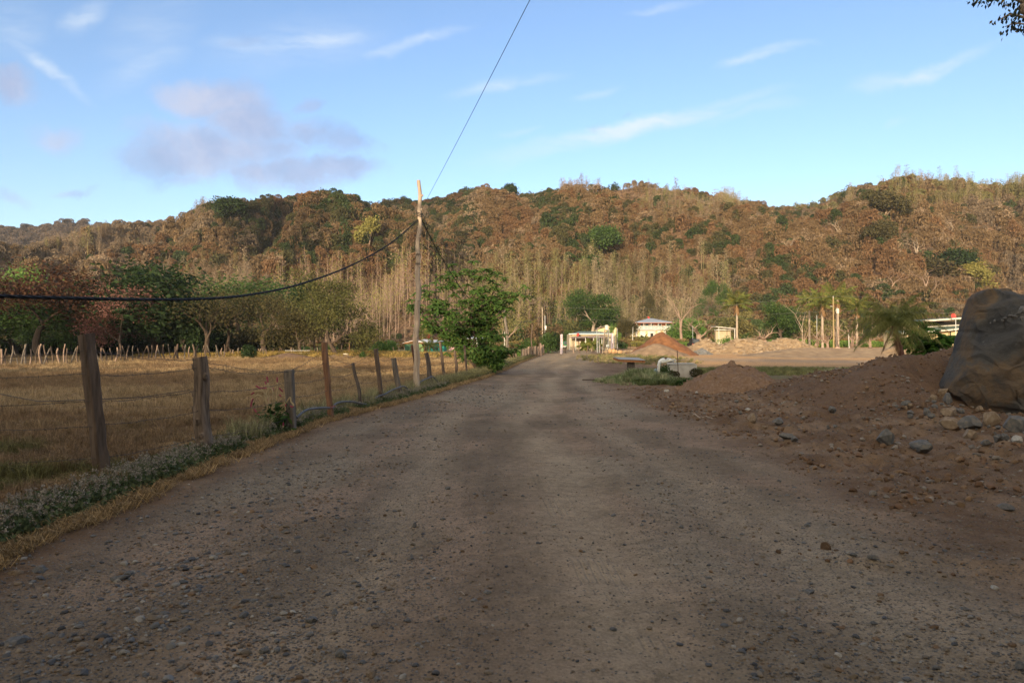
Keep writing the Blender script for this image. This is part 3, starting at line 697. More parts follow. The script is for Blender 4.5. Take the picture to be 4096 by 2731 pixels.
big_tree('bare_brown_tree', 830, 90, 8.5, 8, L_OLIVE, BARK, 'dark slanting tree with thin olive foliage right of the evergreens', 9, 5, .22, .8)
big_tree('bare_brown_tree', 905, 94, 9.5, 9, L_OLIVE, BARK, 'nearly leafless grey tree behind the dark round bush', 10, 6, .22, .8)
big_tree('spreading_tree', 1065, 93, 9.0, 10.5, L_OLIVE, BARK, 'olive spreading tree with a crooked trunk behind the log corral', 11, 18, .24, .8, r=.3)
big_tree('spreading_tree', 985, 125, 14, 24, L_GREEN, BARK, 'flat-topped pale green tree rising behind the olive trees', 12, 16, .35, 1.2, trunk_frac=.4)
big_tree('low_olive_tree', 1205, 90, 6, 6.2, L_OLIVE, BARK, 'low rounded olive tree beside the white water drum', 13, 20, .22, .7)
big_tree('spreading_tree', 1355, 88, 10.4, 9.2, L_OLG, BARK, 'round olive-brown tree standing above the wooden frame', 14, 30, .22, .65, r=.26)
big_tree('evergreen_tree', 1262, 108, 11.2, 7, L_DARK, BARK, 'dark green crown peeping out behind the round olive-brown tree', 15, 34, .34, .8, P=RND)
big_tree('leafy_tree', 175, 130, 15.5, 12, L_BRIGHT, BARK, 'bright green crown showing above the rust-brown tree', 16, 20, .4, 1.0)
for q, (px, h, w) in enumerate(((1420, 4, 6), (690, 5, 8), (480, 5, 8), (860, 4.5, 7), (1010, 5, 8), (150, 5, 9), (1130, 5, 7))):
    rg3 = np.random.default_rng(700 + q); mb = bush_mb(rg3, w / 2, h, 1500, .28, 9)
    o = mb.obj('shrub', [L_OLIVE if q in (0, 4, 6) else L_DARK]); p = at_ground(px, 104 + (q % 3) * 4); o.location = p
    T(o, ['olive shrub right of the round olive-brown tree', 'dark shrub under the evergreens', 'dark shrub under the pink blossom', 'dark shrub under the slanting tree', 'olive shrub between the corral trees', 'dark shrub behind the forked trunk', 'olive shrub behind the low olive tree'][q], 'shrub')
def bush(name, px, d, w, h, m, label, seed, n=1400, s=.14, lobes=6, cat='bush', group=None, z=0):
    mb = bush_mb(np.random.default_rng(seed), w / 2, h, n, s, lobes); o = mb.obj(name, [m]); o.location = at_ground(px, d, z); return T(o, label, cat, group)
bush('round_bush', 992, 80, 2.1, 1.9, L_DARK, 'dark round bush behind the corral posts', 21)
bush('hedge_bush', 1512, 118, 2.9, 2.6, L_BRIGHT, 'bright green clipped bush, left one of the pair beside the green shack', 22, 2200)
bush('hedge_bush', 1560, 119, 3.2, 2.6, L_BRIGHT, 'bright green clipped bush touching the open lean-to of the shack', 23, 2200)
bush('small_bush', 1452, 82, 1.0, .95, L_GREEN, 'small broad-leaved green plant at the far end of the field', 24, 260, .18)
# trees in the middle distance on the right
UMB = dict(D=4, split=[4, 3, 3, 3], spread=.72, shrink=.62, grav=-.01, jit=.12, seg=4, trunkdep=0, lift=.0)
big_tree('spreading_tree', 2368, 178, 13.5, 12.4, L_GREEN, BARK_PALE, 'broad green umbrella tree behind the yellow house', 30, 30, .4, .8, P=UMB, r=.4, trunk_frac=.42)
big_tree('round_green_tree', 3134, 150, 9.3, 6.8, L_GREEN, BARK, 'dense round green tree left of the white-barked tree', 31, 44, .3, .7, P=RND)
big_tree('round_green_tree', 2862, 215, 18.5, 9, L_GREEN, BARK, 'tall green tree with full crown between the house and the lone palm', 33, 40, .4, .9, P=RND, trunk_frac=.4)
big_tree('leafy_tree', 2612, 235, 17, 8, L_OLIVE, BARK, 'olive tree on the slope above the two-storey house roof', 34, 20, .4, .9)
big_tree('leafy_tree', 2745, 175, 6.0, 7.6, L_BRIGHT, BARK_PALE, 'light green tree hiding the right corner of the two-storey house', 35, 30, .26, .6, trunk_frac=.2)
big_tree('leafy_tree', 2505, 165, 6.5, 4.8, L_OLIVE, BARK, 'feathery olive tree between the two houses', 36, 26, .22, .6)
big_tree('leafy_tree', 2455, 128, 4.6, 2.4, L_BRIGHT, BARK_PALE, 'slim papaya-like tree with bright leaves beside the cream water tank', 37, 14, .26, .35, trunk_frac=.7)
BARE = dict(D=5, split=[3, 3, 3, 2, 2], spread=.45, shrink=.7, grav=.03, jit=.12, seg=3, trunkdep=1)
big_tree('bare_tree', 2722, 170, 15.5, 12, L_YEL, BARK_TEAK, 'tall leafless tree with many upright branches behind the two-storey house', 40, 0, .3, .5, P=BARE, r=.3)
big_tree('bare_tree', 3203, 140, 11.8, 7.5, L_YEL, BARK_PALE, 'white-barked leafless tree right of the dense round green tree', 41, 0, .3, .5, P=dict(D=4, split=[3, 2, 2, 2], spread=.5, shrink=.66, grav=.05, jit=.1, seg=4, trunkdep=1), r=.24, trunk_frac=.55)
big_tree('bare_tree', 3068, 122, 4.6, 6.2, L_YEL, BARK_TEAK, 'low leafless tree with a wide flat crown above the rubble', 42, 0, .3, .5, P=dict(D=5, split=[4, 3, 3, 2, 2], spread=.65, shrink=.6, grav=0, jit=.15, seg=3, trunkdep=0), r=.22, lean=(-.3, 0))
big_tree('bare_tree', 2790, 165, 7, 11, L_YEL, BARK_TEAK, 'tangled leafless tree behind the dark truck', 43, 0, .3, .5, P=BARE, r=.25)
big_tree('bare_tree', 2035, 150, 7.5, 9, L_YEL, BARK_TEAK, 'leafless orange-brown tree beyond the roadside poles', 44, 2, .25, .5, P=BARE, r=.3)
for q, (px, d, h, w) in enumerate(((3222, 120, 4.4, 3), (3262, 122, 4, 3.5), (3308, 118, 3.6, 3.4), (3402, 118, 4.4, 4.4), (3438, 112, 3.4, 2.2), (3352, 128, 5.4, 4.5), (3480, 122, 6, 5), (2680, 190, 9, 8))):
    big_tree('pruned_tree', px, d, h, w, L_YEL, BARK_TEAK, ['leafless pruned tree nearest the white-barked tree', 'leafless pruned tree beside the thin grey pole', 'small leafless pruned tree left of the utility poles', 'leafless pruned tree behind the white stake', 'thick pruned stump with short shoots behind the young palm', 'leafless bushy tree behind the utility poles', 'leafless tree behind the crown of the young palm', 'leafless tree right behind the two-storey house'][q], 60 + q, 0, .3, .4, P=dict(D=4, split=[4, 3, 2, 2], spread=.55, shrink=.7, grav=.03, jit=.14, seg=3, trunkdep=0), r=.17, trunk_frac=.28)
# trees one can pick out on the hillside
def on_hill(px, py):
    u = (px - 2048) / F_; Y0 = float(foot_depth(np.array(u))); Yr = float(ridge_depth(np.array(u))); best = None
    for t in np.linspace(0, 1, 120):
        Y = Y0 + t * (Yr - Y0); z = float(hill_z(np.array(u * Y), np.array(Y))[0]); sy = 1400 - (z - CAMZ) / Y * F_
        if sy <= py: return Vector((u * Y, Y, z - .2))
        best = Vector((u * Y, Y, z - .2))
    return best
for q, (px, py, H, w, lm, bm, n, P, lab) in enumerate((
    (2410, 1050, 15, 14, L_GREEN, BARK, 44, RND, 'large bright green tree alone in the middle gully of the hill'),
    (2340, 1110, 8, 9, L_GREEN, BARK, 34, RND, 'green tree just below the large bright green one on the hill'),
    (930, 900, 11, 12, L_DARK, BARK, 40, RND, 'dark green tree standing out near the left hilltop'),
    (1470, 1000, 12, 8, L_YEL, BARK_TEAK, 20, ACA, 'yellowish tree on the dark slope left of the wooden pole'),
    (2040, 790, 9, 8, L_DARK, BARK, 40, RND, 'dark round tree on the skyline right of the wooden pole'),
    (3545, 900, 14, 13, L_OLIVE, BARK_PALE, 22, UMB, 'olive umbrella tree with pale limbs high on the right hill'),
    (3520, 1000, 10, 9, L_OLIVE, BARK_PALE, 20, UMB, 'flat-topped olive tree lower on the right hill'),
    (3825, 990, 15, 20, L_YEL, BARK_PALE, 0, BARE, 'widest pale leafless tree on the right hill'),
    (3690, 1060, 13, 17, L_YEL, BARK_PALE, 0, BARE, 'pale leafless tree below and left of the widest one'),
    (3155, 1020, 8, 8, L_YEL, BARK_PALE, 0, BARE, 'small white leafless tree in the middle of the right hill'),
    (3345, 960, 9, 8, L_YEL, BARK_PALE, 0, BARE, 'leafless tree left of the olive umbrella tree'),
    (3840, 1100, 10, 11, L_DARK, BARK, 34, RND, 'dark green tree above the boulder on the right hill'),
    (3900, 1170, 12, 10, L_YEL, BARK, 36, RND, 'yellow-green leafy tree just above the boulder top'),
    (2980, 790, 7, 7, L_DARK, BARK, 34, RND, 'small dark green tree on the saddle of the skyline'),
    (3700, 1200, 13, 22, L_YEL, BARK_TEAK, 0, BARE, 'broad leafless grey tree behind the young palm'),
    (3560, 1215, 12, 16, L_YEL, BARK_TEAK, 0, BARE, 'broad leafless tree left of the grey one behind the young palm'),
    (3720, 1130, 8, 14, L_OLIVE, BARK, 26, UMB, 'flat olive crown above the leafless grey trees'))):
    big_tree('hillside_tree', px, 0, H, w, lm, bm, lab, 800 + q, n, .42, .9, P=P, r=.3 if n else .26, loc=on_hill(px, py), trunk_frac=.3)

# ------------------------------------------------------------------ palms
PALM = leafmat('palm_frond', [(0, (.06, .08, .02)), (.5, (.125, .15, .035)), (1, (.25, .20, .055))], clump=1.5)
PALM_DRY = leafmat('dry_frond', [(0, (.20, .11, .05)), (1, (.40, .25, .13))])
def frond(mb, p0, az, el, L, n, leaf, mi, rg, curl=1.0, droop=.5, w=.05, both=True):
    """arching rachis with leaflets on both sides"""
    p = np.array(p0, float); d = np.array([math.cos(az) * math.cos(el), math.sin(az) * math.cos(el), math.sin(el)]); pts = [p.copy()]; k = 12
    for i in range(k):
        d = d + np.array([0, 0, -curl / k * (0.5 + 1.1 * i / k)]); d /= np.linalg.norm(d); p = p + d * L / k; pts.append(p.copy())
    pts = np.array(pts); tube(mb, pts, np.linspace(w * .5, w * .1, k + 1), 3, mi, .6, cap=False)
    V = []; 
    s = np.linspace(.1, 1, n); PP = np.stack([np.interp(s * k, np.arange(k + 1), pts[:, c]) for c in range(3)], 1)
    TT = np.gradient(PP, axis=0); TT /= np.linalg.norm(TT, axis=1, keepdims=True)
    side = np.cross(TT, [0, 0, 1.]); side /= np.linalg.norm(side, axis=1, keepdims=True) + 1e-9
    ll = leaf * np.sin(np.clip(s * 1.05, .12, 1) * math.pi * .8 + .35)
    for sg in (-1, 1):
        dd = side * sg + TT * .55; dd[:, 2] -= droop; dd += rg.normal(size=dd.shape) * .12; dd /= np.linalg.norm(dd, axis=1, keepdims=True)
        a = PP; b = PP + dd * ll[:, None] * .5; c = PP + (dd + [0, 0, -droop * .7]) * ll[:, None]
        V.append(np.stack([a, b + TT * w * .9, c, b - TT * w * .9], 1))
    V = np.concatenate(V).reshape(-1, 3); mb.add(V, np.arange(len(V)).reshape(-1, 4), mi, np.repeat(rg.random(len(V) // 4), 4))
def palm(name, loc, H, L, nfr, leaf, label, seed, fm=None, lean=0, r=.13, nl=26, dry=4, w=.05, curl=1.2, group=None, trunkm=BARK_PALE, emin=-.4, emax=1.35, w2=None):
    rg = np.random.default_rng(seed); e = E(name, loc, 0, label, 'palm', group)
    tr = MB(); z = np.linspace(-.2, H, 14); x = lean * (z / H) ** 1.0; wob = 1 + .14 * rg.random((14, 9))
    rr = np.linspace(r * 1.2, r * .85, 14); rr[0] *= 1.3; tube(tr, np.stack([x, 0 * x, z], 1), rr, 9, 0, wob=wob)
    tr.obj('trunk', trunkm, e, True)
    cr = MB(); top = (lean, 0, H)
    for q in range(nfr):
        frond(cr, top, q * 2.399 + rg.normal() * .15, emin + (emax - emin) * (q / nfr) ** .9, L * (.85 + .3 * rg.random()), nl, leaf, 0, rg, curl, .45, w)
    cr.obj('crown', [fm or PALM], e)
    if dry:
        dr = MB()
        for q in range(dry): frond(dr, top, q * 2.1 + .4, -1.0 - .3 * rg.random(), L * .62, nl, leaf * .5, 0, rg, .6, .8, w)
        dr.obj('dry_fronds', [PALM_DRY], e)
    return e
def wz(px, py, d): return W(px, py, d)
palm('palm_tree', at_ground(2948, 129), 8.5, 3.5, 18, 1.0, 'lone tall palm with a slim pale trunk above the rubble', 1, r=.17, dry=3, w=.10, emin=.05)
palm('palm_tree', at_ground(3290, 132), 8.7, 4.1, 16, 1.1, 'palm left of the utility poles with an orange drooping frond', 2, r=.2, dry=7, w=.10, emin=.0)
palm('palm_tree', at_ground(3352, 136), 9.8, 4.3, 18, 1.1, 'tallest palm, its crown directly behind the utility poles', 3, r=.2, dry=8, w=.10, emin=.0)
palm('palm_tree', at_ground(3428, 140), 8.3, 3.9, 15, 1.1, 'darker palm right of the utility poles', 4, r=.2, dry=5, w=.10, emin=.0)
palm('palm_tree', at_ground(3238, 146), 9.8, 3.6, 14, 1.1, 'palm crown between the white-barked tree and the poles', 5, r=.18, dry=4, w=.10, emin=.0)
PALM_LIT = leafmat('palm_frond_golden', [(0, (.10, .12, .035)), (.5, (.21, .22, .06)), (1, (.36, .30, .10))], clump=1.5)  # golden fronds, colour lightened so the shaded young palm looks half sunlit
RED_BARK = wood('palm_bark', (.06, .022, .014), (.27, .14, .10), 2)
p = W(3630, 1425, 21.5); p.z = G(p.x, p.y) 
t = W(3575, 1303, 21.5)
palm('young_palm', p, t.z - p.z, 1.5, 32, .38, 'young date palm with a leaning red-brown trunk beside the mound', 6, lean=t.x - p.x, r=.085, nl=50, dry=4, w=.012, curl=1.45, trunkm=RED_BARK, emin=-.1, emax=1.3, fm=PALM_LIT)
palm('young_palm', at_ground(1718, 116), 1.4, 2.3, 12, .6, 'small yellow-green palm in front of the turquoise wall', 7, r=.1, dry=0, w=.06, curl=1.3)
palm('young_palm', at_ground(1690, 138), 3.6, 2.8, 11, .8, 'palm top showing above the white roof of the shack', 8, r=.1, dry=2, w=.07, curl=1.2)
for q, (px, d, s) in enumerate(((2366, 112, 1), (2385, 116, .8), (2338, 114, .8))):
    palm('banana_plant', at_ground(px, d), .9 * s, 2.0 * s, 9, .55, ['tall leafy plant in front of the yellow house window', 'leafy plant between the grey stakes', 'low leafy plant beside the yellow house step'][q], 30 + q, r=.09, dry=1, w=.16, curl=1.0)
for q, (px, d) in enumerate(((2575, 185), (2640, 188))):
    palm('garden_palm', at_ground(px, d), 1.0, 1.7, 14, .7, ['dark garden palm in front of the arches of the two-storey house', 'lighter garden palm beside the dark doorway'][q], 50 + q, r=.12, dry=0, w=.1, curl=1.1)

# ------------------------------------------------------------------ feathery green tree by the fence
FEATH = leafmat('feathery_leaf', [(0, (.025, .065, .017)), (.5, (.065, .135, .03)), (.85, (.12, .21, .045)), (1, (.22, .22, .055))], transl=.35)
def feather_tree(name, base, label, seed, H, stems, nl=9, fl=.42, ls=.13, branch=1.0, m=FEATH, targets=None):
    rg = np.random.default_rng(seed); e = E(name, base, 0, label, 'tree'); tr, cr = MB(), MB(); ends = []
    for tx, ty, tz in targets:
        tip = np.array([tx, ty, tz], float); k = 9; s = np.linspace(0, 1, k)[:, None]
        ctrl = np.array([tx * .35, ty * .35, tz * .55]); pts = (1 - s) ** 2 * np.zeros(3) + 2 * s * (1 - s) * ctrl + s * s * tip
        pts = pts + rg.normal(size=pts.shape) * .05 * H / 6 * s; R = np.linspace(.075, .02, k) * H / 6; tube(tr, pts, R, 6, 0)
        for q in range(int(9 * branch)):
            f = .42 + .58 * rg.random(); i = int(f * (k - 1)); p0 = pts[i]; d = pts[min(i + 1, k - 1)] - pts[i - 1]; d /= np.linalg.norm(d)
            d = d + rg.normal(size=3) * .65; d[2] = abs(d[2]) * .6 + .1; d /= np.linalg.norm(d); l = H * (.11 + .13 * rg.random())
            bp = np.array([p0, p0 + d * l * .5 + rg.normal(size=3) * .04, p0 + d * l + [0, 0, .05]]); tube(cr, bp, [.018 * H / 6, .014 * H / 6, .008 * H / 6], 4, 1, cap=False); ends.append(bp[-1]); ends.append(bp[1])
        ends.append(pts[-1])
    for c in ends:
        a0 = rg.random() * 6.28
        for q in range(nl):
            frond(cr, c, a0 + q * 6.28 / nl + rg.normal() * .2, rg.uniform(-.3, .7), fl * (.7 + .6 * rg.random()), 11, ls, 0, rg, 1.1, .35, .034)
    tr.obj('trunk', BARK, e, True); cr.obj('crown', [m, BARK], e); return e
b = at_ground(1915, 40); 
def rel(px, py, d, b=b): v = W(px, py, d) - b; return tuple(v)
feather_tree('feathery_tree', b, 'bushy green feathery-leaved tree on the fence line beside the road', 5, 6, 8, targets=[rel(x, y, d) for x, y, d in ((1650, 1215, 40), (1700, 1160, 41.5), (1790, 1110, 39), (1860, 1085, 41), (1935, 1080, 39.5), (1990, 1095, 40.5), (2040, 1170, 39.5), (1985, 1190, 41), (1870, 1200, 38.5), (1770, 1230, 40), (1930, 1260, 40), (1720, 1290, 39), (1820, 1330, 39.4), (1965, 1340, 39.6), (2010, 1400, 39.4), (1925, 1410, 39.2), (1850, 1400, 39.6))], nl=7, fl=.42, ls=.11, branch=1.5)
feather_tree('feathery_shrub', at_ground(1950, 39.3), 'low shoots of feathery leaves at the foot of the roadside tree', 6, 2, 3, targets=[(-.2, 0, .9), (.3, 0, 1.1), (.75, .1, .8), (.5, -.1, .5), (.1, .1, .7)], nl=6, fl=.42, ls=.16)
sb = W(3700, 1420, 23); sb.z = G(sb.x, 23)
FEATH2 = leafmat('feathery_leaf_bright', [(0, (.04, .10, .02)), (.5, (.08, .18, .03)), (1, (.16, .30, .05))], transl=.4)
feather_tree('feathery_shrub', sb, 'bright green feathery shrub between the young palm and the boulder', 7, 2.0, 3, targets=[tuple(W(x, y, d) - sb) for x, y, d in ((3640, 1350, 23), (3690, 1330, 23.4), (3730, 1335, 22.6), (3790, 1350, 23), (3830, 1362, 23.3), (3760, 1370, 22.8), (3660, 1385, 23), (3700, 1310, 23.2), (3722, 1380, 22.6))], nl=6, fl=.40, ls=.13, branch=.35, m=FEATH2)
# ------------------------------------------------------------------ fence by the road
WG = wood('weathered_grey_wood', (.06, .05, .042), (.22, .18, .145))
WB = wood('weathered_brown_wood', (.055, .038, .028), (.17, .118, .085))
WR = wood('reddish_wood', (.10, .05, .03), (.30, .155, .085))
WD = wood('dark_old_wood', (.030, .024, .02), (.16, .125, .10))
WP = wood('pale_pole_wood', (.24, .17, .12), (.54, .43, .33), .8)
WK = wood('knotty_wood', (.045, .032, .023), (.27, .20, .15), 1.3)
WX = wood('dark_red_wood', (.03, .014, .01), (.11, .05, .03))
WIRE = mat('rusty_wire', [(.3, (.05, .04, .035)), (.7, (.13, .11, .10))], scale=20, bump=0, metal=.5, rough=.6)
FENCE_PTS = []
def post(px0, py0, px1, py1, d, wpx, m, label, kind='square', seed=0, name='fence_post', group='wooden posts of the roadside fence', cat='fence post', wires=True, yaw=.6):
    """base at (px1,py1), top at (px0,py0)"""
    b = W(px1, py1, d); gzv = G(b.x, b.y); top = W(px0, py0, d); w = wpx / F_ * d; rg = np.random.default_rng(seed + 900)
    H = top.z - gzv; lx = top.x - b.x; b.z = gzv; mb = MB()
    if kind == 'square':
        k = 14; z = np.linspace(-.15, H, k); r = w / 2 / math.cos(math.radians(12)) * .98
        an = np.array([45, 135, 225, 315]) * math.pi / 180 + yaw - math.pi / 4
        rings = []
        for i in range(k):
            f = max(0, z[i]) / H; c = np.array([lx * f + .0025 * math.sin(i * 1.3 + seed), .003 * math.sin(i), z[i]]); rr = r * (1 + .05 * rg.normal(size=4))
            # eight-cornered section: the four edges slightly chipped
            A = []
            for q in range(4):
                a = an[q]; ch = .10 * (1 + .9 * rg.random())
                A += [[math.cos(a - ch) * rr[q] * .99, math.sin(a - ch) * rr[q] * .99, 0], [math.cos(a + ch) * rr[q] * .99, math.sin(a + ch) * rr[q] * .99, 0]]
            A = np.array(A) + c
            if i == k - 1: A[:, 2] += rg.normal(size=8) * .006 + (A[:, 0] - c[0]) * .12
            rings.append(A)
        V = np.concatenate(rings); n = 8; i = np.arange(k - 1)[:, None] * n; j = np.arange(n)[None, :]; j2 = (j + 1) % n
        mb.add(V, np.stack([i + j, i + j2, i + n + j2, i + n + j], -1).reshape(-1, 4)); c = rings[-1].mean(0)
        mb.add(np.concatenate([rings[-1], c[None]]), np.array([[q, (q + 1) % 8, 8] for q in range(8)])); sm = False
    else:
        k = 44; n = 26; z = np.linspace(-.15, H, k); f = np.clip(z / H, 0, 1); bend = {'log': .012, 'knot': .02, 'thin': .03}.get(kind, .02)
        x = lx * f + bend * np.sin(f * 7 + seed) * H * .6; y = bend * np.sin(f * 5 + seed * 2) * H * .5
        an = np.arange(n) * 2 * math.pi / n
        wob = 1 + .10 * (fbm(np.cos(an)[None] * 1.6 + 5 + seed + z[:, None] * .5, np.sin(an)[None] * 1.6 + z[:, None] * 1.5, seed, 3) - .5) * 2
        wob += -.16 * np.exp(-(((an[None] - 4.4 - .5 * np.sin(z[:, None] * 2 + seed) + math.pi) % (2 * math.pi) - math.pi) / .18) ** 2)   # long split
        wob += .05 * np.sin(an[None] * 5 + seed + .8 * np.sin(z[:, None] * 3)) + (.10 if kind == 'knot' else .03) * (fbm(np.cos(an)[None] * 4 + 3 + z[:, None] * .3, np.sin(an)[None] * 4 + z[:, None] * 2.2, seed + 9, 3) - .5) * 2
        taper = np.linspace(1.08, .92, k)
        tube(mb, np.stack([x, y, z], 1), w / 2 * taper, n, 0, wob=wob)
        if kind == 'knot':
            for zz, aa in ((.34, 4.6), (.47, 3.2), (.62, 3.4), (.80, 5.6), (.90, 3.1), (.2, 4.9)):
                f0 = zz; c = np.array([np.interp(zz * H, z, x) + math.cos(aa) * w * .42, np.interp(zz * H, z, y) + math.sin(aa) * w * .42, zz * H])
                disc_ellipsoid(mb, c, (w * .22, w * .22, w * .30), 0, 8, 6)
                tube(mb, [c, c + [math.cos(aa) * w * .3, math.sin(aa) * w * .3, .03]], [w * .1, .006], 5)
        if kind == 'log': 
            c = np.array([np.interp(.22 * H, z, x) + .02, -w * .5, .22 * H]); disc_ellipsoid(mb, c, (w * .2, w * .14, w * .26), 0, 8, 6)
        sm = True
    o = mb.obj(name, m, smooth=False if kind == 'square' else True); o.location = b; T(o, label, cat, group)
    if wires: FENCE_PTS.append((b.x, b.y, gzv, lx / H, H))
    return o
g0 = E('dummy'); bpy.data.objects.remove(g0)
post(345, 1338, 411, 1950, 7.2, 60, WB, 'tall square leaning fence post nearest the camera', 'square', 1, yaw=.28)
post(795, 1428, 822, 1840, 8.9, 58, WK, 'thick knotty log post, second along the fence', 'knot', 2)
post(1156, 1479, 1167, 1735, 11.5, 42, WG, 'short square grey post behind the pink-tipped plant', 'square', 3, yaw=.75)
post(1296, 1370, 1323, 1685, 13.6, 25, WR, 'tall reddish plank post crossed by the grey hose', 'square', 4, yaw=.5)
post(1413, 1451, 1447, 1618, 16.2, 13, WD, 'thin dark crooked post right of the reddish plank post', 'thin', 5)
post(1503, 1395, 1528, 1619, 17.6, 19, WB, 'brown plank post between the thin dark post and the leaning log', 'square', 6, yaw=.6)
post(1573, 1432, 1602, 1597, 19.5, 21, WG, 'leaning grey log post with a knot near its foot', 'log', 7)
post(1648, 1379, 1676, 1574, 22.6, 11, WX, 'dark red plank leaning behind the tall wooden pole', 'square', 8, yaw=.5)
post(1705, 1411, 1727, 1556, 24.8, 18, WD, 'black weathered log post right of the tall wooden pole', 'thin', 9)
post(1760, 1366, 1778, 1514, 30, 12, WB, 'tall brown square post before the green shack', 'square', 10, yaw=.5)
post(1821, 1402, 1827, 1515, 32, 11, WB, 'short brown post with white droppings on its edge', 'thin', 11)
post(1857, 1381, 1869, 1514, 33.5, 9, WB, 'slender brown post left of the feathery tree trunk', 'square', 12, yaw=.5)
post(1918, 1316, 1928, 1490, 41, 15, WB, 'thick old trunk post standing inside the feathery tree', 'log', 13)
post(1990, 1418, 2000, 1474, 47, 14, WD, 'short black stump post right of the feathery tree', 'thin', 14)
post(2012, 1388, 2016, 1457, 58, 8, WG, 'grey post just left of the second wooden pole', 'square', 15)
post(2034, 1386, 2040, 1452, 64, 7, WB, 'brown post just right of the second wooden pole', 'square', 16)
post(2054, 1393, 2056, 1450, 66, 8, WB, 'left post of the close pair beyond the second pole', 'thin', 17)
post(2063, 1391, 2064, 1447, 68, 8, WB, 'right post of the close pair beyond the second pole', 'thin', 18)
rg = np.random.default_rng(44)
for q in range(24):
    f = q / 23; px = 2085 + 92 * f + rg.normal() * 1.2; d = 72 + 19 * f; x = (px - 2048) / F_ * d
    base_y = 1400 - (G(x, d) - CAMZ) / d * F_
    post(px - 1, base_y - (44 - 6 * f) - rg.normal() * 3, px, base_y, d, 4 + rg.random() * 2, (WB, WG, BARK_TEAK)[q % 3], 'slim stake in the close-set fence before the hedge at the road end', 'thin', 20 + q, group='close-set stakes near the end of the road', wires=False, name='fence_stake', cat='fence stake')
post(2127, 1298, 2128, 1442, 80, 5, WB, 'tallest thin stake rising out of the close-set fence', 'thin', 51, wires=False)
post(2160, 1372, 2162, 1432, 84, 10, BARK_TEAK, 'thick pale stake before the hedge at the road end', 'log', 52, wires=False)
# wires: five strands fixed to the posts; the fence turns left of the first post
line = [(-10.4, 7.5, G(-10.4, 7.5), 0, 1.5), (-7.4, 7.3, G(-7.4, 7.3), 0, 1.5)] + sorted(FENCE_PTS, key=lambda p: p[1])
post(-480, 1370, -470, 1930, 7.4, 55, WB, 'square post left of the frame', 'square', 60, wires=False)
for s, hz in enumerate((1.36, 1.12, .83, .57, .24)):
    mb = MB(); rgw = np.random.default_rng(70 + s)
    for (x0, y0, z0, l0, H0), (x1, y1, z1, l1, H1) in zip(line[:-1], line[1:]):
        h0 = min(hz * (1 + .03 * rgw.normal()), H0 * .97); h1 = min(hz, H1 * .97)
        a = np.array([x0 + l0 * h0 + .0, y0 - .07, z0 + h0]); b_ = np.array([x1 + l1 * h1, y1 - .07, z1 + h1]); L = np.linalg.norm(b_ - a); k = 14
        t = np.linspace(0, 1, k)[:, None]; sag = -.035 * L / 2.5 * (1 + rgw.random()) * 4 * t * (1 - t)
        pts = a + (b_ - a) * t; pts[:, 2:] += sag; pts[:, 2] += rgw.normal(size=k) * .006
        rad = .003 if y0 < 30 else .005
        tube(mb, pts, rad, 4, cap=False)
        if y0 < 32:
            nb = int(L / .11); 
            for q in range(nb):
                c = a + (b_ - a) * (q + .5) / nb; tt = (q + .5) / nb; c[2] += float(-.035 * L / 2.5 * 1.4 * 4 * tt * (1 - tt)); dd = rgw.normal(size=3); dd /= np.linalg.norm(dd)
                tube(mb, [c - dd * .018, c + dd * .018], .003, 3, cap=False)
    o = mb.obj('barbed_wire', WIRE); T(o, ['top strand of barbed wire along the roadside fence', 'second strand from the top of the roadside fence wire', 'middle strand of the roadside barbed wire', 'fourth strand from the top of the roadside fence wire', 'lowest strand of barbed wire close to the weeds'][s], 'barbed wire', 'strands of the roadside barbed wire')
# loose ends of wire hanging on the knotty post and an old sagging strand
mb = MB(); a = W(0, 1576, 8.2); b_ = W(330, 1600, 7.3); c = W(-300, 1480, 8.6); d_ = W(760, 1560, 8.9)
pp = [c, a, (a + b_) / 2 + Vector((0, 0, -.05)), b_, (b_ + d_) / 2 + Vector((0, 0, -.03)), d_]; tube(mb, pp, .0045, 4); o = mb.obj('loose_wire', WIRE); T(o, 'old slack wire sagging behind the nearest post', 'wire')

# ------------------------------------------------------------------ utility poles and cables by the road
CABLE = mat('black_cable', [(.3, (.012, .012, .013)), (.7, (.032, .033, .036))], scale=6, bump=0, rough=.6, spec=.2)
pb = W(1663, 1573, 22); pb.z = G(pb.x, 22); pt = W(1679, 722, 22)
mb = MB(); k = 60; n = 14; z = np.linspace(-.3, pt.z - pb.z, k); f = np.clip(z / z[-1], 0, 1)
x = (pt.x - pb.x) * f + .022 * np.sin(f * 17) + .018 * np.sin(f * 41 + 1); y = .02 * np.sin(f * 23)
an = np.arange(n) * 2 * math.pi / n
wob = 1 + .09 * (fbm(np.cos(an)[None] * 1.5 + 9 + z[:, None] * .4, np.sin(an)[None] * 1.5 + z[:, None] * 1.3, 3, 3) - .5) * 2 + .05 * np.sin(z[:, None] * 6.5 + 1) * np.cos(an[None] - 1)
tube(mb, np.stack([x, y, z], 1), np.interp(f, [0, .3, .6, 1], [.098, .088, .078, .058]), n, 0, wob=wob)
for q, zz in enumerate((.62, 1.75, 2.05, 2.95, 3.6, 4.05, 4.4, 5.0, 5.9, 6.35)):
    aa = [3.2, 5.2, 3.4, 4.9, 3.0, 5.9, 3.3, 5.6, 6.1, 0][q]; c = np.array([np.interp(zz, z, x) + math.cos(aa) * .07, np.interp(zz, z, y) + math.sin(aa) * .07, zz]); disc_ellipsoid(mb, c, (.035, .035, .045), 0, 8, 6); tube(mb, [c, c + [math.cos(aa) * .05, math.sin(aa) * .04, .015]], [.016, .010], 6)
pole = E('utility_pole', pb, 0, 'tall crooked bare wooden pole carrying the sagging black cable', 'utility pole'); mb.obj('pole_shaft', WP, pole, True)
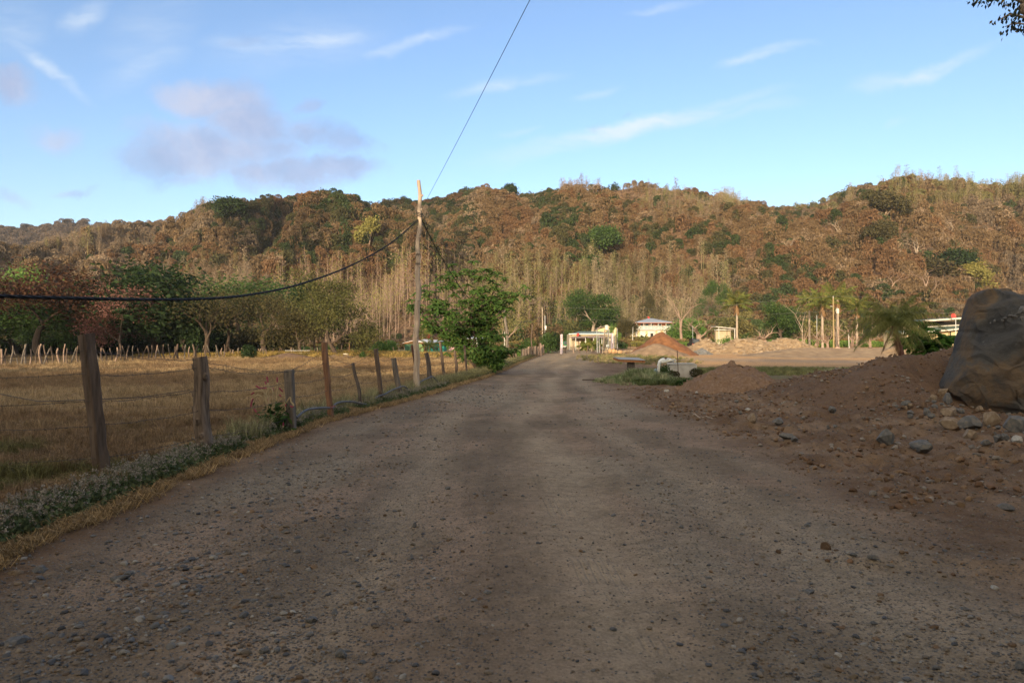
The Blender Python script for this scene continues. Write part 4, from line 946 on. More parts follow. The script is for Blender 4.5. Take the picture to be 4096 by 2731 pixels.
mb = MB(); zz = W(1672, 860, 22).z - pb.z; xx = np.interp(zz, z, x)
for q in range(3): tube(mb, [[xx + .085 * math.cos(a), .085 * math.sin(a), zz - .05 + q * .05 + .02 * math.sin(a * 2)] for a in np.linspace(0, 6.3, 14)], .011, 4)
tube(mb, [[xx + .08, -.05, zz + .05], [xx + .16, -.06, zz - .06], [xx + .22, -.05, zz - .3]], .014, 5); mb.obj('cable_tie', CABLE, pole)
mb = MB()
for z2 in (4.12, 4.42): 
    x2 = np.interp(z2, z, x)
    for q in range(2): tube(mb, [[x2 + .083 * math.cos(a), .083 * math.sin(a), z2 + q * .03] for a in np.linspace(0, 6.3, 14)], .006, 4)
mb.obj('wire_band', WIRE, pole)
def curve_pts(ctrl, n):
    C = np.array([tuple(c) for c in ctrl], float); out = []; m = len(C)
    for i in range(m - 1):
        p0, p1, p2, p3 = C[max(i - 1, 0)], C[i], C[i + 1], C[min(i + 2, m - 1)]
        for t in np.linspace(0, 1, n, endpoint=(i == m - 2)): out.append(.5 * ((2 * p1) + (-p0 + p2) * t + (2 * p0 - 5 * p1 + 4 * p2 - p3) * t * t + (-p0 + 3 * p1 - 3 * p2 + p3) * t ** 3))
    return np.array(out)
def twisted(mb, pts, R, r, pitch, strands=3, sides=4):
    seg = np.linalg.norm(np.diff(pts, axis=0), axis=1); s = np.concatenate([[0], np.cumsum(seg)]); N_ = int(s[-1] / (pitch / 8)); ss = np.linspace(0, s[-1], N_)
    P = np.stack([np.interp(ss, s, pts[:, c]) for c in range(3)], 1); Tn = np.gradient(P, axis=0); Tn /= np.linalg.norm(Tn, axis=1, keepdims=True)
    A = np.cross(Tn, [0, 0, 1.]); A /= np.linalg.norm(A, axis=1, keepdims=True); B = np.cross(Tn, A)
    for q in range(strands):
        ph = 2 * math.pi * (ss / pitch + q / strands); tube(mb, P + R * (np.cos(ph)[:, None] * A + np.sin(ph)[:, None] * B), r, sides, 0, cap=False)
att = pb + Vector((xx, 0, zz))
mb = MB(); dd = [(1672, 880, 21.95), (1560, 975, 19.4), (1400, 1064, 16.6), (1200, 1137, 13.8), (1000, 1179, 11.8), (800, 1196, 10.2), (550, 1198, 8.8), (300, 1193, 7.8), (0, 1184, 6.9), (-500, 1150, 5.9), (-1500, 1020, 4.8)]
pts = curve_pts([W(*q) for q in dd], 12); twisted(mb, pts, .012, .011, .42)
o = mb.obj('power_cable', CABLE); T(o, 'thick twisted black cable sagging from the wooden pole to the left edge', 'cable')
mb = MB(); pts = curve_pts([att, W(1740, 985, 26), W(1800, 1085, 32), W(1860, 1175, 39), W(1925, 1240, 48), W(1975, 1262, 57), W(2022, 1240, 67.5)], 10); twisted(mb, pts, .012, .011, .6)
o = mb.obj('power_cable', CABLE); T(o, 'black cable dropping from the wooden pole through the feathery tree', 'cable')
mb = MB(); p1 = W(1690, 830, 22); p2 = W(2120, 0, 9); dirv = (p2 - p1); tube(mb, curve_pts([p1, p1 + dirv * .5 + Vector((0, 0, -.03)), p2, p1 + dirv * 1.8 + Vector((0, 0, .1))], 8), .0052, 4); o = mb.obj('overhead_wire', CABLE); T(o, 'thin wire rising from the wooden pole to the top of the sky', 'wire')
def roundpole(name, px, ytop, d, wpx, m, label, lean=0, group=None, cat='pole', taper=.8, ybase=None):
    X = (px - 2048) / F_ * d; b = Vector((X, d, G(X, d))); t_ = W(px + lean, ytop, d); mb = MB(); k = 12; z = np.linspace(-.2, t_.z - b.z, k); f = np.clip(z / z[-1], 0, 1); r = wpx / F_ * d / 2
    rg = np.random.default_rng(int(px)); tube(mb, np.stack([(t_.x - b.x) * f + .02 * r * rg.normal(size=k), 0 * f, z], 1), r * np.linspace(1, taper, k), 8); o = mb.obj(name, m, smooth=True); o.location = b; T(o, label, cat, group); return o
post(2022, 1235, 2027, 1459, 66.5, 11, WG, 'second grey wooden pole, beyond the feathery tree', 'thin', 80, name='utility_pole', group=None, cat='utility pole', wires=False)
mb = MB(); pts = curve_pts([W(2022, 1240, 67), W(2080, 1290, 78), W(2170, 1262, 100)], 8); tube(mb, pts, .02, 4); o = mb.obj('power_cable', CABLE); T(o, 'cable hanging from the second pole towards the houses', 'cable')

# ------------------------------------------------------------------ grey hose along the fence
HOSE = mat('grey_hose', [(.3, (.05, .05, .052)), (.6, (.11, .11, .115)), (.8, (.18, .175, .17))], scale=3, bump=0, rough=.5)
HOSE_R = mat('red_joint', (.22, .07, .05), scale=4, bump=0)
def hz(x, y, d): return W(900 + x / 2.351, 1300 + y / 2.351, d)
mb = MB(); he = E('hose', hz(1025, 770, 13.4), 0, 'grey hose looped along the feet of the roadside fence posts', 'hose'); off = np.array(he.location)
pts = curve_pts([hz(*q) for q in ((675, 870, 11.6), (700, 845, 11.7), (760, 803, 12.0), (830, 785, 12.3), (930, 778, 12.8), (1015, 776, 13.4), (1035, 745, 13.6), (1090, 724, 14.2), (1180, 720, 14.9), (1290, 738, 15.8), (1370, 750, 16.5), (1398, 708, 16.8), (1440, 670, 17.2), (1500, 650, 17.6), (1560, 617, 18.2), (1620, 592, 18.8), (1682, 576, 19.6), (1720, 605, 20.6), (1755, 640, 21.4))], 6)
tube(mb, pts - off, .021, 7); mb.obj('tubing', HOSE, he, True)
mb = MB(); tube(mb, [np.array(hz(985, 778, 13.15)) - off, np.array(hz(1012, 777, 13.4)) - off, np.array(hz(1026, 764, 13.5)) - off], .0245, 7); mb.obj('joint', HOSE_R, he, True)
mb = MB(); he = E('hose', hz(1830, 600, 22.6), 0, 'short bent grey hose clipped to the black log post', 'hose'); off = np.array(he.location)
tube(mb, curve_pts([hz(*q) for q in ((1825, 650, 22.4), (1832, 600, 22.5), (1832, 545, 22.6), (1850, 525, 22.9), (1900, 503, 23.6), (1950, 484, 24.4), (1985, 515, 24.6), (2020, 560, 24.8))], 6) - off, .024, 7); mb.obj('tubing', HOSE, he, True)
mb = MB(); tube(mb, [np.array(hz(1831, 575, 22.48)) - off, np.array(hz(1831, 552, 22.52)) - off], .028, 7); mb.obj('joint', HOSE_R, he, True)

# ------------------------------------------------------------------ pink-tipped plant
STEM = mat('pale_stem', [(.3, (.30, .23, .12)), (.7, (.48, .37, .22))], scale=8, bump=.2)
TIPM = mat('magenta_tip', [(.3, (.20, .025, .055)), (.7, (.36, .085, .115))], scale=8, bump=.2)
pl = W(1085, 1775, 11.3); pl.z = G(pl.x, pl.y); e = E('cockscomb_plant', pl, 0, 'weed with curling pale flower spikes tipped magenta beside the short grey post', 'plant'); off = np.array(pl)
st, tp, lf = MB(), MB(), MB(); rg = np.random.default_rng(3)
curls = [[(392, 640), (410, 600), (402, 530), (393, 482)], [(410, 620), (405, 590), (385, 550), (375, 530)], [(385, 700), (370, 640), (330, 595), (288, 570)], [(450, 640), (440, 600), (385, 592), (333, 592)], [(470, 660), (460, 640), (452, 620), (449, 590)], [(400, 660), (330, 620), (270, 635), (247, 655)], [(395, 730), (320, 660), (260, 700), (243, 770)], [(490, 650), (497, 580), (492, 530), (490, 490)], [(610, 690), (590, 650), (540, 620), (507, 590)], [(600, 680), (560, 665), (530, 668), (510, 655)], [(560, 760), (610, 680), (622, 720), (645, 750), (632, 772), (612, 755)], [(560, 800), (500, 775), (440, 778), (420, 750), (405, 680)], [(570, 800), (565, 780), (570, 760), (576, 742)], [(440, 830), (370, 835), (320, 840), (272, 787)], [(380, 920), (355, 880), (350, 850), (345, 832)], [(355, 970), (330, 950), (312, 930), (300, 900)], [(470, 890), (468, 860), (468, 840), (466, 818)], [(510, 1000), (540, 970), (548, 940), (547, 912)], [(520, 1040), (514, 1010)], [(560, 880), (572, 860), (580, 840)], [(425, 1060), (418, 1020)]]
stalk = [(430, 1080), (435, 980), (440, 880), (440, 800), (430, 720)]
tube(st, [np.array(hz(a, b, 11.3)) - off for a, b in stalk], [.012, .011, .010, .008, .006], 5)
for i, cu in enumerate(curls):
    dd = 11.2 + .35 * rg.random(); P = curve_pts([hz(a, b, dd) for a, b in cu], 6) - off
    k = len(P); m = max(2, int(k * .72)); tube(st, P[:m], np.linspace(.011, .014, m), 6, 0); tube(tp, P[m - 1:], np.concatenate([np.full(k - m, .013), [.005]]), 6, 0)
    root = np.array(hz(435 + rg.normal() * 15, 820 + rg.random() * 160, 11.3)) - off; tube(st, [root, (root + P[0]) / 2 + [0, 0, .02], P[0]], [.007, .006, .007], 4)
C = np.repeat(np.array([np.array(hz(a, b, 11.3)) - off for a, b in ((440, 950), (400, 900), (480, 880), (520, 860), (440, 1010), (470, 960), (380, 960), (500, 820), (420, 840), (540, 900), (460, 780))]), 16, 0); C = C + rg.normal(size=C.shape) * [.09, .09, .07]
leaves(lf, C, .055, rg, 0, 2.6, droop=.3)
st.obj('stems', STEM, e, True); tp.obj('flower_tips', TIPM, e, True); lf.obj('leaves', L_GREEN, e)

# ------------------------------------------------------------------ grass and weeds
GR_DRY = leafmat('dry_grass', [(0, (.42, .38, .32)), (.5, (.85, .82, .75)), (1, (1.35, 1.3, 1.2))], tint=True, transl=.25)
GR_LEAF = leafmat('weed_leaf', [(0, (.5, .6, .45)), (1, (1.3, 1.3, 1.1))], tint=True, transl=.25)
PUFF = leafmat('seed_puff', [(0, (.20, .165, .125)), (1, (.42, .36, .28))], transl=.3)
def tuft(rg, n, H, spread, w, bend=.5, m=None, lie=0.0):
    a = rg.random(n) * 6.28; r0 = rg.random(n) ** .5 * spread; base = np.stack([np.cos(a) * r0, np.sin(a) * r0, np.full(n, -.01)], 1)
    h = H * (.5 + .6 * rg.random(n)); b = rg.random(n) * 6.28; l = bend * h * (.3 + rg.random(n)) + lie
    dirh = np.stack([np.cos(b), np.sin(b), 0 * b], 1); side = np.stack([-np.sin(b), np.cos(b), 0 * b], 1) * w / 2
    fa = rg.random(n) * 6.28; side = np.stack([np.cos(fa), np.sin(fa), 0 * fa], 1) * w / 2
    mid = base + dirh * l[:, None] * .35 + np.stack([0 * h, 0 * h, h * .62], 1); top = base + dirh * l[:, None] + np.stack([0 * h, 0 * h, h * (.95 - .3 * bend)], 1)
    V = np.stack([base - side, base + side, mid + side * .8, mid - side * .8, top], 1).reshape(-1, 3); i = np.arange(n) * 5
    mb = MB(); av = np.repeat(rg.random(n), 5); mb.add(V, np.stack([i, i + 1, i + 2, i + 3], 1), 0, av); mb.T.append(np.stack([i + 3, i + 2, i + 4], 1)); mb.tm.append(np.zeros(n, int))
    return mb
gk = []
for k in range(4): gk.append(tuft(np.random.default_rng(20 + k), 46, .13 + .03 * k, .16, .007, .9).obj('x', [GR_DRY], link=False))
for k in range(3): gk.append(tuft(np.random.default_rng(30 + k), 46, .26 + .06 * k, .10, .008, .7).obj('x', [GR_DRY], link=False))
gk.append(tuft(np.random.default_rng(40), 60, .05, .2, .008, 2.5).obj('x', [GR_DRY], link=False))
def field_grass():
    rg = np.random.default_rng(91); P = []; ix = []; sc = []; tn = []
    n = 78000; Y = 3.2 + rg.random(n) ** 1.9 * 92; X = road_left(Y) - .5 - rg.random(n) * (Y * .8 + 2.5 + road_left(Y) - .5)
    ok = (X < road_left(Y) - .55) & (X > -Y * .8 - 2.5)
    X, Y = X[ok], Y[ok]; n = len(X)
    dn = fbm(X * .5, Y * .5, 151, 4); dark = fbm(X * .16, Y * .16, 152, 3); keep = rg.random(n) < (.35 + 1.2 * (dn - .25)); X, Y, dn, dark = X[keep], Y[keep], dn[keep], dark[keep]; n = len(X)
    lush = fbm(X * .8, Y * .8, 123, 3)
    ix = rg.integers(0, 4, n); tall = (rg.random(n) < .12 + .5 * (dn > .62)); ix = np.where(tall, rg.integers(4, 7, n), ix); ix = np.where(rg.random(n) < .12, 7, ix)
    sc = (.42 + .5 * rg.random(n)) * (1 + np.clip((Y - 14) / 55, 0, 1.3) * .9)
    straw = np.array([.40, .295, .172]); brown = np.array([.28, .19, .11]); g = np.array([.16, .17, .06])
    w = sstep(.38, .66, dark)[:, None]; tn = straw * (1 - w) + brown * w
    gw = (sstep(.52, .68, lush) * (1 - sstep(9, 14, Y)) * .8)[:, None]; tn = tn * (1 - gw) + g * gw; tn = tn * (.75 + .5 * rg.random((n, 1)))
    o = scatter('field_grass', gk, np.stack([X, Y, gz(X, Y) - .005], 1), rg.random(n) * 6.28, sc, ix, tn); T(o, 'short dry straw-coloured grass covering the fenced field', 'grass')
field_grass()
def weed_mb(rg, n, R, H, ls, puffs, ps):
    mb = MB(); a = rg.random(n) * 6.28; r = rg.random(n) ** .5 * R; hh = H * (1 - (r / R) ** 2 * .6)
    C = np.stack([np.cos(a) * r, np.sin(a) * r, hh * rg.random(n) ** .6], 1); leaves(mb, C, ls, rg, 0, 1.7)
    for q in range(puffs):
        a = rg.random() * 6.28; r = rg.random() ** .5 * R * .95; c = np.array([math.cos(a) * r, math.sin(a) * r, H * (1.0 + .5 * rg.random()) * (1 - (r / R) ** 2 * .4)])
        tube(mb, [[c[0] * .8, c[1] * .8, .02], c], .0022, 3, 0, .9, cap=False)
        leaves(mb, c + rg.normal(size=(14, 3)) * ps * .33, ps * .5, rg, 1, 1.1)
    return mb
wk = [weed_mb(np.random.default_rng(50 + k), 150, .17, .13, .026, (4, 6, 3, 1)[k], .027).obj('x', [GR_LEAF, PUFF], link=False) for k in range(4)]
wk.append(tuft(np.random.default_rng(60), 55, .42, .12, .006, .45).obj('x', [GR_DRY], link=False))
wk.append(tuft(np.random.default_rng(61), 60, .12, .16, .007, 1.6).obj('x', [GR_DRY], link=False))
wk.append(tuft(np.random.default_rng(62), 70, .30, .16, .009, .8).obj('x', [GR_DRY], link=False))
def verge():
    rg = np.random.default_rng(93); n = 17000; Y = 2.9 + rg.random(n) ** 1.5 * 92; rlf = road_left(Y); wd = .2 + rg.random(n) * 1.2
    X = rlf - wd; green = np.array([.085, .11, .055]); gblue = np.array([.14, .165, .095]); straw = np.array([.42, .30, .16]); pale = np.array([.30, .29, .16])
    dens = fbm(X * .8, Y * .5, 161, 3); mid = (wd > .36) & (wd < np.where(Y < 14, .82, 1.1))
    ix = np.where(mid & (dens > .46), rg.integers(0, 4, n), 5); ix = np.where((rg.random(n) < .08) & mid & (Y > 9.5), 4, ix); ix = np.where((Y > 26) & mid & (rg.random(n) < .55), 6, ix)
    ix = np.where(wd <= .42, 5, ix); r = rg.random((n, 1)); tn = np.where((ix < 4)[:, None], green * (1 - r) + gblue * r, straw); tn = np.where((ix == 4)[:, None], pale, tn); tn = np.where((ix == 6)[:, None], np.array([.26, .25, .12]), tn)
    tn = tn * (.75 + .5 * rg.random((n, 1))); sc = (.6 + .6 * rg.random(n)) * (1 + np.clip((Y - 12) / 40, 0, 1) * .6) * np.where(ix < 4, 1.0, 1.0)
    keep = (rg.random(n) < np.where(wd > .42, 1, .6)) & (Y > 2.7)
    o = scatter('verge_weeds', wk, np.stack([X, Y, gz(X, Y)], 1)[keep], (rg.random(n) * 6.28)[keep], sc[keep], ix[keep], tn[keep]); T(o, 'green weeds with pale seed puffs and straw along the left road edge', 'weeds')
verge()
def patch(name, cx, cy, rx, ry, n, idx, cols, label, sc=(.7, 1.4), seed=1, cat='grass', kinds=None, fall=.45):
    rg = np.random.default_rng(seed); a = rg.random(n) * 6.28; r = rg.random(n) ** .75; X = cx + np.cos(a) * r * rx; Y = cy + np.sin(a) * r * ry
    ix = rg.choice(idx, n); c = np.array(cols)[rg.integers(0, len(cols), n)] * (.75 + .5 * rg.random((n, 1)))
    ks = [bpy.data.objects.new('x', p.data) for p in (wk if kinds is None else kinds)]
    o = scatter(name, ks, np.stack([X, Y, gz(X, Y) - .01], 1), rg.random(n) * 6.28, (sc[0] + (sc[1] - sc[0]) * rg.random(n)) * (1.15 - fall * r), ix, c); T(o, label, cat); return o
tp_ = [tuft(np.random.default_rng(600 + k), 70, .55, .16, .013, .75).obj('x', [GR_DRY], link=False) for k in range(2)] + [tuft(np.random.default_rng(610), 70, .3, .16, .013, 1.2).obj('x', [GR_DRY], link=False)]
GREENS = [(.26, .32, .15), (.34, .38, .21), (.19, .25, .11), (.46, .45, .28)]
patch('tall_grass', 5.7, 30.0, 2.1, 3.6, 560, [0, 1, 2], GREENS, 'tall green grass clump around the little roofed stand', seed=5, kinds=tp_, sc=(.5, 1.6), fall=.95)
patch('tall_grass', 6.6, 27.5, 1.8, 1.6, 230, [2], [(.12, .16, .055), (.17, .2, .08)], 'short green grass in front of the white tank', seed=6, kinds=tp_)
patch('low_weeds', 6.6, 29.8, 1.3, .9, 140, [0, 1, 2], [(.12, .14, .08), (.16, .18, .11)], 'low weeds with white puffs before the white tank', seed=7, sc=(1, 1.6), cat='weeds')
patch('yard_grass', 17, 43, 8.5, 6.5, 2200, [2, 2, 0], [(.22, .24, .10), (.28, .27, .12), (.18, .19, .08)], 'low green and straw grass beyond the gravel heap', seed=8, kinds=tp_, sc=(.35, .9))
patch('pale_grass', 15.2, 31.5, 1.5, 1.1, 150, [0, 1], [(.42, .40, .24), (.36, .36, .19)], 'pale tall straw tussock beside the mound', seed=9, kinds=tp_, sc=(1.0, 1.5))
patch('yellow_grass', -23, 90, 27, 5, 2600, [0, 1, 2], [(.40, .28, .09), (.46, .34, .12), (.28, .23, .08)], 'tall yellow grass band at the far end of the field', seed=10, kinds=tp_, sc=(1.4, 2.6))
patch('road_end_grass', 12.5, 70, 6.0, 14, 800, [0, 2, 2], [(.30, .27, .14), (.20, .21, .09), (.36, .30, .17)], 'dry grass verge right of the road end', seed=11, kinds=tp_, sc=(.5, 1.2))
patch('green_field', -62, 138, 38, 8, 1500, [0, 1], [(.16, .26, .07), (.13, .2, .06)], 'bright green crop seen under the trees', seed=12, kinds=tp_, sc=(2, 3.4))
patch('hedge_strip', 62, 150, 26, 3.5, 1300, [0, 1], [(.13, .20, .05), (.20, .26, .07), (.10, .15, .04)], 'long low green planting at the foot of the right hill', seed=13, kinds=[bush_mb(np.random.default_rng(5 + q), .8, 1.0, 160, .2, 4).obj('x', [GR_LEAF], link=False) for q in range(2)], sc=(1, 1.9), cat='planting')
patch('dry_scrub', 28, 165, 30, 12, 700, [0, 1], [(.20, .13, .07), (.17, .12, .05), (.13, .13, .05)], 'dry low scrub around the houses at the hill foot', seed=14, kinds=[bush_mb(np.random.default_rng(9 + q), .9, 1.2, 160, .2, 4).obj('x', [GR_LEAF], link=False) for q in range(2)], sc=(.8, 1.8), cat='scrub')
patch('dry_scrub', -18, 172, 34, 14, 800, [0, 1], [(.19, .12, .065), (.17, .12, .05), (.12, .13, .05)], 'dry low scrub between the green shack and the teak slope', seed=15, kinds=[bush_mb(np.random.default_rng(19 + q), .9, 1.2, 160, .2, 4).obj('x', [GR_LEAF], link=False) for q in range(2)], sc=(.8, 1.8), cat='scrub')
patch('dry_scrub', 75, 178, 32, 14, 900, [0, 1], [(.20, .11, .055), (.17, .12, .05), (.2, .14, .09)], 'dry low scrub at the foot of the right hill', seed=16, kinds=[bush_mb(np.random.default_rng(29 + q), .9, 1.2, 160, .2, 4).obj('x', [GR_LEAF], link=False) for q in range(2)], sc=(1, 2.2), cat='scrub')
bush('leafy_weed', 3385, 30, .85, .72, L_BRIGHT, 'single green leafy weed at the edge of the mound', 81, 420, .05, 5, cat='plant')
bush('leafy_weed', 2745, 24.2, .34, .32, L_GREEN, 'small dark green weed between tank and gravel heap, right one', 82, 160, .06, 4, cat='plant')
bush('leafy_weed', 2722, 24.0, .34, .26, L_GREEN, 'small dark green weed between tank and gravel heap, left one', 83, 160, .06, 4, cat='plant')
bush('climbing_weed', 2652, 33.8, .9, .85, L_GREEN, 'green climber over the left end of the concrete box', 84, 700, .06, 6, cat='plant')
bush('climbing_weed', 2690, 33.9, .9, .5, L_OLIVE, 'brownish weed along the foot of the concrete box', 85, 500, .06, 6, cat='plant')
bush('climbing_weed', 2792, 34.3, .8, .55, L_OLIVE, 'dark weed at the right corner of the concrete box', 86, 500, .06, 6, cat='plant')
for q, (px, d, w, h, m) in enumerate(((2192, 97, 2.6, 3.6, L_GREEN), (2222, 98, 1.8, 3.6, L_DARK), (2165, 100, 2.0, 3.0, L_OLIVE), (2195, 104, 3.4, 4.3, L_OLIVE), (2075, 75, 1.0, 1.1, L_BRIGHT), (2120, 100, 3, 2.6, L_GREEN), (2270, 135, 3, 4.2, L_GREEN), (2320, 160, 8, 4.5, L_OLIVE))):
    bush('hedge_shrub', px, d, w, h, m, ['green shrub filling the left side of the road end', 'dark green shrub leaning on the lilac gatepost', 'olive shrub at the end of the stake fence', 'tall olive shrub behind the gatepost', 'bright green shrub growing through the stake fence', 'green shrub behind the stake fence', 'green shrub above the green car', 'olive thicket behind the green-roofed house'][q], 90 + q, 1600, .13, 8)
for q, (px, d, w, h, m) in enumerate(((2905, 118, 3.6, 2.6, L_BRIGHT), (2560, 150, 3.8, 1.5, L_YEL), (2575, 118, .9, .8, L_GREEN), (2840, 135, 3, 2.2, L_DARK), (2990, 138, 4.4, 3.6, L_GREEN), (2975, 126, 1.4, 2.0, L_BRIGHT), (3040, 130, 3.2, 1.6, L_OLIVE), (3180, 118, 3.2, 1.2, L_YEL), (3235, 114, 2.4, 1.0, L_YEL), (2415, 122, 2.2, 2.4, L_GREEN), (2490, 130, 2.6, 1.4, L_GREEN))):
    bush('garden_shrub', px, d, w, h, m, ['yellow-green rounded shrub in front of the small open shed', 'yellowish shrub below the two-storey house', 'green weeds at the left foot of the orange earth heap', 'dark shrub behind the dark truck', 'dark green shrub right of the lone palm', 'small upright green shrub between palm and rubble', 'olive shrub under the flat leafless tree', 'yellow-green bush right of the rubble', 'low yellow bush beside the thin grey pole', 'green shrub behind the cream tank posts', 'green shrub behind the black gate'][q], 110 + q, 1200, .15, 7)
# ------------------------------------------------------------------ stones
def rock_mb(rg, sub=3, planes=9, noise=.06, flat=(1, .8, .6)):
    import bmesh
    bm = bmesh.new(); bmesh.ops.create_icosphere(bm, subdivisions=sub, radius=1); V = np.array([v.co[:] for v in bm.verts]); F = np.array([[v.index for v in f.verts] for f in bm.faces]); bm.free()
    for q in range(planes):
        n = rg.normal(size=3); n /= np.linalg.norm(n); d = .55 + .3 * rg.random(); s = V @ n - d; V = V - np.outer(np.maximum(s, 0), n)
    V = V * (1 + noise * (n3(V + rg.random(3) * 9, 2.2, 5, 3) - .5)[:, None] * 4); V = V * np.array(flat)
    mb = MB(); mb.add(V, F, 0, rg.random()); return mb
STONE_G = mat('grey_stone', [(.25, (.065, .064, .063)), (.5, (.135, .131, .125)), (.66, (.20, .17, .135)), (.8, (.26, .195, .13))], scale=3, bump=.5, bscale=18, bdist=.02)
STONE_T = mat('tan_stone', [(.25, (.14, .095, .06)), (.55, (.26, .19, .125)), (.8, (.36, .30, .235))], scale=3, bump=.5, bscale=14, bdist=.03)
STONE_B = mat('brown_clod', [(.3, (.12, .07, .04)), (.7, (.24, .15, .09))], scale=5, bump=.8, bscale=20, bdist=.03)
STONE_W = mat('whitish_stone', [(.3, (.30, .28, .25)), (.7, (.48, .45, .40))], scale=5, bump=.4)
rk = [rock_mb(np.random.default_rng(100 + k), 4, 15 + k % 5, .018, (1, .75 + .1 * (k % 3), .55 + .1 * (k % 3))) for k in range(8)]
MESHES = {}
def rock(px, py, wpx, hpx, k, m, label, d=None, name='stone', group=None, rz=None, sink=.25, cat='stone'):
    d = d or hit(px, py)
    X = (px - 2048) / F_ * d; w = wpx / F_ * d; h = hpx / F_ * d; key = (k % 8, m.name)
    if key not in MESHES: MESHES[key] = rk[k % 8].mesh('stone_shape', m, False)
    o = bpy.data.objects.new(name, MESHES[key]); COL.objects.link(o); zf = .55 + .1 * (k % 3)
    sz = h / 2 / zf * 1.25; o.scale = (w / 2, w / 2 * .9, sz); o.location = (X, d, G(X, d) + h * (.5 - sink)); o.rotation_euler = (0, 0, (k * 1.7 if rz is None else rz) if abs(w - h) < w * .6 else ((k * .3) % .5)); T(o, label, cat, group); return o
rock(3545, 1775, 92, 66, 0, STONE_G, 'upright grey and tan split stone in the right foreground soil', sink=.15, name='split_stone')
rock(3682, 1805, 106, 48, 1, STONE_G, 'rounded dark stone right of the split stone', sink=.15, name='rounded_stone')
S2 = [(3885, 1700, 108, 52), (3955, 1690, 80, 70), (4060, 1700, 110, 76), (3800, 1700, 95, 50), (3880, 1738, 92, 56), (3770, 1575, 56, 46), (3733, 1590, 38, 40), (3735, 1600, 30, 28), (3790, 1600, 50, 40), (3620, 1625, 50, 36), (3690, 1625, 40, 34), (3705, 1650, 34, 32), (3725, 1665, 44, 34), (3795, 1655, 74, 42), (3640, 1650, 36, 22), (3330, 1640, 40, 30), (3010, 1672, 50, 26), (3110, 1690, 76, 34), (3140, 1745, 70, 30), (3010, 1690, 34, 20), (2960, 1650, 22, 22), (2990, 1640, 30, 16), (3175, 1755, 40, 22), (3055, 1715, 30, 14), (2945, 1605, 26, 12), (4070, 1765, 50, 34), (3990, 1760, 44, 34), (3940, 1775, 40, 26), (3310, 1720, 24, 22), (3340, 1712, 24, 16), (3560, 1715, 30, 24), (2665, 1565, 24, 12), (2785, 1574, 16, 8), (2502, 1662, 14, 10), (2328, 1593, 14, 10), (2700, 1628, 20, 10)]
SL = ['long grey slab stone at the front foot of the boulder', 'blocky grey and tan stone under the boulder edge', 'wide grey stone under the right of the boulder', 'tan wedge stone left of the slab under the boulder', 'tan block in front of the slab stone', 'tan stone left of the boulder base', 'round brown stone left of the tan one', 'small brown stone below the round one', 'grey stone wedged against the boulder', 'flat grey-green stone at the left of the rubble', 'brown cube-like stone in the rubble', 'small tan stone beneath the brown cube', 'grey stone in the middle of the rubble', 'broad tan stone beside the boulder corner', 'small flat stone at the rubble edge', 'blue-grey stone alone on the mound foot', 'tan flat stone on the churned soil', 'largest grey-blue slab on the churned soil', 'long grey slab pair nearer the camera', 'small tan stone beside the flat one', 'upright grey chip on the churned soil', 'pale chip above the flat stones', 'grey chip beside the long slab', 'brown-grey flat chip on the churned soil', 'thin pale stone at the foot of the gravel heap', 'pale angular stone at the lower right of the rubble', 'grey chip before the boulder', 'low grey stone before the tan block', 'round grey stone left of the split stone', 'small round stone beside it', 'brown stone behind the split stone', 'cream stone at the edge of the green grass', 'small cream stone at the gravel heap foot', 'pair-like small grey stone on the road side', 'little stone alone on the road near the grass', 'tan chip on the brown soil past the grass']
while len(SL) < len(S2): SL.append('tan chip on the brown soil past the grass')
for q, (x, y, w, h) in enumerate(S2): rock(x, y + h * .25, w, h, q + 2, (STONE_W if q in (31, 32, 21, 25) else STONE_T if q in (1, 3, 4, 5, 7, 13, 16, 19, 23, 35) else STONE_B if q in (6, 10, 30) else STONE_G), SL[q] if q < len(SL) else 'stone')
rg = np.random.default_rng(17)
for q in range(110):
    x = 3500 + rg.random() ** .6 * 620; y = 1600 + rg.random() * 200 * ((x - 3400) / 700); s = 9 + rg.random() ** 2 * 26
    rock(x, y, s, s * .7, q, (STONE_G, STONE_G, STONE_T, STONE_B)[q % 4], 'small broken stone in the rubble before the boulder', group='small rubble stones before the boulder', name='rubble_stone')
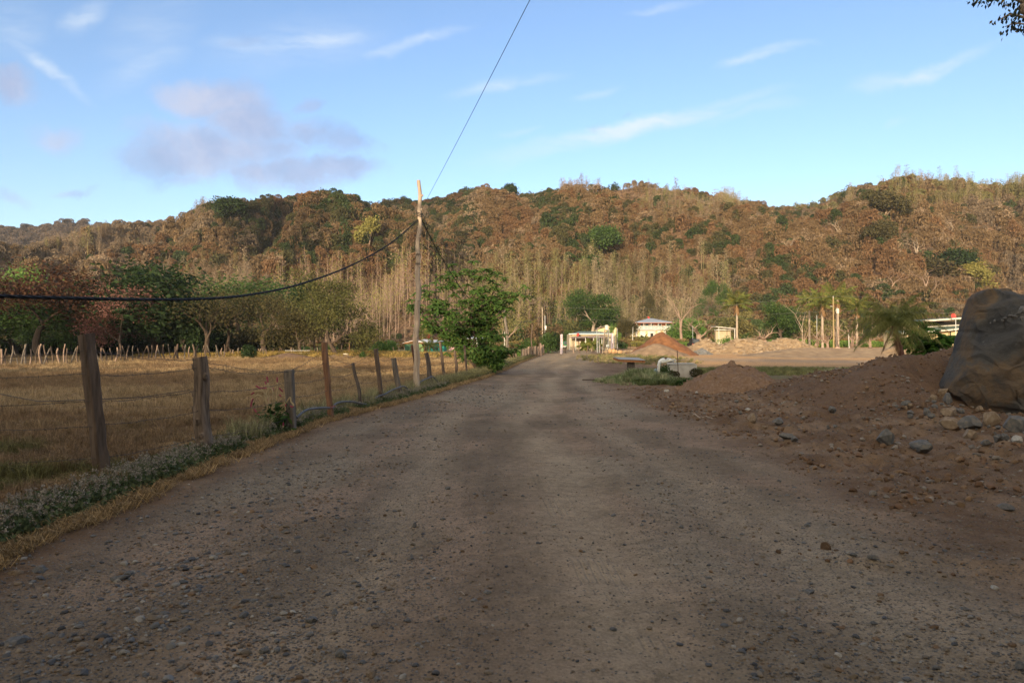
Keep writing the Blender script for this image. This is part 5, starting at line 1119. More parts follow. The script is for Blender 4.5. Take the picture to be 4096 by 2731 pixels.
# loose gravel near the camera
pk = [rock_mb(np.random.default_rng(150 + k), 2, 14, .0, (1, .78, .5)) for k in range(5)]
PEB = leafmat('pebble', [(0, (.8, .8, .8)), (1, (1.2, 1.2, 1.2))], transl=0, tint=True, rough=.9)
pko = [p.obj('x', [PEB], link=False) for p in pk]
def gravel():
    rg = np.random.default_rng(95); n = 150000; Y = 2.0 + rg.random(n) ** 1.8 * 26; X = (rg.random(n) * 2 - 1) * (Y * .8 + .4); rl_, rr_ = road_left(Y), road_right(Y)
    left = np.exp(-((X - rl_ - 1.1) / 1.0) ** 2); band = fbm(X * .9, Y * .45, 171, 3)
    pr = .24 + .7 * left * sstep(.36, .6, band) + .45 * (fbm(X * 1.7, Y * 1.2, 173, 3) > .56) + .25 * (X > rr_)
    pr = pr * (X > rl_ - .1); pr = np.where(np.abs(X - (rl_ + rr_) / 2 - .6) < .55, pr * .35, pr)
    keep = rg.random(n) < pr; X, Y, left = X[keep], Y[keep], left[keep]; n = len(X)
    s = (.0035 + .008 * rg.random(n) ** 2.5 + .020 * rg.random(n) ** 12) * (1 + .35 * left); s = s * (1 + np.clip((Y - 8) / 16, 0, 1) * .7)
    pal = np.array([(.12, .118, .118), (.17, .163, .155), (.20, .155, .11), (.085, .085, .09), (.27, .245, .21), (.16, .105, .065), (.18, .145, .11)]); right = X > road_right(Y)
    ci = rg.integers(0, 7, n); ci = np.where(right & (rg.random(n) < .6), 5 + (ci % 2), ci)
    o = scatter('loose_gravel', pko, np.stack([X, Y, gz(X, Y) + s * .12], 1), rg.random(n) * 6.28, s, rg.integers(0, 5, n), pal[ci] * (.8 + .4 * rg.random((n, 1)))); T(o, 'loose grey and tan gravel scattered over the road', 'gravel')
gravel()
def clods():
    rg = np.random.default_rng(96); n = 90000; Y = 4 + rg.random(n) * 21; X = 1.5 + rg.random(n) * 17; c = fbm(X * 1.3, Y * 1.3, 175, 3)
    onridge = (np.abs(Y - 4.75 + .12 * X) < .22) & (X > 1.9) & (X < 4.1)
    keep = ((X > road_right(Y) + .2) & (Y > 6) & (X < Y * .82 + .6) & (rg.random(n) < (c - .3) * 1.6)) | (onridge & (rg.random(n) < .5)); X, Y = X[keep], Y[keep]; n = len(X)
    s = .007 + .055 * rg.random(n) ** 4; s = np.where(Y < 6, s * .45, s); pal = np.array([(.17, .10, .06), (.21, .135, .08), (.14, .085, .05), (.22, .19, .16)])
    ks = [bpy.data.objects.new('x', p.data) for p in pko]
    o = scatter('soil_clods', ks, np.stack([X, Y, gz(X, Y) + s * .2], 1), rg.random(n) * 6.28, np.stack([s, s, s * 1.3], 1), rg.integers(0, 5, n), pal[rg.integers(0, 4, n)] * (.8 + .4 * rg.random((n, 1)))); T(o, 'lumps of dry brown soil on the churned ground', 'soil clods')
clods()
def stick(pts, r, m, label, name='stick'):
    mb = MB(); P = curve_pts([W(*p) for p in pts], 4); P[:, 2] = gz(P[:, 0], P[:, 1]) + r * 1.2; tube(mb, P, np.linspace(r, r * .6, len(P)), 6); o = mb.obj(name, m, smooth=True); T(o, label, name)
stick([(2772, 1668, 14.2), (2810, 1675, 13.9), (2850, 1680, 13.65)], .018, BARK_PALE, 'pale stick lying on the brown soil')
stick([(1843, 2368, 3.95), (1858, 2385, 3.9)], .006, BARK_PALE, 'tiny pale twig on the road surface', 'twig')
stick([(2330, 1519, 32), (2400, 1520, 31.6), (2440, 1516, 32), (2478, 1519, 32)], .03, BARK, 'dark fallen branch lying at the road edge near the grass', 'fallen_branch')
for q, (x, y, w, h, m_, lab) in enumerate(((1368, 2630, 72, 44, STONE_G, 'largest grey stone near the lower middle edge of the road'), (1065, 2626, 52, 30, STONE_G, 'smooth grey stone left of the largest road stone'), (1486, 2705, 46, 40, STONE_T, 'brownish stone at the very bottom of the road'), (1500, 2630, 34, 28, STONE_T, 'small brown stone above the bottom edge stone'), (1250, 2488, 60, 30, STONE_G, 'flat embedded stone in the dark band of the road'), (440, 2172, 38, 18, STONE_G, 'pale grey flat stone near the left verge'), (70, 2302, 62, 24, STONE_T, 'tan stone by the straw at the left edge'), (170, 2290, 70, 26, STONE_G, 'grey slab stone by the straw at the left edge'), (480, 2322, 84, 30, STONE_G, 'long grey stone in the gravel at the lower left'), (520, 2300, 48, 20, STONE_G, 'second stone touching the long grey stone'), (70, 2575, 120, 36, STONE_G, 'wide pale stone at the lower left corner'), (330, 2510, 50, 30, STONE_G, 'rounded grey stone in the lower left gravel'), (1793, 1958, 30, 16, STONE_G, 'blue-grey pebble-like stone on the road centre'), (1910, 1986, 20, 15, STONE_B, 'brown stone right of the blue-grey one'), (1960, 2053, 38, 14, STONE_T, 'flat reddish chip on the road centre'), (1660, 2108, 28, 18, STONE_G, 'dark stone left of the reddish chip'), (3225, 2106, 46, 22, STONE_G, 'blue-grey stone right of the road'), (3108, 2212, 26, 22, STONE_B, 'brown round stone before the clod ridge'), (3300, 2200, 50, 36, STONE_B, 'brown clod at the left end of the clod ridge'), (3485, 2232, 56, 26, STONE_G, 'grey stone in the clod ridge'), (3230, 2372, 60, 18, STONE_G, 'flat pale blue stone on the lower right road'), (3850, 2440, 60, 20, STONE_G, 'flat blue stone at the lower right'), (3970, 2362, 36, 22, STONE_W, 'whitish stone at the lower right'), (4010, 2034, 80, 26, STONE_G, 'flat grey stone near the right edge of the soil'), (4075, 2680, 50, 44, STONE_G, 'round stone in the lower right corner'))):
    rock(x, y, w, h, q + 3, m_, lab, name='road_stone', sink=.32)
# ------------------------------------------------------------------ boulder
def boulder():
    d0 = 15.0; tab = [(1151, 3930, 4030), (1158, 3902, 4052), (1172, 3876, 4085), (1190, 3864, 4120), (1215, 3860, 4210), (1267, 3846, 4380), (1331, 3840, 4440), (1402, 3833, 4470), (1470, 3808, 4490), (1515, 3794, 4500), (1560, 3795, 4500), (1600, 3812, 4490), (1640, 3850, 4470), (1665, 3880, 4440), (1700, 3905, 4420)]
    dd_ = np.interp([y for y, _, _ in tab], [1151, 1500, 1665], [16.0, 15.9, 15.2]); zt = np.array([W(2048, y, d).z for (y, _, _), d in zip(tab, dd_)][::-1]); xl = np.array([W(x, 1400, d).x for (_, x, _), d in zip(tab, dd_)][::-1]) + .36; xr = np.array([W(x, 1400, d).x for (_, _, x), d in zip(tab, dd_)][::-1])
    nz_, na = 260, 520; z = np.linspace(zt[0], zt[-1], nz_); L_ = np.interp(z, zt, xl); R_ = np.interp(z, zt, xr); cx = (L_ + R_) / 2; hx = (R_ - L_) / 2
    fz = (z - z[0]) / (z[-1] - z[0]); hy = 1.3 * np.sqrt(np.clip(1 - (fz * 1.02 - .35) ** 2 / .47, .01, 1)); cy = np.full(nz_, d0 + 1.15)
    a = np.arange(na) * 2 * math.pi / na; e_ = .72
    ca, sa = np.cos(a), np.sin(a); X = cx[:, None] + hx[:, None] * np.sign(ca) * np.abs(ca) ** e_; Y = cy[:, None] + hy[:, None] * np.sign(sa) * np.abs(sa) ** e_; Z = np.repeat(z[:, None], na, 1)
    P = np.stack([X, Y, Z], -1).reshape(-1, 3); C = np.stack([np.repeat(cx[:, None], na, 1), np.repeat(cy[:, None], na, 1), Z], -1).reshape(-1, 3)
    N_ = P - C; N_ /= np.linalg.norm(N_, axis=1, keepdims=True) + 1e-6
    front = np.clip(-N_[:, 1], 0, 1)
    # upper block overhangs along a slanting crack
    crk = np.interp(P[:, 0], [10.2, 10.6, 11.0, 11.3, 11.7, 12.6], [W(0, 1333, d0).z, W(0, 1342, d0).z, W(0, 1300, d0).z, W(0, 1262, d0).z, W(0, 1215, d0).z, 2.7])
    up = sstep(0, .06, P[:, 2] - crk) * (P[:, 0] < 12.0); disp = .15 * up * front - .09 * np.exp(-((P[:, 2] - crk + .03) / .05) ** 2) * (.3 + front)
    disp = disp + .30 * (n3(P, .55, 3, 2) - .5) * (front + .25) + .14 * (n3(P, 1.4, 7, 4) - .5) + .09 * (n3(P, 5, 9, 5) - .5)
    # facets: quantised large noise gives planes and ledges
    q = n3(P, 1.0, 13, 2) * 9; disp = disp + .0 * (np.floor(q) + sstep(.35, .65, q - np.floor(q)) - q) * (front + .3)
    P = P + N_ * disp[:, None] * np.array([.75, 1, .4])
    rgb_ = np.random.default_rng(31); cen = P.mean(0)
    for q in range(34):
        i0 = rgb_.choice(np.nonzero(N_[:, 1] < -.45)[0]); nn = P[i0] - cen; nn[2] *= .55; nn /= np.linalg.norm(nn); nn = nn + rgb_.normal(size=3) * .38; nn /= np.linalg.norm(nn)
        dist = np.linalg.norm(P - P[i0], axis=1); loc_ = dist < .5 + .5 * rgb_.random(); dd0 = (P[loc_] @ nn).max() - (.03 + .09 * rgb_.random()); s0 = P @ nn - dd0; s0 = np.where(dist < 1.5, np.clip(s0, 0, .16) * sstep(1.5, 1.2, dist), 0); P = P - np.outer(s0, nn)
    for q in range(70):
        i0 = rgb_.choice(np.nonzero(N_[:, 1] < -.3)[0]); nn = P[i0] - cen; nn[2] *= .5; nn /= np.linalg.norm(nn); nn = nn + rgb_.normal(size=3) * .5; nn /= np.linalg.norm(nn)
        dist = np.linalg.norm(P - P[i0], axis=1); loc_ = dist < .1 + .18 * rgb_.random(); dd0 = (P[loc_] @ nn).max() - (.01 + .035 * rgb_.random()); s0 = P @ nn - dd0; s0 = np.clip(s0, 0, .06) * sstep(.6, .45, dist); P = P - np.outer(s0, nn)
    cz = fbm(P[:, 0] * 1.1 + P[:, 2] * .8 + 3, P[:, 2] * .55 - P[:, 0] * .5 + P[:, 1] * .4, 23, 4); cz2 = fbm(P[:, 0] * .5 - P[:, 2] * 1.3 + 8, P[:, 2] * .9 + P[:, 0] * .8, 29, 4)
    P = P - N_ * (.035 * np.exp(-((cz - .5) / .008) ** 2) * sstep(.5, .6, cz2))[:, None]
    P = P + N_ * (.05 * (n3(P, 7, 19, 5) - .5))[:, None]
    i = np.arange(nz_ - 1)[:, None] * na; j = np.arange(na)[None, :]; j2 = (j + 1) % na; F = np.stack([i + j, i + j2, i + na + j2, i + na + j], -1).reshape(-1, 4)
    mb = MB(); mb.add(P, F); 
    for k, rev in ((0, 1), (nz_ - 1, 0)):
        ring = P[k * na:(k + 1) * na]; c = ring.mean(0); c[2] += .03 * (1 if not rev else -1); mb.add(np.concatenate([ring, c[None]]), np.array([[t, (t + 1) % na, na] if not rev else [(t + 1) % na, t, na] for t in range(na)]))
    m, nt, N, L = nodes('boulder_rock'); out = N.new('ShaderNodeOutputMaterial'); p = N.new('ShaderNodeBsdfPrincipled'); L.new(p.outputs[0], out.inputs[0]); p.inputs['Roughness'].default_value = .85; p.inputs['Specular IOR Level'].default_value = .25
    g = N.new('ShaderNodeNewGeometry'); mp = N.new('ShaderNodeMapping'); mp.inputs['Scale'].default_value = (1, 1, .6); L.new(g.outputs['Position'], mp.inputs[0])
    n1 = noise_node(N, L, mp.outputs[0], 1.1, 6, .6, .6); r1 = ramp(N, L, n1.outputs[0], [(.32, (.048, .049, .052)), (.46, (.085, .078, .070)), (.54, (.135, .092, .056)), (.64, (.062, .054, .048)), (.74, (.10, .09, .08))])
    n2 = noise_node(N, L, mp.outputs[0], 5, 8, .75, .4); r2 = ramp(N, L, n2.outputs[0], [(.60, (0, 0, 0)), (.72, (1, 1, 1))])
    mx = N.new('ShaderNodeMix'); mx.data_type = 'RGBA'; ml = N.new('ShaderNodeMath'); ml.operation = 'MULTIPLY'; ml.inputs[1].default_value = .4; L.new(r2.outputs[0], ml.inputs[0]); L.new(ml.outputs[0], mx.inputs[0]); L.new(r1.outputs[0], mx.inputs[6]); mx.inputs[7].default_value = (.27, .26, .25, 1)
    L.new(mx.outputs[2], p.inputs['Base Color']); b = N.new('ShaderNodeBump'); b.inputs['Strength'].default_value = 1; b.inputs['Distance'].default_value = .035; n3_ = noise_node(N, L, g.outputs['Position'], 14, 10, .75); L.new(n3_.outputs[0], b.inputs['Height']); L.new(b.outputs[0], p.inputs['Normal'])
    o = mb.obj('boulder', m, smooth=True); T(o, 'huge dark grey and brown boulder at the right edge', 'boulder')
boulder()
for q, (x, y, s) in enumerate(((4022, 1272, 16), (4040, 1262, 20), (4058, 1268, 22), (4075, 1255, 22), (3978, 1284, 14), (4090, 1240, 30), (4010, 1282, 12), (4088, 1275, 22), (3962, 1292, 10))):
    p = W(x, y, 14.72); o = bpy.data.objects.new('ledge_stone', rk[q % 8].mesh('stone_shape', STONE_G, False)); COL.objects.link(o); o.location = p; s2 = s / F_ * 15 * .62; o.scale = (s2, s2, s2 * .9); o.rotation_euler = (.3 * q, .2 * q, q); T(o, 'small broken stone lodged in the slanting crack of the boulder', 'stone', 'stones lodged in the crack of the boulder')

# ------------------------------------------------------------------ heaps
def heap(name, cx, cy, rx, ry, h, m, label, seed, rocks=0, rm=None, rs=(.15, .5), rough=.12, power=1.25, ridge=0, shift=0, cat='heap', cut=.75):
    rg = np.random.default_rng(seed); n = 90; x = np.linspace(-1.15, 1.15, n); AX_, AY_ = np.meshgrid(x, x)
    wob = 1 + .25 * (fbm(AX_ * 2 + seed, AY_ * 2, seed, 3) - .5); r = np.sqrt((np.maximum(0, np.abs(AX_ - shift * (1 - np.abs(AX_))) - ridge) / (1 - ridge)) ** 2 + AY_ ** 2) * wob
    prof = np.clip(1 - r, 0, 1); prof = prof ** power; prof = prof / (1 + .0) ; prof = 1 - np.sqrt((1 - prof) ** 2 + .006) + .003
    Z = h * np.clip(prof * 1.04, 0, 1) + h * rough * (fbm(AX_ * 7, AY_ * 7, seed + 3, 4) - .5) * np.clip(prof * 4, 0, 1) + .03 * h * (fbm(AX_ * 25, AY_ * 25, seed + 5, 2) - .5) * np.clip(prof * 8, 0, 1)
    X = AX_ * rx + cx; Y = AY_ * ry + cy; base = gz(X, Y, False) if False else gz(X, Y); Zw = base + Z - .06 * (prof <= .012)
    loc = Vector((cx, cy, G(cx, cy))); P = np.stack([X - cx, Y - cy, Zw - loc.z], -1).reshape(-1, 3); keep = (prof[:-1, :-1] > .004).ravel() | (prof[1:, 1:] > .004).ravel()
    i = np.arange(n - 1)[:, None] * n; j = np.arange(n - 1)[None, :]; F = np.stack([i + j, i + j + 1, i + j + n + 1, i + j + n], -1).reshape(-1, 4)[keep]
    mb = MB(); mb.add(P, F)
    if not rocks: o = mb.obj(name, m, smooth=True); o.location = loc; return T(o, label, cat)
    e = E(name, loc, 0, label, cat); mb.obj('earth', m, e, True); rb = MB()
    for q in range(rocks):
        a, b_ = rg.uniform(-.95, .95, 2); pr = 1 - math.hypot(max(0, abs(a) - ridge) / (1 - ridge), b_)
        if pr < .03: continue
        ii_ = int((b_ + 1.15) / 2.3 * (n - 1)); jj_ = int((a + 1.15) / 2.3 * (n - 1)); zz = Zw[ii_, jj_] - loc.z; s = rs[0] + (rs[1] - rs[0]) * rg.random() ** 2.2
        M_ = Matrix.Translation((a * rx, b_ * ry, zz + s * .1)) @ Matrix.Rotation(rg.random() * 6, 4, 'Z') @ Matrix.Rotation(rg.normal() * .4, 4, 'X') @ Matrix.Diagonal((s, s, s, 1)); rb.join(pk[rg.integers(0, 5)], M_)
    o = rb.obj('rocks', rm, e); o['kind'] = 'stuff'; return e
EARTH_O = mat('orange_earth', [(.3, (.12, .052, .022)), (.5, (.195, .085, .036)), (.72, (.26, .12, .054))], scale=1.6, bump=.8, bscale=9, bdist=.08)
EARTH_G = mat('greybrown_earth', [(.3, (.17, .115, .07)), (.7, (.29, .20, .13))], scale=1.6, bump=.9, bscale=10, bdist=.08)
EARTH_T = mat('tan_earth', [(.3, (.21, .14, .08)), (.7, (.37, .26, .155))], scale=1.2, bump=.8, bscale=8, bdist=.08)
EARTH_B = mat('brown_gravel_earth', [(.3, (.15, .088, .052)), (.55, (.22, .135, .083)), (.75, (.30, .23, .17))], scale=14, bump=1, bscale=40, bdist=.03)
heap('earth_heap', 18.0, 82, 4.1, 4.2, 2.85, EARTH_O, 'large conical heap of orange earth before the two-storey house', 1, power=1.0, shift=.0)
heap('gravel_heap', 16.7, 79.0, 3.7, 3.0, 1.45, EARTH_G, 'lower grey-brown heap overlapping the front of the orange earth heap', 2, power=.9)
heap('gravel_heap', 7.55, 23.6, 1.85, 1.9, .98, EARTH_B, 'near heap of brown gravelly soil beside the concrete box', 3, rocks=260, rm=STONE_B, rs=(.012, .085), power=.82, shift=.05)
heap('rubble_heap', 25.5, 90, 4.2, 4, 2.0, EARTH_T, 'tan heap of broken rock just right of the orange earth heap', 4, rocks=420, rm=STONE_T, rs=(.10, .42))
heap('rubble_heap', 23.6, 85, 1.5, 1.5, .85, mat('blue_grey_earth', [(.3, (.13, .13, .13)), (.7, (.22, .21, .2))], scale=2), 'small blue-grey heap at the foot of the tan rock heap', 5, rocks=140, rm=STONE_G, rs=(.08, .25))
heap('rubble_heap', 30.6, 89, 5.2, 4, 1.9, EARTH_T, 'long heap of tan rocks with big blocks below the lone palm', 6, rocks=420, rm=STONE_T, rs=(.1, .62), ridge=.3)
heap('rubble_heap', 40.5, 101, 5.6, 3.6, 1.95, EARTH_T, 'rightmost heap of loose tan stones before the green planting', 7, rocks=480, rm=STONE_T, rs=(.12, .48), ridge=.25)
heap('rock_bank', 36, 99, 6, 2.4, 1.0, EARTH_T, 'low bank of tan stones joining the two rock heaps', 8, rocks=300, rm=STONE_T, rs=(.1, .42), ridge=.5)
heap('sand_bank', 39, 78, 13, 6.0, .95, EARTH_T, 'smooth sloping bank of ochre earth with wheel marks', 9, ridge=.5, rough=.05)
heap('sand_bank', 44, 76, 5.0, 4, 1.75, EARTH_T, 'pointed bank of ochre earth behind the young palm', 10, rough=.1)
heap('earth_bank', -27.5, 84, 4.6, 2.4, .75, mat('dark_earth', [(.3, (.10, .06, .04)), (.7, (.2, .13, .085))], scale=2), 'brown earth bank before the log corral', 11, cat='earth bank')
heap('earth_bank', -21.5, 86, 4.4, 2.4, .6, EARTH_G, 'grey earth bank beside the white water drum', 12, cat='earth bank')
rg = np.random.default_rng(23)
LOGM = mat('cut_log', [(.3, (.30, .17, .08)), (.7, (.48, .31, .17))], scale=3, bump=.5)
TS = [(2425, 1411, 34, 16, 0), (2452, 1406, 30, 22, 1), (2440, 1413, 22, 20, 1), (2463, 1413, 18, 16, 1), (2481, 1413, 22, 16, 1), (2471, 1404, 24, 12, 0), (2455, 1399, 20, 10, 0), (2498, 1400, 26, 14, 0), (2512, 1408, 26, 16, 0), (2530, 1398, 26, 14, 0), (2545, 1402, 24, 12, 0), (2480, 1398, 18, 10, 0)]
for q, (x, y, w, h, k) in enumerate(TS):
    rock(x, y, w, h, q, (STONE_T, LOGM)[k], ['stone or cut stump in the pile left of the black gate'][0], d=92 - (1 if q < 5 else -2), group='stones and stumps piled before the black gate', name='piled_stone', sink=.05)
for o in list(COL.objects)[-12:]:
    pass

# ------------------------------------------------------------------ roofed stand, tank, concrete box
METAL = mat('galvanised_sheet', [(.3, (.26, .26, .26)), (.7, (.38, .375, .37))], scale=3, bump=.1, metal=.0, rough=.65)
ORW = wood('orange_timber', (.22, .085, .035), (.42, .19, .08))
p = W(2523, 1500, 34); p.z = G(p.x, 34); e = E('roofed_stand', p, 0, 'small stand with a slanting grey metal roof on one thick post', 'stand')
mb = MB(); box(mb, -.17, .17, -.14, .14, -.1, .80); mb.obj('post', WD, e)
A = W(2470, 1430, 34.5) - p; zt = A.z; mb = MB()
slab(mb, [(-.62, -.38, zt - .06), (.66, -.42, zt - .11), (.46, .5, zt - .0), (-.80, .55, zt + .03)], .02); mb.obj('roof_sheet', METAL, e)
mb = MB(); slab(mb, [(-.60, -.34, zt - .085), (.64, -.38, zt - .135), (.62, -.33, zt - .135), (-.6, -.29, zt - .085)], .11); slab(mb, [(-.66, -.3, zt - .09), (-.6, -.3, zt - .09), (-.74, .5, zt - .0), (-.8, .5, zt - .0)], .09); slab(mb, [(.54, -.3, zt - .14), (.6, -.3, zt - .14), (.42, .46, zt - .04), (.36, .46, zt - .04)], .09); mb.obj('roof_frame', ORW, e)
CONC = mat('rough_concrete', [(.25, (.26, .235, .20)), (.5, (.40, .37, .33)), (.8, (.50, .47, .43))], scale=2.5, bump=.5, bscale=25)
p = W(2728, 1498, 35.2); p.z = G(p.x, 35.2); e = E('concrete_box', p, 0, 'rough grey concrete box with a flat lid behind the white tank', 'concrete box')
mb = MB(); H = W(0, 1456, 35.2).z - p.z; hexa(mb, [(-.85, -.45, -.1), (.62, -.55, -.1), (.86, .75, -.1), (-.55, .9, -.1), (-.85, -.45, H - .02), (.62, -.55, H), (.86, .75, H), (-.55, .9, H - .02)]); mb.obj('walls', CONC, e)
mb = MB(); hexa(mb, [(-.88, -.48, H - .012), (.50, -.57, H + .008), (.66, .6, H + .008), (-.58, .9, H - .012), (-.88, -.48, H + .05), (.50, -.57, H + .06), (.66, .6, H + .06), (-.58, .9, H + .05)]); mb.obj('lid', mat('lid_concrete', [(.3, (.34, .33, .32)), (.7, (.45, .44, .42))], scale=3), e)
TANKM = mat('chipped_white_paint', [(.36, (.30, .24, .20)), (.42, (.62, .64, .65)), (.7, (.72, .73, .73))], scale=5, bump=.2, rough=.6)
PVC = mat('white_pvc', (.70, .66, .56), scale=3, bump=0, rough=.4)
p = W(2660, 1497, 33.6); p.z = G(p.x, 33.6); e = E('pressure_tank', p, 0, 'white chipped pressure tank with a curved pipe beside the concrete box', 'tank')
R0 = lambda x, y, d=33.6: np.array(W(x, y, d) - p)
mb = MB(); pts = curve_pts([R0(2637, 1502), R0(2637, 1470), R0(2641, 1448), R0(2655, 1441), R0(2680, 1441), R0(2697, 1446)], 8); k = len(pts); tt = np.linspace(0, 1, k)
rad = np.interp(tt, [0, .35, .5, .62, .85, 1], [.075, .08, .10, .125, .105, .03]); tube(mb, pts + [0, .12, 0], rad, 14); mb.obj('tank_body', TANKM, e, True)
mb = MB(); tube(mb, curve_pts([R0(2646, 1450, 33.4), R0(2665, 1447, 33.4), R0(2685, 1441, 33.4), R0(2697, 1438, 33.4), R0(2701, 1441, 33.4), R0(2701, 1448, 33.4)], 6), .042, 8); tube(mb, [R0(2636, 1500, 33.3), R0(2637, 1455, 33.3)], .036, 8); tube(mb, [R0(2607, 1493, 33.3), R0(2618, 1507, 33.3)], .035, 8); mb.obj('white_pipe', PVC, e, True)
mb = MB(); disc_ellipsoid(mb, R0(2622, 1482, 33.3), (.10, .10, .095)); disc_ellipsoid(mb, R0(2630, 1494, 33.3), (.08, .07, .05)); mb.obj('valve', mat('blue_grey_valve', (.20, .27, .32), scale=9, bump=.3), e, True)
mb = MB(); tube(mb, [R0(2658, 1431, 33.6), R0(2665, 1430, 33.6), R0(2669, 1432, 33.6)], .02, 5); tube(mb, [R0(2663, 1436, 33.6), R0(2663, 1429, 33.6)], .025, 6); mb.obj('bracket', mat('rust', (.16, .06, .03), scale=9), e, True)
mb = MB(); tube(mb, [W(2713, 1494, 33.2), W(2709, 1401, 33.2)], .018, 6); o = mb.obj('metal_rod', mat('dark_rust', (.07, .035, .03), scale=9)); T(o, 'thin rusty rod standing upright before the concrete box', 'rod')
p = W(3290, 1512, 29); 
rock(3290, 1535, 62, 40, 3, STONE_W, 'pale grey slab leaning against the end of the mound', d=23.5, name='pale_slab', sink=.2)

# ------------------------------------------------------------------ far fences and field things
rg = np.random.default_rng(61)
stakes = []
for q in range(7):
    k_ = 9; mb = MB(); H = 1.0; z = np.linspace(-.1, H, k_); cr = rg.normal() * .05; tube(mb, np.stack([.05 * np.sin(z * 4 + q) + rg.normal() * .06 * z, .03 * np.sin(z * 5 + q), z], 1), np.linspace(.05, .036, k_) * (.7 + .15 * (q % 4)), 7); stakes.append(mb.mesh('stake_shape', [WB, WG, BARK_TEAK][q % 3], True))
def stake(px, d, h, label, group, w=1.0):
    X = (px - 2048) / F_ * d; o = bpy.data.objects.new('fence_stake', stakes[rg.integers(0, 7)]); COL.objects.link(o); o.location = (X, d, G(X, d)); o.scale = (w * 1.15, w * 1.15, h); o.rotation_euler = (rg.normal() * .05, rg.normal() * .08, rg.random() * 6.28); T(o, label, 'fence stake', group)
x = -30
while x < 905:
    f = x / 900; d = 54 + 30 * max(0, f); stake(x, d, 1.35 + .5 * rg.random(), 'rough wooden stake in the far fence across the field', 'stakes of the far field fence', 1.2 + .8 * rg.random()); x += 13 + rg.random() * 11
for q in range(62):
    px = 880 + q * 9.2 + rg.normal() * 3; d = 88 + rg.random() * 7
    stake(px, d, .85 + .55 * rg.random(), 'stout post of the log corral beyond the field', 'posts of the log corral', 1.2 + .9 * rg.random())
for q in range(9):
    stake(1575 + q * 23 + rg.normal() * 4, 108, 1.25 + .3 * rg.random(), 'pale post of the fence in front of the green shack', 'posts before the green shack', 1.3)
for q, (px, h) in enumerate(((2262, .95), (2294, 1.2), (2318, 1.2), (2346, 1.0), (2372, .9), (2400, 1.1), (2382, .7))):
    stake(px, 96 + q * .8, h, 'short wooden post in front of the yellow house yard', 'short posts before the yellow house', 1.7)
for q in range(8): stake(1455 + q * 9 + rg.normal() * 3, 134 + rg.random() * 10, 1.1, 'small post on the rise behind the field', 'small posts on the rise behind the field', 1.6)
mb = MB(); 
for q in range(3): tube(mb, [((x_ - 2048) / F_ * 89, 89, G((x_ - 2048) / F_ * 89, 89) + .35 + .3 * q) for x_ in (1140, 1190, 1240)], .03, 6)
o = mb.obj('corral_rails', mat('white_rail', (.55, .55, .53), scale=3, bump=0)); T(o, 'pale metal rails of the corral gate between the stout posts', 'gate')
mb = MB(); 
for zz in (.5, .95):
    tube(mb, [((x_ - 2048) / F_ * (54 + 30 * max(0, x_ / 900)), 54 + 30 * max(0, x_ / 900), G(-30, 54 + 30 * max(0, x_ / 900)) + zz + .02 * math.sin(x_)) for x_ in range(-40, 900, 40)], .012, 4, cap=False)
o = mb.obj('fence_wire', WIRE); T(o, 'wire strands strung on the far field fence', 'wire')
p = at_ground(1383, 86); mb = MB(); mb2 = MB(); tube(mb, [(0, 0, -.05), (0, 0, .62)], .36, 20); o = mb.obj('water_drum', mat('cream_plastic', (.62, .56, .46), scale=2, bump=0), smooth=False); o.location = p; T(o, 'cream-white water drum standing at the end of the field', 'drum')
p = at_ground(1382, 89); e = E('wooden_frame', p, 0, 'gallows-like wooden frame behind the white drum', 'frame')
mb = MB(); tube(mb, [(-.5, 0, -.1), (-.5, 0, 1.95)], .05, 6); mb.obj('upright', WB, e); mb = MB(); tube(mb, [(.5, 0, -.1), (.52, 0, 1.95)], .06, 6); mb.obj('upright', WR, e); mb = MB(); tube(mb, [(-.7, 0, 1.93), (.72, 0, 1.93)], .045, 6); mb.obj('crossbar', WB, e)
o = roundpole('tyre_ring', 1410, 1400, 86, 8, BARK, 'x'); bpy.data.objects.remove(o)
mb = MB(); tube(mb, [(.42 * math.cos(a), .42 * math.sin(a), .12) for a in np.linspace(0, 6.283, 22)], .11, 8, cap=False); o = mb.obj('old_tyre', mat('old_rubber', (.03, .03, .032), scale=6), smooth=True); o.location = at_ground(1404, 85); T(o, 'old black tyre lying right of the white drum', 'tyre')

# ------------------------------------------------------------------ buildings
def pm(name, c, rough=.8, sc=1.5, var=.85): return mat(name, [(.3, tuple(v * var for v in c)), (.7, tuple(c))], scale=sc, bump=.05, rough=rough)
CREAM = pm('cream_paint', (.43, .35, .235)); YELW = pm('yellow_paint', (.55, .44, .25)); WHITE = pm('white_paint', (.60, .57, .53)); FASC = pm('fascia_paint', (.56, .51, .44)); DARK = pm('dark_interior', (.02, .018, .016)); BLUEROOF = mat('grey_blue_sheet', [(.3, (.24, .27, .33)), (.7, (.33, .36, .43))], scale=2, stretch=(4, .3, 1), bump=.2, rough=.6)  # cream is darkened: the porch shade on the walls sits in its colour
GREENROOF = mat('green_sheet', [(.3, (.10, .15, .13)), (.7, (.17, .22, .19))], scale=2, stretch=(4, .3, 1), bump=.2, rough=.6); ORANGE = pm('orange_trim', (.42, .13, .045)); BROWNW = pm('brown_wood_paint', (.24, .12, .06)); GLASS = mat('window_glass', (.06, .07, .08), scale=3, bump=0, rough=.15, spec=.6)
REDD = pm('red_dish_paint', (.55, .05, .04), .4); RUSTY = mat('rusty_sheet', [(.35, (.30, .28, .28)), (.5, (.22, .14, .11)), (.7, (.36, .33, .32))], scale=2, stretch=(3, .5, 1), bump=.2)
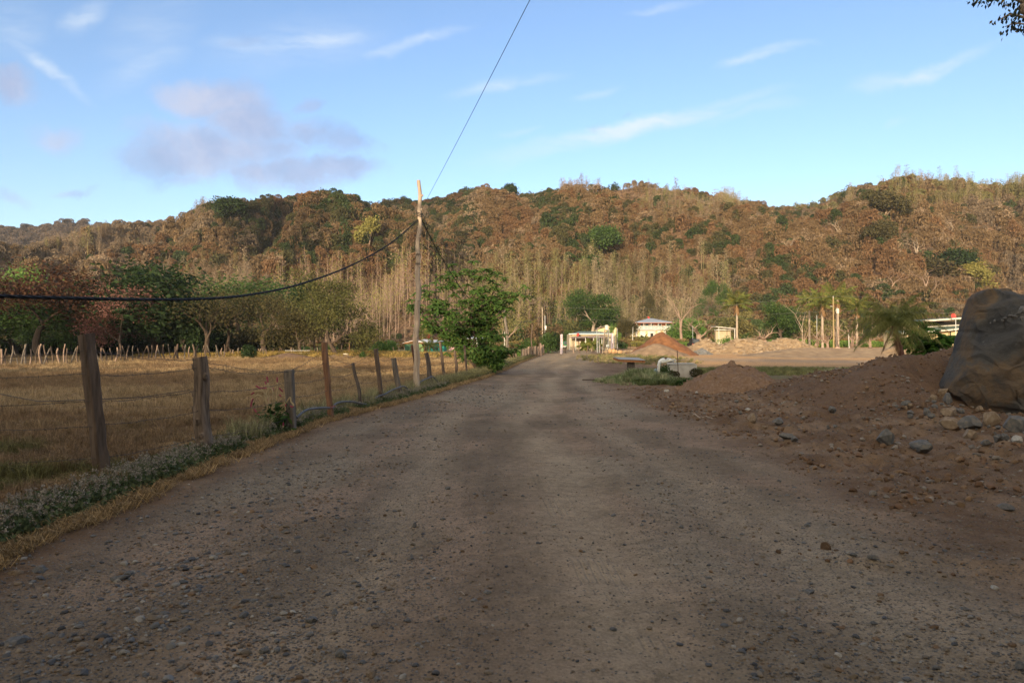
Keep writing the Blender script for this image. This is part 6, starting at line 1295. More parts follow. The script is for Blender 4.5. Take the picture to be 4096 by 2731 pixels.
class Frame:
    """photo pixels -> local x,z of a thing standing d metres away"""
    def __init__(s, px, d): s.d = d; X = (px - 2048) / F_ * d; s.o = Vector((X, d, G(X, d)))
    def x(s, px): return (px - 2048) / F_ * s.d - s.o.x
    def z(s, py): return CAMZ + (1400 - py) / F_ * s.d - s.o.z
def satdish(e, c, r, tilt=-.5, yawd=0):
    d = E('satellite_dish', e, 0, None, None) if False else None
    mb = MB(); n = 16; V = [(0, .06, 0)]; 
    for k in (1, 2, 3):
        for q in range(n): a = q * 2 * math.pi / n; V.append((r * k / 3 * math.cos(a), .06 - .06 * (k / 3) ** 2, r * k / 3 * math.sin(a)))
    T_ = [[0, 1 + q, 1 + (q + 1) % n] for q in range(n)]; Q = [[1 + (k - 1) * n + q, 1 + k * n + q, 1 + k * n + (q + 1) % n, 1 + (k - 1) * n + (q + 1) % n] for k in (1, 2) for q in range(n)]
    M_ = np.array(Matrix.Translation(c) @ Matrix.Rotation(yawd, 4, 'Z') @ Matrix.Rotation(tilt, 4, 'X')); V = np.array(V); V = V @ M_[:3, :3].T + M_[:3, 3]
    mb.add(V, np.array(Q)); mb.T.append(np.array(T_)); mb.tm.append(np.zeros(n, int)); tube(mb, [Vector(c) + Vector((0, .1, 0)), Vector(c) + Vector((0, .15, -.45))], .03, 6); return mb
# --- two-storey house
f = Frame(2607, 205); e = E('two_storey_house', f.o, 0, 'two-storey cream house with a grey hipped roof and balcony on the rise', 'house'); hx, hz_ = f.x, f.z
gb = hz_(1362) ; Z0 = hz_(1356)
mb = MB(); box(mb, hx(2547), hx(2668), 1.2, 8, -.3, hz_(1319.5)); mb.obj('lower_wall', WHITE, e)
mb = MB(); box(mb, hx(2525), hx(2546.6), 2.6, 8, -.3, hz_(1319.5)); mb.obj('side_wall', YELW, e)
mb = MB(); box(mb, hx(2547), hx(2690), 1.8, 8, hz_(1313.2), hz_(1290)); mb.obj('upper_wall', pm('brown_orange_wall', (.30, .10, .04)), e)
mb = MB()
for a_, b_ in ((2548, 2555), (2567, 2575), (2586, 2599), (2608, 2616), (2636, 2649), (2669, 2690)): box(mb, hx(a_), hx(b_), 1.76, 1.795, hz_(1313), hz_(1292.5))
mb.obj('window', GLASS, e)
mb = MB()
for a_ in (2584, 2600.5, 2606, 2617, 2624, 2634, 2650): box(mb, hx(a_), hx(a_ + 1.5), 1.7, 1.755, hz_(1313), hz_(1292))
mb.obj('window_frames', WHITE, e)
mb = MB(); box(mb, hx(2545), hx(2692), -.1, 2.2, hz_(1319.3), hz_(1314)); mb.obj('balcony_floor', WHITE, e)
mb = MB(); 
for a_ in (2547, 2575, 2605, 2634.5, 2664, 2693): box(mb, hx(a_) - .07, hx(a_) + .07, -.08, .06, hz_(1313.9), hz_(1290.6))
for q in range(11): a_ = 2548 + q * 14.4; box(mb, hx(a_) - .035, hx(a_) + .035, -.07, .0, hz_(1313.9), hz_(1303))
mb.obj('balcony_posts', WHITE, e)
mb = MB(); box(mb, hx(2548), hx(2692), -.14, -.08, hz_(1303.2), hz_(1301.8)); mb.obj('handrail', pm('green_rail', (.06, .12, .10)), e)
mb = MB(); box(mb, hx(2551), hx(2690), -.03, -.01, hz_(1312.5), hz_(1303.6)); mb.obj('balcony_panel', pm('hazy_panel', (.42, .44, .42), .3), e)
mb = MB(); 
for a_ in (2529, 2548, 2620.5): box(mb, hx(a_) - .09, hx(a_) + .09, -.1, .08, -.3, hz_(1319.8) if a_ > 2530 else hz_(1294))
mb.obj('porch_post', WHITE, e)
mb = MB(); box(mb, hx(2605), hx(2616.5), 1.14, 1.19, -.1, hz_(1332.6)); mb.obj('doorway', DARK, e)
for ax0, ax1, az in ((2551, 2562, 1322), (2585, 2594, 1323), (2621, 2634, 1322), (2643, 2660, 1322)):
    mb = MB(); n = 10; c = (hx(ax0) + hx(ax1)) / 2; r = (hx(ax1) - hx(ax0)) / 2; zt = hz_(az) - r; V = [(c, 1.17, zt)] + [(c + r * math.cos(a), 1.17, zt + r * math.sin(a)) for a in np.linspace(0, math.pi, n)]
    V2 = [(v[0], 1.21, v[2]) for v in V]; mb.add(V + V2, np.array([[0, q + 1, q] for q in range(1, n)])); box(mb, c - r, c + r, 1.172, 1.21, -.1, zt - .002); mb.obj('arch', YELW, e)
mb = MB(); ex0, ex1, ez = hx(2539), hx(2695.5), hz_(1289.5); ey0, ey1 = -.6, 9; r0, r1 = hx(2604), hx(2620); rz_ = hz_(1270.4); V = [(ex0, ey0, ez), (ex1, ey0, ez), (ex1, ey1, ez), (ex0, ey1, ez), (r0, 4.2, rz_), (r1, 4.2, rz_), (ex0, ey0, ez - .12), (ex1, ey0, ez - .12), (ex1, ey1, ez - .12), (ex0, ey1, ez - .12)]
mb.add(V, np.array([[0, 1, 5, 4], [2, 3, 4, 5], [0, 6, 7, 1], [1, 7, 8, 2], [2, 8, 9, 3], [3, 9, 6, 0], [9, 8, 7, 6]])); mb.T.append(np.array([[1, 2, 5], [3, 0, 4]])); mb.tm.append(np.zeros(2, int)); mb.obj('roof', BLUEROOF, e)
mb = MB(); box(mb, ex0 + .05, ex1 - .05, ey0 - .04, ey0 - .005, ez - .24, ez - .10); mb.obj('fascia', ORANGE, e)
mb = MB(); slab(mb, [(hx(2527), -.2, hz_(1294)), (hx(2541), -.5, hz_(1288)), (hx(2541), 6, hz_(1288)), (hx(2527), 6, hz_(1294))], .08); mb.obj('side_roof', RUSTY, e)
satdish(e, (hx(2605), 4.0, hz_(1267)), .38, -.5, .5).obj('satellite_dish', REDD, e)
mb = MB(); box(mb, hx(2546), hx(2600), .9, 1.1, -.3, .1); mb.obj('step', CREAM, e)
# --- yellow house with green roof
f = Frame(2360, 120); e = E('yellow_house', f.o, 0, 'low cream-yellow house with a dull green roof and rusty porch at the road end', 'house'); hx, hz_ = f.x, f.z
mb = MB(); box(mb, hx(2282), hx(2440), 2.0, 8, -.3, hz_(1334.5)); mb.obj('wall', CREAM, e)
mb = MB(); box(mb, hx(2292), hx(2452), 1.4, 2.0 - .01, hz_(1344.5), hz_(1334.5)); mb.obj('upper_wall', YELW, e)
mb = MB(); x0, x1 = hx(2284), hx(2455); V = [(x0, .9, hz_(1333.5)), (x1, .9, hz_(1332)), (x1, 9, hz_(1333)), (x0, 9, hz_(1333.5)), (hx(2326), 5, hz_(1322.5)), (hx(2412), 5, hz_(1322.5)), (x0, .9, hz_(1334.3)), (x1, .9, hz_(1333)), (x1, 9, hz_(1334)), (x0, 9, hz_(1334.3))]
mb.add(V, np.array([[0, 1, 5, 4], [2, 3, 4, 5], [0, 6, 7, 1], [1, 7, 8, 2], [2, 8, 9, 3], [3, 9, 6, 0], [9, 8, 7, 6]])); mb.T.append(np.array([[1, 2, 5], [3, 0, 4]])); mb.tm.append(np.zeros(2, int)); mb.obj('roof', GREENROOF, e)
mb = MB(); box(mb, hx(2277), hx(2454), .84, .895, hz_(1337.5), hz_(1333.2)); mb.obj('fascia', WHITE, e)
mb = MB(); slab(mb, [(hx(2270), -1.0, hz_(1350.5)), (hx(2424), -1.0, hz_(1349)), (hx(2424), 1.35, hz_(1340)), (hx(2294), 1.35, hz_(1344.6))], .06); mb.obj('porch_roof', RUSTY, e)
mb = MB(); box(mb, hx(2284), hx(2422), -.85, -.75, hz_(1355), hz_(1351.6)); mb.obj('porch_beam', DARK, e)
mb = MB()
for a_ in (2277.5, 2301, 2340, 2372, 2405): box(mb, hx(a_) - .05, hx(a_) + .05, -.9, -.8, -.2, hz_(1352))
mb.obj('porch_post', WHITE, e)
mb = MB(); box(mb, hx(2318), hx(2338), 1.93, 1.995, hz_(1372), hz_(1358.5)); w_ = mb.obj('window_frame', ORANGE, e); mb = MB(); box(mb, hx(2321), hx(2327), 1.90, 1.925, hz_(1370.5), hz_(1360)); box(mb, hx(2329.5), hx(2335.5), 1.90, 1.925, hz_(1370.5), hz_(1360)); mb.obj('pane', pm('pale_pane', (.5, .5, .42), .3), w_)
mb = MB(); box(mb, hx(2350), hx(2356), 1.94, 1.995, -.1, hz_(1371)); mb.obj('door', ORANGE, e)
satdish(e, (hx(2311), .0, hz_(1338.5)), .30, -.4, -.6).obj('satellite_dish', REDD, e)
f = Frame(2430, 136); e = E('yellow_outbuilding', f.o, 0, 'yellow gabled building behind the green roof with a tilted grey roof', 'building'); hx, hz_ = f.x, f.z
mb = MB(); V = [(hx(2392), 0, -.3), (hx(2466), 0, -.3), (hx(2466), 0, hz_(1311)), (hx(2437), 0, hz_(1305)), (hx(2392), 0, hz_(1317))]; V2 = [(a, 6, c) for a, b, c in V]; V = V + V2
mb.add(V, np.array([[0, 1, 2, 4], [5, 9, 7, 6], [0, 5, 6, 1], [1, 6, 7, 2], [2, 7, 8, 3], [3, 8, 9, 4], [4, 9, 5, 0]])); mb.T.append(np.array([[2, 3, 4], [7, 9, 8]])); mb.tm.append(np.zeros(2, int)); mb.obj('wall', YELW, e)
mb = MB(); slab(mb, [(hx(2388), -.4, hz_(1312)), (hx(2424), -.4, hz_(1302)), (hx(2424), 6, hz_(1302)), (hx(2388), 6, hz_(1312))], .1); mb.obj('roof', RUSTY, e)
f = Frame(2427, 112); e = E('water_tank', f.o, 0, 'cream cylindrical water tank raised on thin posts beside the gate', 'tank'); hx, hz_ = f.x, f.z
mb = MB(); zz0, zz1 = hz_(1319.5), hz_(1302); tube(mb, [(0, 0, zz0), (0, 0, zz1), (0, 0, zz1 + .05), (0, 0, zz1 + .09)], [.30, .30, .26, .12], 20); mb.obj('tank_body', pm('cream_plastic_tank', (.66, .58, .47), .5), e)
mb = MB(); box(mb, -.36, .36, -.36, .36, zz0 - .06, zz0 - .004)
for a_ in (-.3, .3):
    for b_ in (-.3, .3): box(mb, a_ - .035, a_ + .035, b_ - .035, b_ + .035, -.2, zz0 - .06)
mb.obj('platform', WG, e)
PG = mat('galvanised_pole', (.42, .43, .44), scale=3, bump=0, metal=.3, rough=.5)
for q, (x0_, yt, d, m, w, lab, ln) in enumerate(((2389, 1317, 97, PG, 3.0, 'galvanised pole, leftmost of the cluster before the gate', -1.5), (2397, 1327, 97, PG, 2.2, 'short thin grey pole next to the leftmost one', -1), (2410, 1312, 95, BARK_PALE, 3.0, 'slanting wooden pole of the cluster before the gate', 9), (2427, 1318, 95, WG, 2.4, 'grey wooden pole carrying a meter box', -1), (2432, 1320, 96, PG, 2.2, 'thin pole beside the meter box pole', -1), (2436, 1317, 97, WHITE, 2.4, 'white pole right of the meter boxes', 0), (2457, 1319, 118, PG, 2.4, 'grey pole behind the pink gatepost', 0), (2469, 1313, 125, PG, 2.0, 'thin tall pole right of the pink gatepost', 0), (2530, 1308, 160, WHITE, 2.2, 'white pole in front of the two-storey house', 2), (2771, 1303, 150, PG, 1.8, 'thin light pole left of the dark truck', 0), (3268, 1260, 122, PG, 2.6, 'thin grey pole with a forked top', -1), (3397, 1333, 108, WHITE, 3.0, 'short white stake right of the utility poles', -3), (2926, 1305, 112, BARK_PALE, 3.0, 'leaning pale pole in front of the open shed', -6), (2908, 1306, 112, DARK, 2.0, 'thin dark pole in front of the open shed', 0), (2171, 1196 + 32, 118, BARK_PALE, 5.0, 'tall timber pole above the hedge at the road end', -2), (2180, 1262, 118, PG, 3, 'thinner pole with a white box beside the tall timber pole', 0), (1854, 1322, 128, WHITE, 2.2, 'thin white pole seen through the feathery tree', 0), (2018, 1328, 95, WHITE, 3, 'white pipe behind the second wooden pole', 0))):
    roundpole('pole' if m is not BARK_PALE else 'timber_pole', x0_, yt, d, w, m, lab, ln, 'poles around the gate' if q < 8 else None)
for q, (x_, d) in enumerate(((2427, 94.8), (2432.5, 95.8))):
    f = Frame(x_, d); mb = MB(); box(mb, -.09, .09, -.1, -.02, f.z(1388), f.z(1378)); o = mb.obj('meter_box', pm('grey_box', (.42, .44, .43))); o.location = f.o; T(o, ['left grey meter box on the pole beside the gate', 'right grey meter box on the thin pole beside the gate'][q], 'meter box')
LIL = mat('lilac_concrete', [(.3, (.42, .34, .38)), (.7, (.54, .46, .50))], scale=2, bump=.1)
f = Frame(2448, 100); e = E('gatepost', f.o, 0, 'pale pink square gatepost on the right of the road end', 'gatepost', 'square posts of the gateway'); mb = MB(); box(mb, -.17, .17, -.17, .17, -.2, f.z(1333)); mb.obj('shaft', LIL, e)
mb = MB(); box(mb, -.012, .012, -.178, -.172, f.z(1385), f.z(1361)); mb.obj('painted_line', DARK, e)
f = Frame(2246, 93); e = E('gatepost', f.o, 0, 'lilac square gatepost with dark painted letters left of the road end', 'gatepost', 'square posts of the gateway'); mb = MB(); box(mb, -.15, .15, -.15, .15, -.2, f.z(1337)); mb.obj('shaft', LIL, e)
mb = MB(); rg5 = np.random.default_rng(4)
zt0 = f.z(1418); zt1 = f.z(1339)
for q in range(17):      # upright column of worn dark brush letters
    zz = zt0 + (zt1 - zt0) * (q + .5) / 17
    if q in (6, 7, 9): continue
    for s_ in range(3):
        a = np.array([-.10 + .2 * rg5.random(), -.158, zz + rg5.normal() * .05]); b_ = a + [rg5.normal() * .05, 0, rg5.normal() * .06]; tube(mb, [a, b_], .013, 4)
mb.obj('painted_letters', DARK, e)
f = Frame(2498, 96); e = E('metal_gate', f.o, 0, 'black tubular field gate between the pink gatepost and the earth heap', 'gate'); mb = MB(); hx, hz_ = f.x, f.z; zt, zb = hz_(1373.5), hz_(1394.5)
for zz in (zt, zb): tube(mb, [(hx(2450), 0, zz), (hx(2547), 0, zz)], .035, 6)
for a_ in (2450, 2547): tube(mb, [(hx(a_), 0, 0), (hx(a_), 0, zt)], .04, 6)
mb.obj('gate_frame', DARK, e); mb = MB()
for a_ in (2474, 2498, 2522): tube(mb, [(hx(a_), 0, zb), (hx(a_), 0, zt)], .025, 6)
mb.obj('gate_bars', DARK, e)
# --- green shack
f = Frame(1690, 125); e = E('green_shack', f.o, 0, 'green and turquoise shack with a white metal roof beyond the field', 'shack'); hx, hz_ = f.x, f.z
DG = pm('dark_green_sheet', (.05, .13, .075)); LG = pm('light_green_tarp', (.16, .25, .11)); TQ = pm('turquoise_paint', (.03, .27, .22)); WM = mat('white_metal_roof', [(.3, (.52, .53, .56)), (.7, (.66, .67, .70))], scale=2, bump=.1, rough=.5)
mb = MB(); box(mb, hx(1618), hx(1655), 0, 4, -.2, hz_(1374)); mb.obj('green_wall', DG, e)
mb = MB(); V = [(hx(1671), -.2, -.1), (hx(1697), -.2, .1), (hx(1694), -.2, hz_(1388)), (hx(1684), -.2, hz_(1372)), (hx(1671), -.2, hz_(1372))]; mb.add(V + [(a, -.16, c) for a, b, c in V], np.array([[0, 1, 2, 4], [5, 9, 7, 6], [0, 5, 6, 1], [1, 6, 7, 2], [4, 9, 5, 0]])); mb.T.append(np.array([[2, 3, 4], [7, 9, 8]])); mb.tm.append(np.zeros(2, int)); mb.obj('tarpaulin', LG, e)
mb = MB(); box(mb, hx(1655.5), hx(1706.5), .5, 3.9, -.2, hz_(1374)); mb.obj('inner_wall', DARK, e)
mb = MB(); box(mb, hx(1707), hx(1776), .6, 5, -.2, hz_(1370)); mb.obj('turquoise_wall', TQ, e)
mb = MB(); box(mb, hx(1744), hx(1751), .55, .595, hz_(1397), hz_(1389)); mb.obj('window', DARK, e)
mb = MB(); 
for a_ in (1590, 1698, 1655): box(mb, hx(a_) - .06, hx(a_) + .06, -.3, -.18, -.2, hz_(1372 if a_ > 1600 else 1377))
mb.obj('post', WR, e)
mb = MB(); slab(mb, [(hx(1584), -.5, hz_(1376)), (hx(1616), -.5, hz_(1372)), (hx(1616), 4, hz_(1370)), (hx(1584), 4, hz_(1374))], .06); mb.obj('lean_to_roof', RUSTY, e)
mb = MB(); slab(mb, [(hx(1612), -.5, hz_(1371)), (hx(1660), -.5, hz_(1360)), (hx(1660), 4.4, hz_(1359)), (hx(1612), 4.4, hz_(1369.5))], .06); slab(mb, [(hx(1660), -.5, hz_(1360)), (hx(1702), -.5, hz_(1369)), (hx(1702), 4.4, hz_(1367.5)), (hx(1660), 4.4, hz_(1359))], .06); mb.obj('gable_roof', WM, e)
mb = MB(); slab(mb, [(hx(1615), -.45, hz_(1371.6)), (hx(1660), -.45, hz_(1361)), (hx(1660), -.38, hz_(1361)), (hx(1615), -.38, hz_(1371.6))], .14); slab(mb, [(hx(1660), -.45, hz_(1361)), (hx(1700), -.45, hz_(1370)), (hx(1700), -.38, hz_(1370)), (hx(1660), -.38, hz_(1361))], .14); box(mb, hx(1617), hx(1699), -.43, -.33, hz_(1374.5), hz_(1372.8)); mb.obj('roof_timber', ORW, e)
mb = MB(); slab(mb, [(hx(1675), -.55, hz_(1366.5)), (hx(1800), -.55, hz_(1372.5)), (hx(1778), 5.4, hz_(1361)), (hx(1680), 5.4, hz_(1354.5))], .06); mb.obj('main_roof', WM, e)
f = Frame(1712, 140); e = E('satellite_dish', f.o, 0, 'red satellite dish on a mast above the white shack roof', 'satellite dish'); satdish(e, (0, 0, f.z(1346)), .55, -.4, -.7).obj('dish', REDD, e); mb = MB(); tube(mb, [(0, .12, -.2), (0, .12, f.z(1350))], .04, 6); mb.obj('mast', PG, e)
f = Frame(1845, 150); e = E('pink_house', f.o, 0, 'pinkish house half hidden behind the feathery tree', 'house'); hx, hz_ = f.x, f.z
mb = MB(); box(mb, hx(1795), hx(1870), 0, 6, -.3, hz_(1362)); mb.obj('wall', pm('pink_paint', (.36, .22, .22)), e); mb = MB(); slab(mb, [(hx(1790), -.5, hz_(1362)), (hx(1875), -.5, hz_(1362)), (hx(1868), 6.5, hz_(1345)), (hx(1798), 6.5, hz_(1345))], .1); mb.obj('roof', RUSTY, e); mb = MB(); box(mb, hx(1815), hx(1825), -.04, -.003, hz_(1388), hz_(1374)); mb.obj('window', DARK, e)
f = Frame(1900, 118); e = E('white_wall_house', f.o, 0, 'white-walled house glimpsed through the feathery tree trunks', 'house'); hx, hz_ = f.x, f.z
mb = MB(); box(mb, hx(1862), hx(1935), 0, 5, -.3, hz_(1352)); mb.obj('wall', WHITE, e); mb = MB(); slab(mb, [(hx(1856), -.5, hz_(1352)), (hx(1940), -.5, hz_(1352)), (hx(1934), 5.5, hz_(1343)), (hx(1862), 5.5, hz_(1343))], .1); mb.obj('roof', BLUEROOF, e)
for a_, b_ in ((1872, 1880), (1912, 1922)): mb = MB(); box(mb, hx(a_), hx(b_), -.05, -.003, hz_(1390), hz_(1372)); mb.obj('window', GLASS, e)
# --- right building
f = Frame(3745, 90); e = E('split_roof_house', f.o, 0, 'cream house with stepped green-grey roofs left of the boulder', 'house'); hx, hz_ = f.x, f.z
mb = MB(); box(mb, hx(3634), hx(3679), .5, 6, -.4, hz_(1331.5)); mb.obj('side_wall', CREAM, e)
mb = MB(); box(mb, hx(3679.5), hx(3960), 1.0, 8, -.4, hz_(1324)); mb.obj('wall', YELW, e)
mb = MB(); slab(mb, [(hx(3605), -.1, hz_(1331)), (hx(3677), -.3, hz_(1327)), (hx(3700), 5, hz_(1316)), (hx(3628), 5, hz_(1319))], .22); mb.obj('side_roof', GREENROOF, e)
mb = MB(); slab(mb, [(hx(3604), -.16, hz_(1330)), (hx(3678), -.36, hz_(1326)), (hx(3678), -.31, hz_(1326)), (hx(3604), -.11, hz_(1330))], .17); slab(mb, [(hx(3698), -.75, hz_(1325)), (hx(3790), -.75, hz_(1317.5)), (hx(3790), -.7, hz_(1317.5)), (hx(3698), -.7, hz_(1325))], .18); slab(mb, [(hx(3790), -.75, hz_(1317.5)), (hx(3900), -.75, hz_(1303)), (hx(3900), -.7, hz_(1303)), (hx(3790), -.7, hz_(1317.5))], .18); slab(mb, [(hx(3691), -.05, hz_(1281)), (hx(3900), -.05, hz_(1265.5)), (hx(3900), 0, hz_(1265.5)), (hx(3691), 0, hz_(1281))], .21); slab(mb, [(hx(3733), 1.55, hz_(1304.5)), (hx(3900), 1.55, hz_(1294.5)), (hx(3900), 1.6, hz_(1294.5)), (hx(3733), 1.6, hz_(1304.5))], .12); mb.obj('fascia', FASC, e)
mb = MB(); slab(mb, [(hx(3698), -.69, hz_(1326)), (hx(3900), -.69, hz_(1305)), (hx(3900), 2.0, hz_(1297)), (hx(3712), 2.0, hz_(1307))], .1); mb.obj('main_roof', GREENROOF, e)
mb = MB(); slab(mb, [(hx(3691), .01, hz_(1282)), (hx(3900), .01, hz_(1266.5)), (hx(3900), 6, hz_(1262)), (hx(3700), 6, hz_(1276))], .14); mb.obj('upper_roof', GREENROOF, e)
mb = MB(); box(mb, hx(3722), hx(3900), 2.4, 6, hz_(1316), hz_(1284)); mb.obj('clerestory', DARK, e); mb = MB(); box(mb, hx(3712), hx(3721.8), 2.3, 6, hz_(1316), hz_(1284)); mb.obj('upper_wall', YELW, e)
mb = MB(); 
for a_ in (3773, 3820): box(mb, hx(a_) - .06, hx(a_) + .06, .9, .99, -.3, hz_(1325))
mb.obj('timber', DARK, e); mb = MB(); box(mb, hx(3804), hx(3821), .93, .995, hz_(1364), hz_(1350.5)); mb.obj('door', BROWNW, e)
mb = MB(); tube(mb, [(hx(3792), -1.6, -.2), (hx(3792), -1.6, hz_(1274))], .045, 8); o = mb.obj('x', PG); o.name = 'grey_pole'; o.location = f.o; T(o, 'galvanised pole standing before the split-roof house', 'pole')
mb = satdish(e, (hx(3839), 1.2, hz_(1262)), .34, -.2, 0); mb.obj('satellite_dish', REDD, e)
# --- open shed
f = Frame(2905, 132); e = E('open_shed', f.o, 0, 'small open shed with a slanting white roof behind the rounded shrub', 'shed'); hx, hz_ = f.x, f.z
mb = MB(); slab(mb, [(hx(2862), -.3, hz_(1305)), (hx(2945), -.3, hz_(1314)), (hx(2945), 3, hz_(1313)), (hx(2862), 3, hz_(1303))], .12); mb.obj('roof', WHITE, e); mb = MB(); box(mb, hx(2875), hx(2942), 1.2, 3, hz_(1320), hz_(1316)); mb.obj('beam', WHITE, e)
mb = MB(); 
for a_ in (2875, 2938, 2943): box(mb, hx(a_) - .05, hx(a_) + .05, -.1, 0, -.2, hz_(1314 if a_ > 2900 else 1308))
mb.obj('post', WHITE, e); mb = MB(); box(mb, hx(2877), hx(2936), 2.2, 3, -.2, hz_(1322)); mb.obj('back_wall', CREAM, e)
# --- truck and green car
BLK = pm('black_car_paint', (.022, .022, .026), .4); RUB = pm('tyre_rubber', (.02, .02, .02)); TAIL = pm('tail_lamp', (.35, .02, .02), .3)
def car(name, px, d, w, h, body, label, cat, cab=True):
    f = Frame(px, d); e = E(name, f.o, 0, label, cat); mb = MB(); L_ = 4.2
    prof = [(0, .35), (0, h * .52), (.12, h * .56), (.35, h * .96), (.6, h), (2.1, h), (2.7, h * .6), (3.9, h * .55), (4.2, h * .45), (4.2, .35)]; n = len(prof)
    V = [(-w / 2, y, z) for y, z in prof] + [(w / 2, y, z) for y, z in prof]; V = np.array(V); top = V[:, 2] > h * .7; V[top, 0] *= .88
    F = [[i, (i + 1) % n, n + (i + 1) % n, n + i] for i in range(n)]; mb.add(V, np.array(F)); tri = [[0, i + 1, i] for i in range(1, n - 1)] + [[n, n + i, n + i + 1] for i in range(1, n - 1)]; mb.T.append(np.array(tri)); mb.tm.append(np.zeros(len(tri), int)); mb.obj('body', body, e)
    mb = MB(); V = np.array([(-w * .36, .13, h * .60), (w * .36, .13, h * .60), (w * .33, .335, h * .92), (-w * .33, .335, h * .92)]); V[:, 1] -= .015; mb.add(V, np.array([[0, 1, 2, 3]])); mb.obj('rear_window', GLASS, e)
    for sx in (-1, 1):
        for yy in (.8, 3.3): mb = MB(); tube(mb, [(sx * (w / 2 - .2), yy, .33), (sx * (w / 2 + .02), yy, .33)], .33, 16); mb.obj('wheel', RUB, e)
        mb = MB(); box(mb, sx * (w / 2 - .12) - .07, sx * (w / 2 - .12) + .07, -.03, -.002, h * .38, h * .5); mb.obj('tail_light', TAIL, e)
    mb = MB(); box(mb, -w / 2 + .02, w / 2 - .02, -.1, -.004, .38, .56); mb.obj('bumper', PG, e)
car('parked_truck', 2786, 140, 1.75, 1.85, BLK, 'dark boxy vehicle parked behind the tan rock heap', 'car')
car('parked_car', 2268, 130, 1.6, 1.5, pm('green_car_paint', (.03, .14, .06), .4), 'green car half hidden by the hedge left of the yellow house', 'car')
# --- utility poles on the right
f = Frame(3335, 118); e = E('utility_pole', f.o, 0, 'tall timber utility pole with a white top insulator, left of the close pair', 'utility pole', None); mb = MB(); tube(mb, [(0, 0, -.2), (-.05, 0, f.z(1192))], [.13, .10], 10); mb.obj('shaft', wood('yellow_pole_wood', (.20, .14, .07), (.36, .27, .14)), e, True); mb = MB(); tube(mb, [(-.05, 0, f.z(1192)), (-.05, 0, f.z(1184))], .05, 8); mb.obj('insulator', WHITE, e, True)
mb = MB(); tube(mb, [(-.1, -.05, f.z(1226)), (-.45, -.2, f.z(1225.5))], .03, 6); disc_ellipsoid(mb, (-.5, -.25, f.z(1225.5)), (.2, .1, .06)); mb.obj('street_lamp_head', WHITE, e, True)
f = Frame(3346, 121); e = E('utility_pole', f.o, 0, 'grey utility pole carrying a cream transformer, right of the close pair', 'utility pole'); mb = MB(); tube(mb, [(-.05, 0, -.2), (.05, 0, f.z(1230))], [.13, .10], 10); mb.obj('shaft', WG, e, True)
mb = MB(); zt, zb = f.z(1236), f.z(1254); tube(mb, [(.1, -.3, zb), (.1, -.3, zt), (.1, -.3, zt + .06)], [.23, .23, .16], 16); mb.obj('transformer', pm('cream_metal', (.62, .58, .48), .5), e); mb = MB(); 
for q in (0, 1): disc_ellipsoid(mb, (-.22, -.35, zt - .15 - .25 * q), (.08, .06, .06))
tube(mb, [(.0, -.3, zt), (.0, -.3, zt + .35)], .03, 6); mb.obj('bushing', WHITE, e, True)
THINW = mat('thin_grey_wire', (.16, .15, .14), scale=3, bump=0)
def wire(pts, r, label, sag=0):
    mb = MB(); P = curve_pts(pts, 10); tube(mb, P, r, 4, cap=False); o = mb.obj('overhead_wire', THINW); T(o, label, 'wire')
wire([W(2170, 1226, 118), W(2450, 1236, 120), W(2800, 1229, 120), W(3050, 1207, 119), W(3335, 1185, 118)], .014, 'top wire from the timber pole at the road end to the right utility poles')
wire([W(3335, 1185, 118), W(3600, 1190, 112), W(3860, 1198, 105), W(4300, 1205, 95)], .014, 'top wire leaving the utility poles to the right')
wire([W(2170, 1275, 118), W(2500, 1281, 120), W(2800, 1272, 120), W(3335, 1243, 118)], .012, 'lower wire crossing in front of the two-storey house roof')
wire([W(3335, 1243, 118), W(3600, 1248, 112), W(3860, 1253, 105), W(4300, 1250, 95)], .012, 'lower wire leaving the utility poles to the right')
f = Frame(2182, 117.5); mb = MB(); box(mb, -.16, .16, -.25, -.1, f.z(1319), f.z(1303)); o = mb.obj('junction_box', WHITE); o.location = f.o; T(o, 'white box fixed high on the thin pole above the hedge', 'box')
rock(3350, 1380, 28, 12, 4, mat('painted_stone', [(.4, (.55, .50, .44)), (.55, (.45, .18, .09)), (.7, (.55, .52, .46))], scale=2.5), 'half-round stone painted white and rust at the foot of the poles', d=112, name='painted_stone', sink=-.4)
f = Frame(1700, 1); 
# unseen trees added behind the camera to darken the near road
for q, (x_, y_, h_, w_) in enumerate(((-8.5, -9.5, 11, 12), (1.5, -12.5, 12, 13), (10, -9, 11, 12))):
    big_tree('roadside_tree', 0, 0, h_, w_, L_DARK, BARK, ['broad tree behind the camera on the left of the road', 'broad tree behind the camera over the road', 'broad tree behind the camera on the right of the road'][q], 950 + q, 22, .5, 1.0, P=RND, r=.2, loc=Vector((x_, y_, 0)), trunk_frac=.3)
# ------------------------------------------------------------------ overhanging tree at upper right
rg = np.random.default_rng(15); LE = leafmat('broad_leaf', [(0, (.010, .014, .016)), (.6, (.025, .035, .02)), (.92, (.06, .065, .02)), (1, (.30, .19, .03))], transl=.35)
tb = Vector((11.6, 7.0, G(11.6, 7.0))); e = E('overhanging_tree', tb, 0, 'dark-leaved branch tips of a tree hanging in at the upper right corner', 'tree'); off = np.array(tb)
tr = MB(); top = np.array(W(4400, 300, 9.0)); tube(tr, curve_pts([(0, 0, -.2), (-.1, .1, 1.5), (-.3, .5, 3.2), (-.8, 1.0, 4.6)], 6), np.linspace(.26, .16, 19), 10); j = np.array([-.8, 1.0, 4.6]) + off
br, lv = MB(), MB()
ends = []
def limb(ctrl, r0, r1): P = curve_pts(ctrl, 6) - off; tube(br, P, np.linspace(r0, r1, len(P)), 6); return P
l1 = limb([j, j + [-.9, .6, .8], W(4180, 60, 9), W(4096, 8, 9), W(4040, -12, 9), W(3900, -50, 9)], .08, .012)
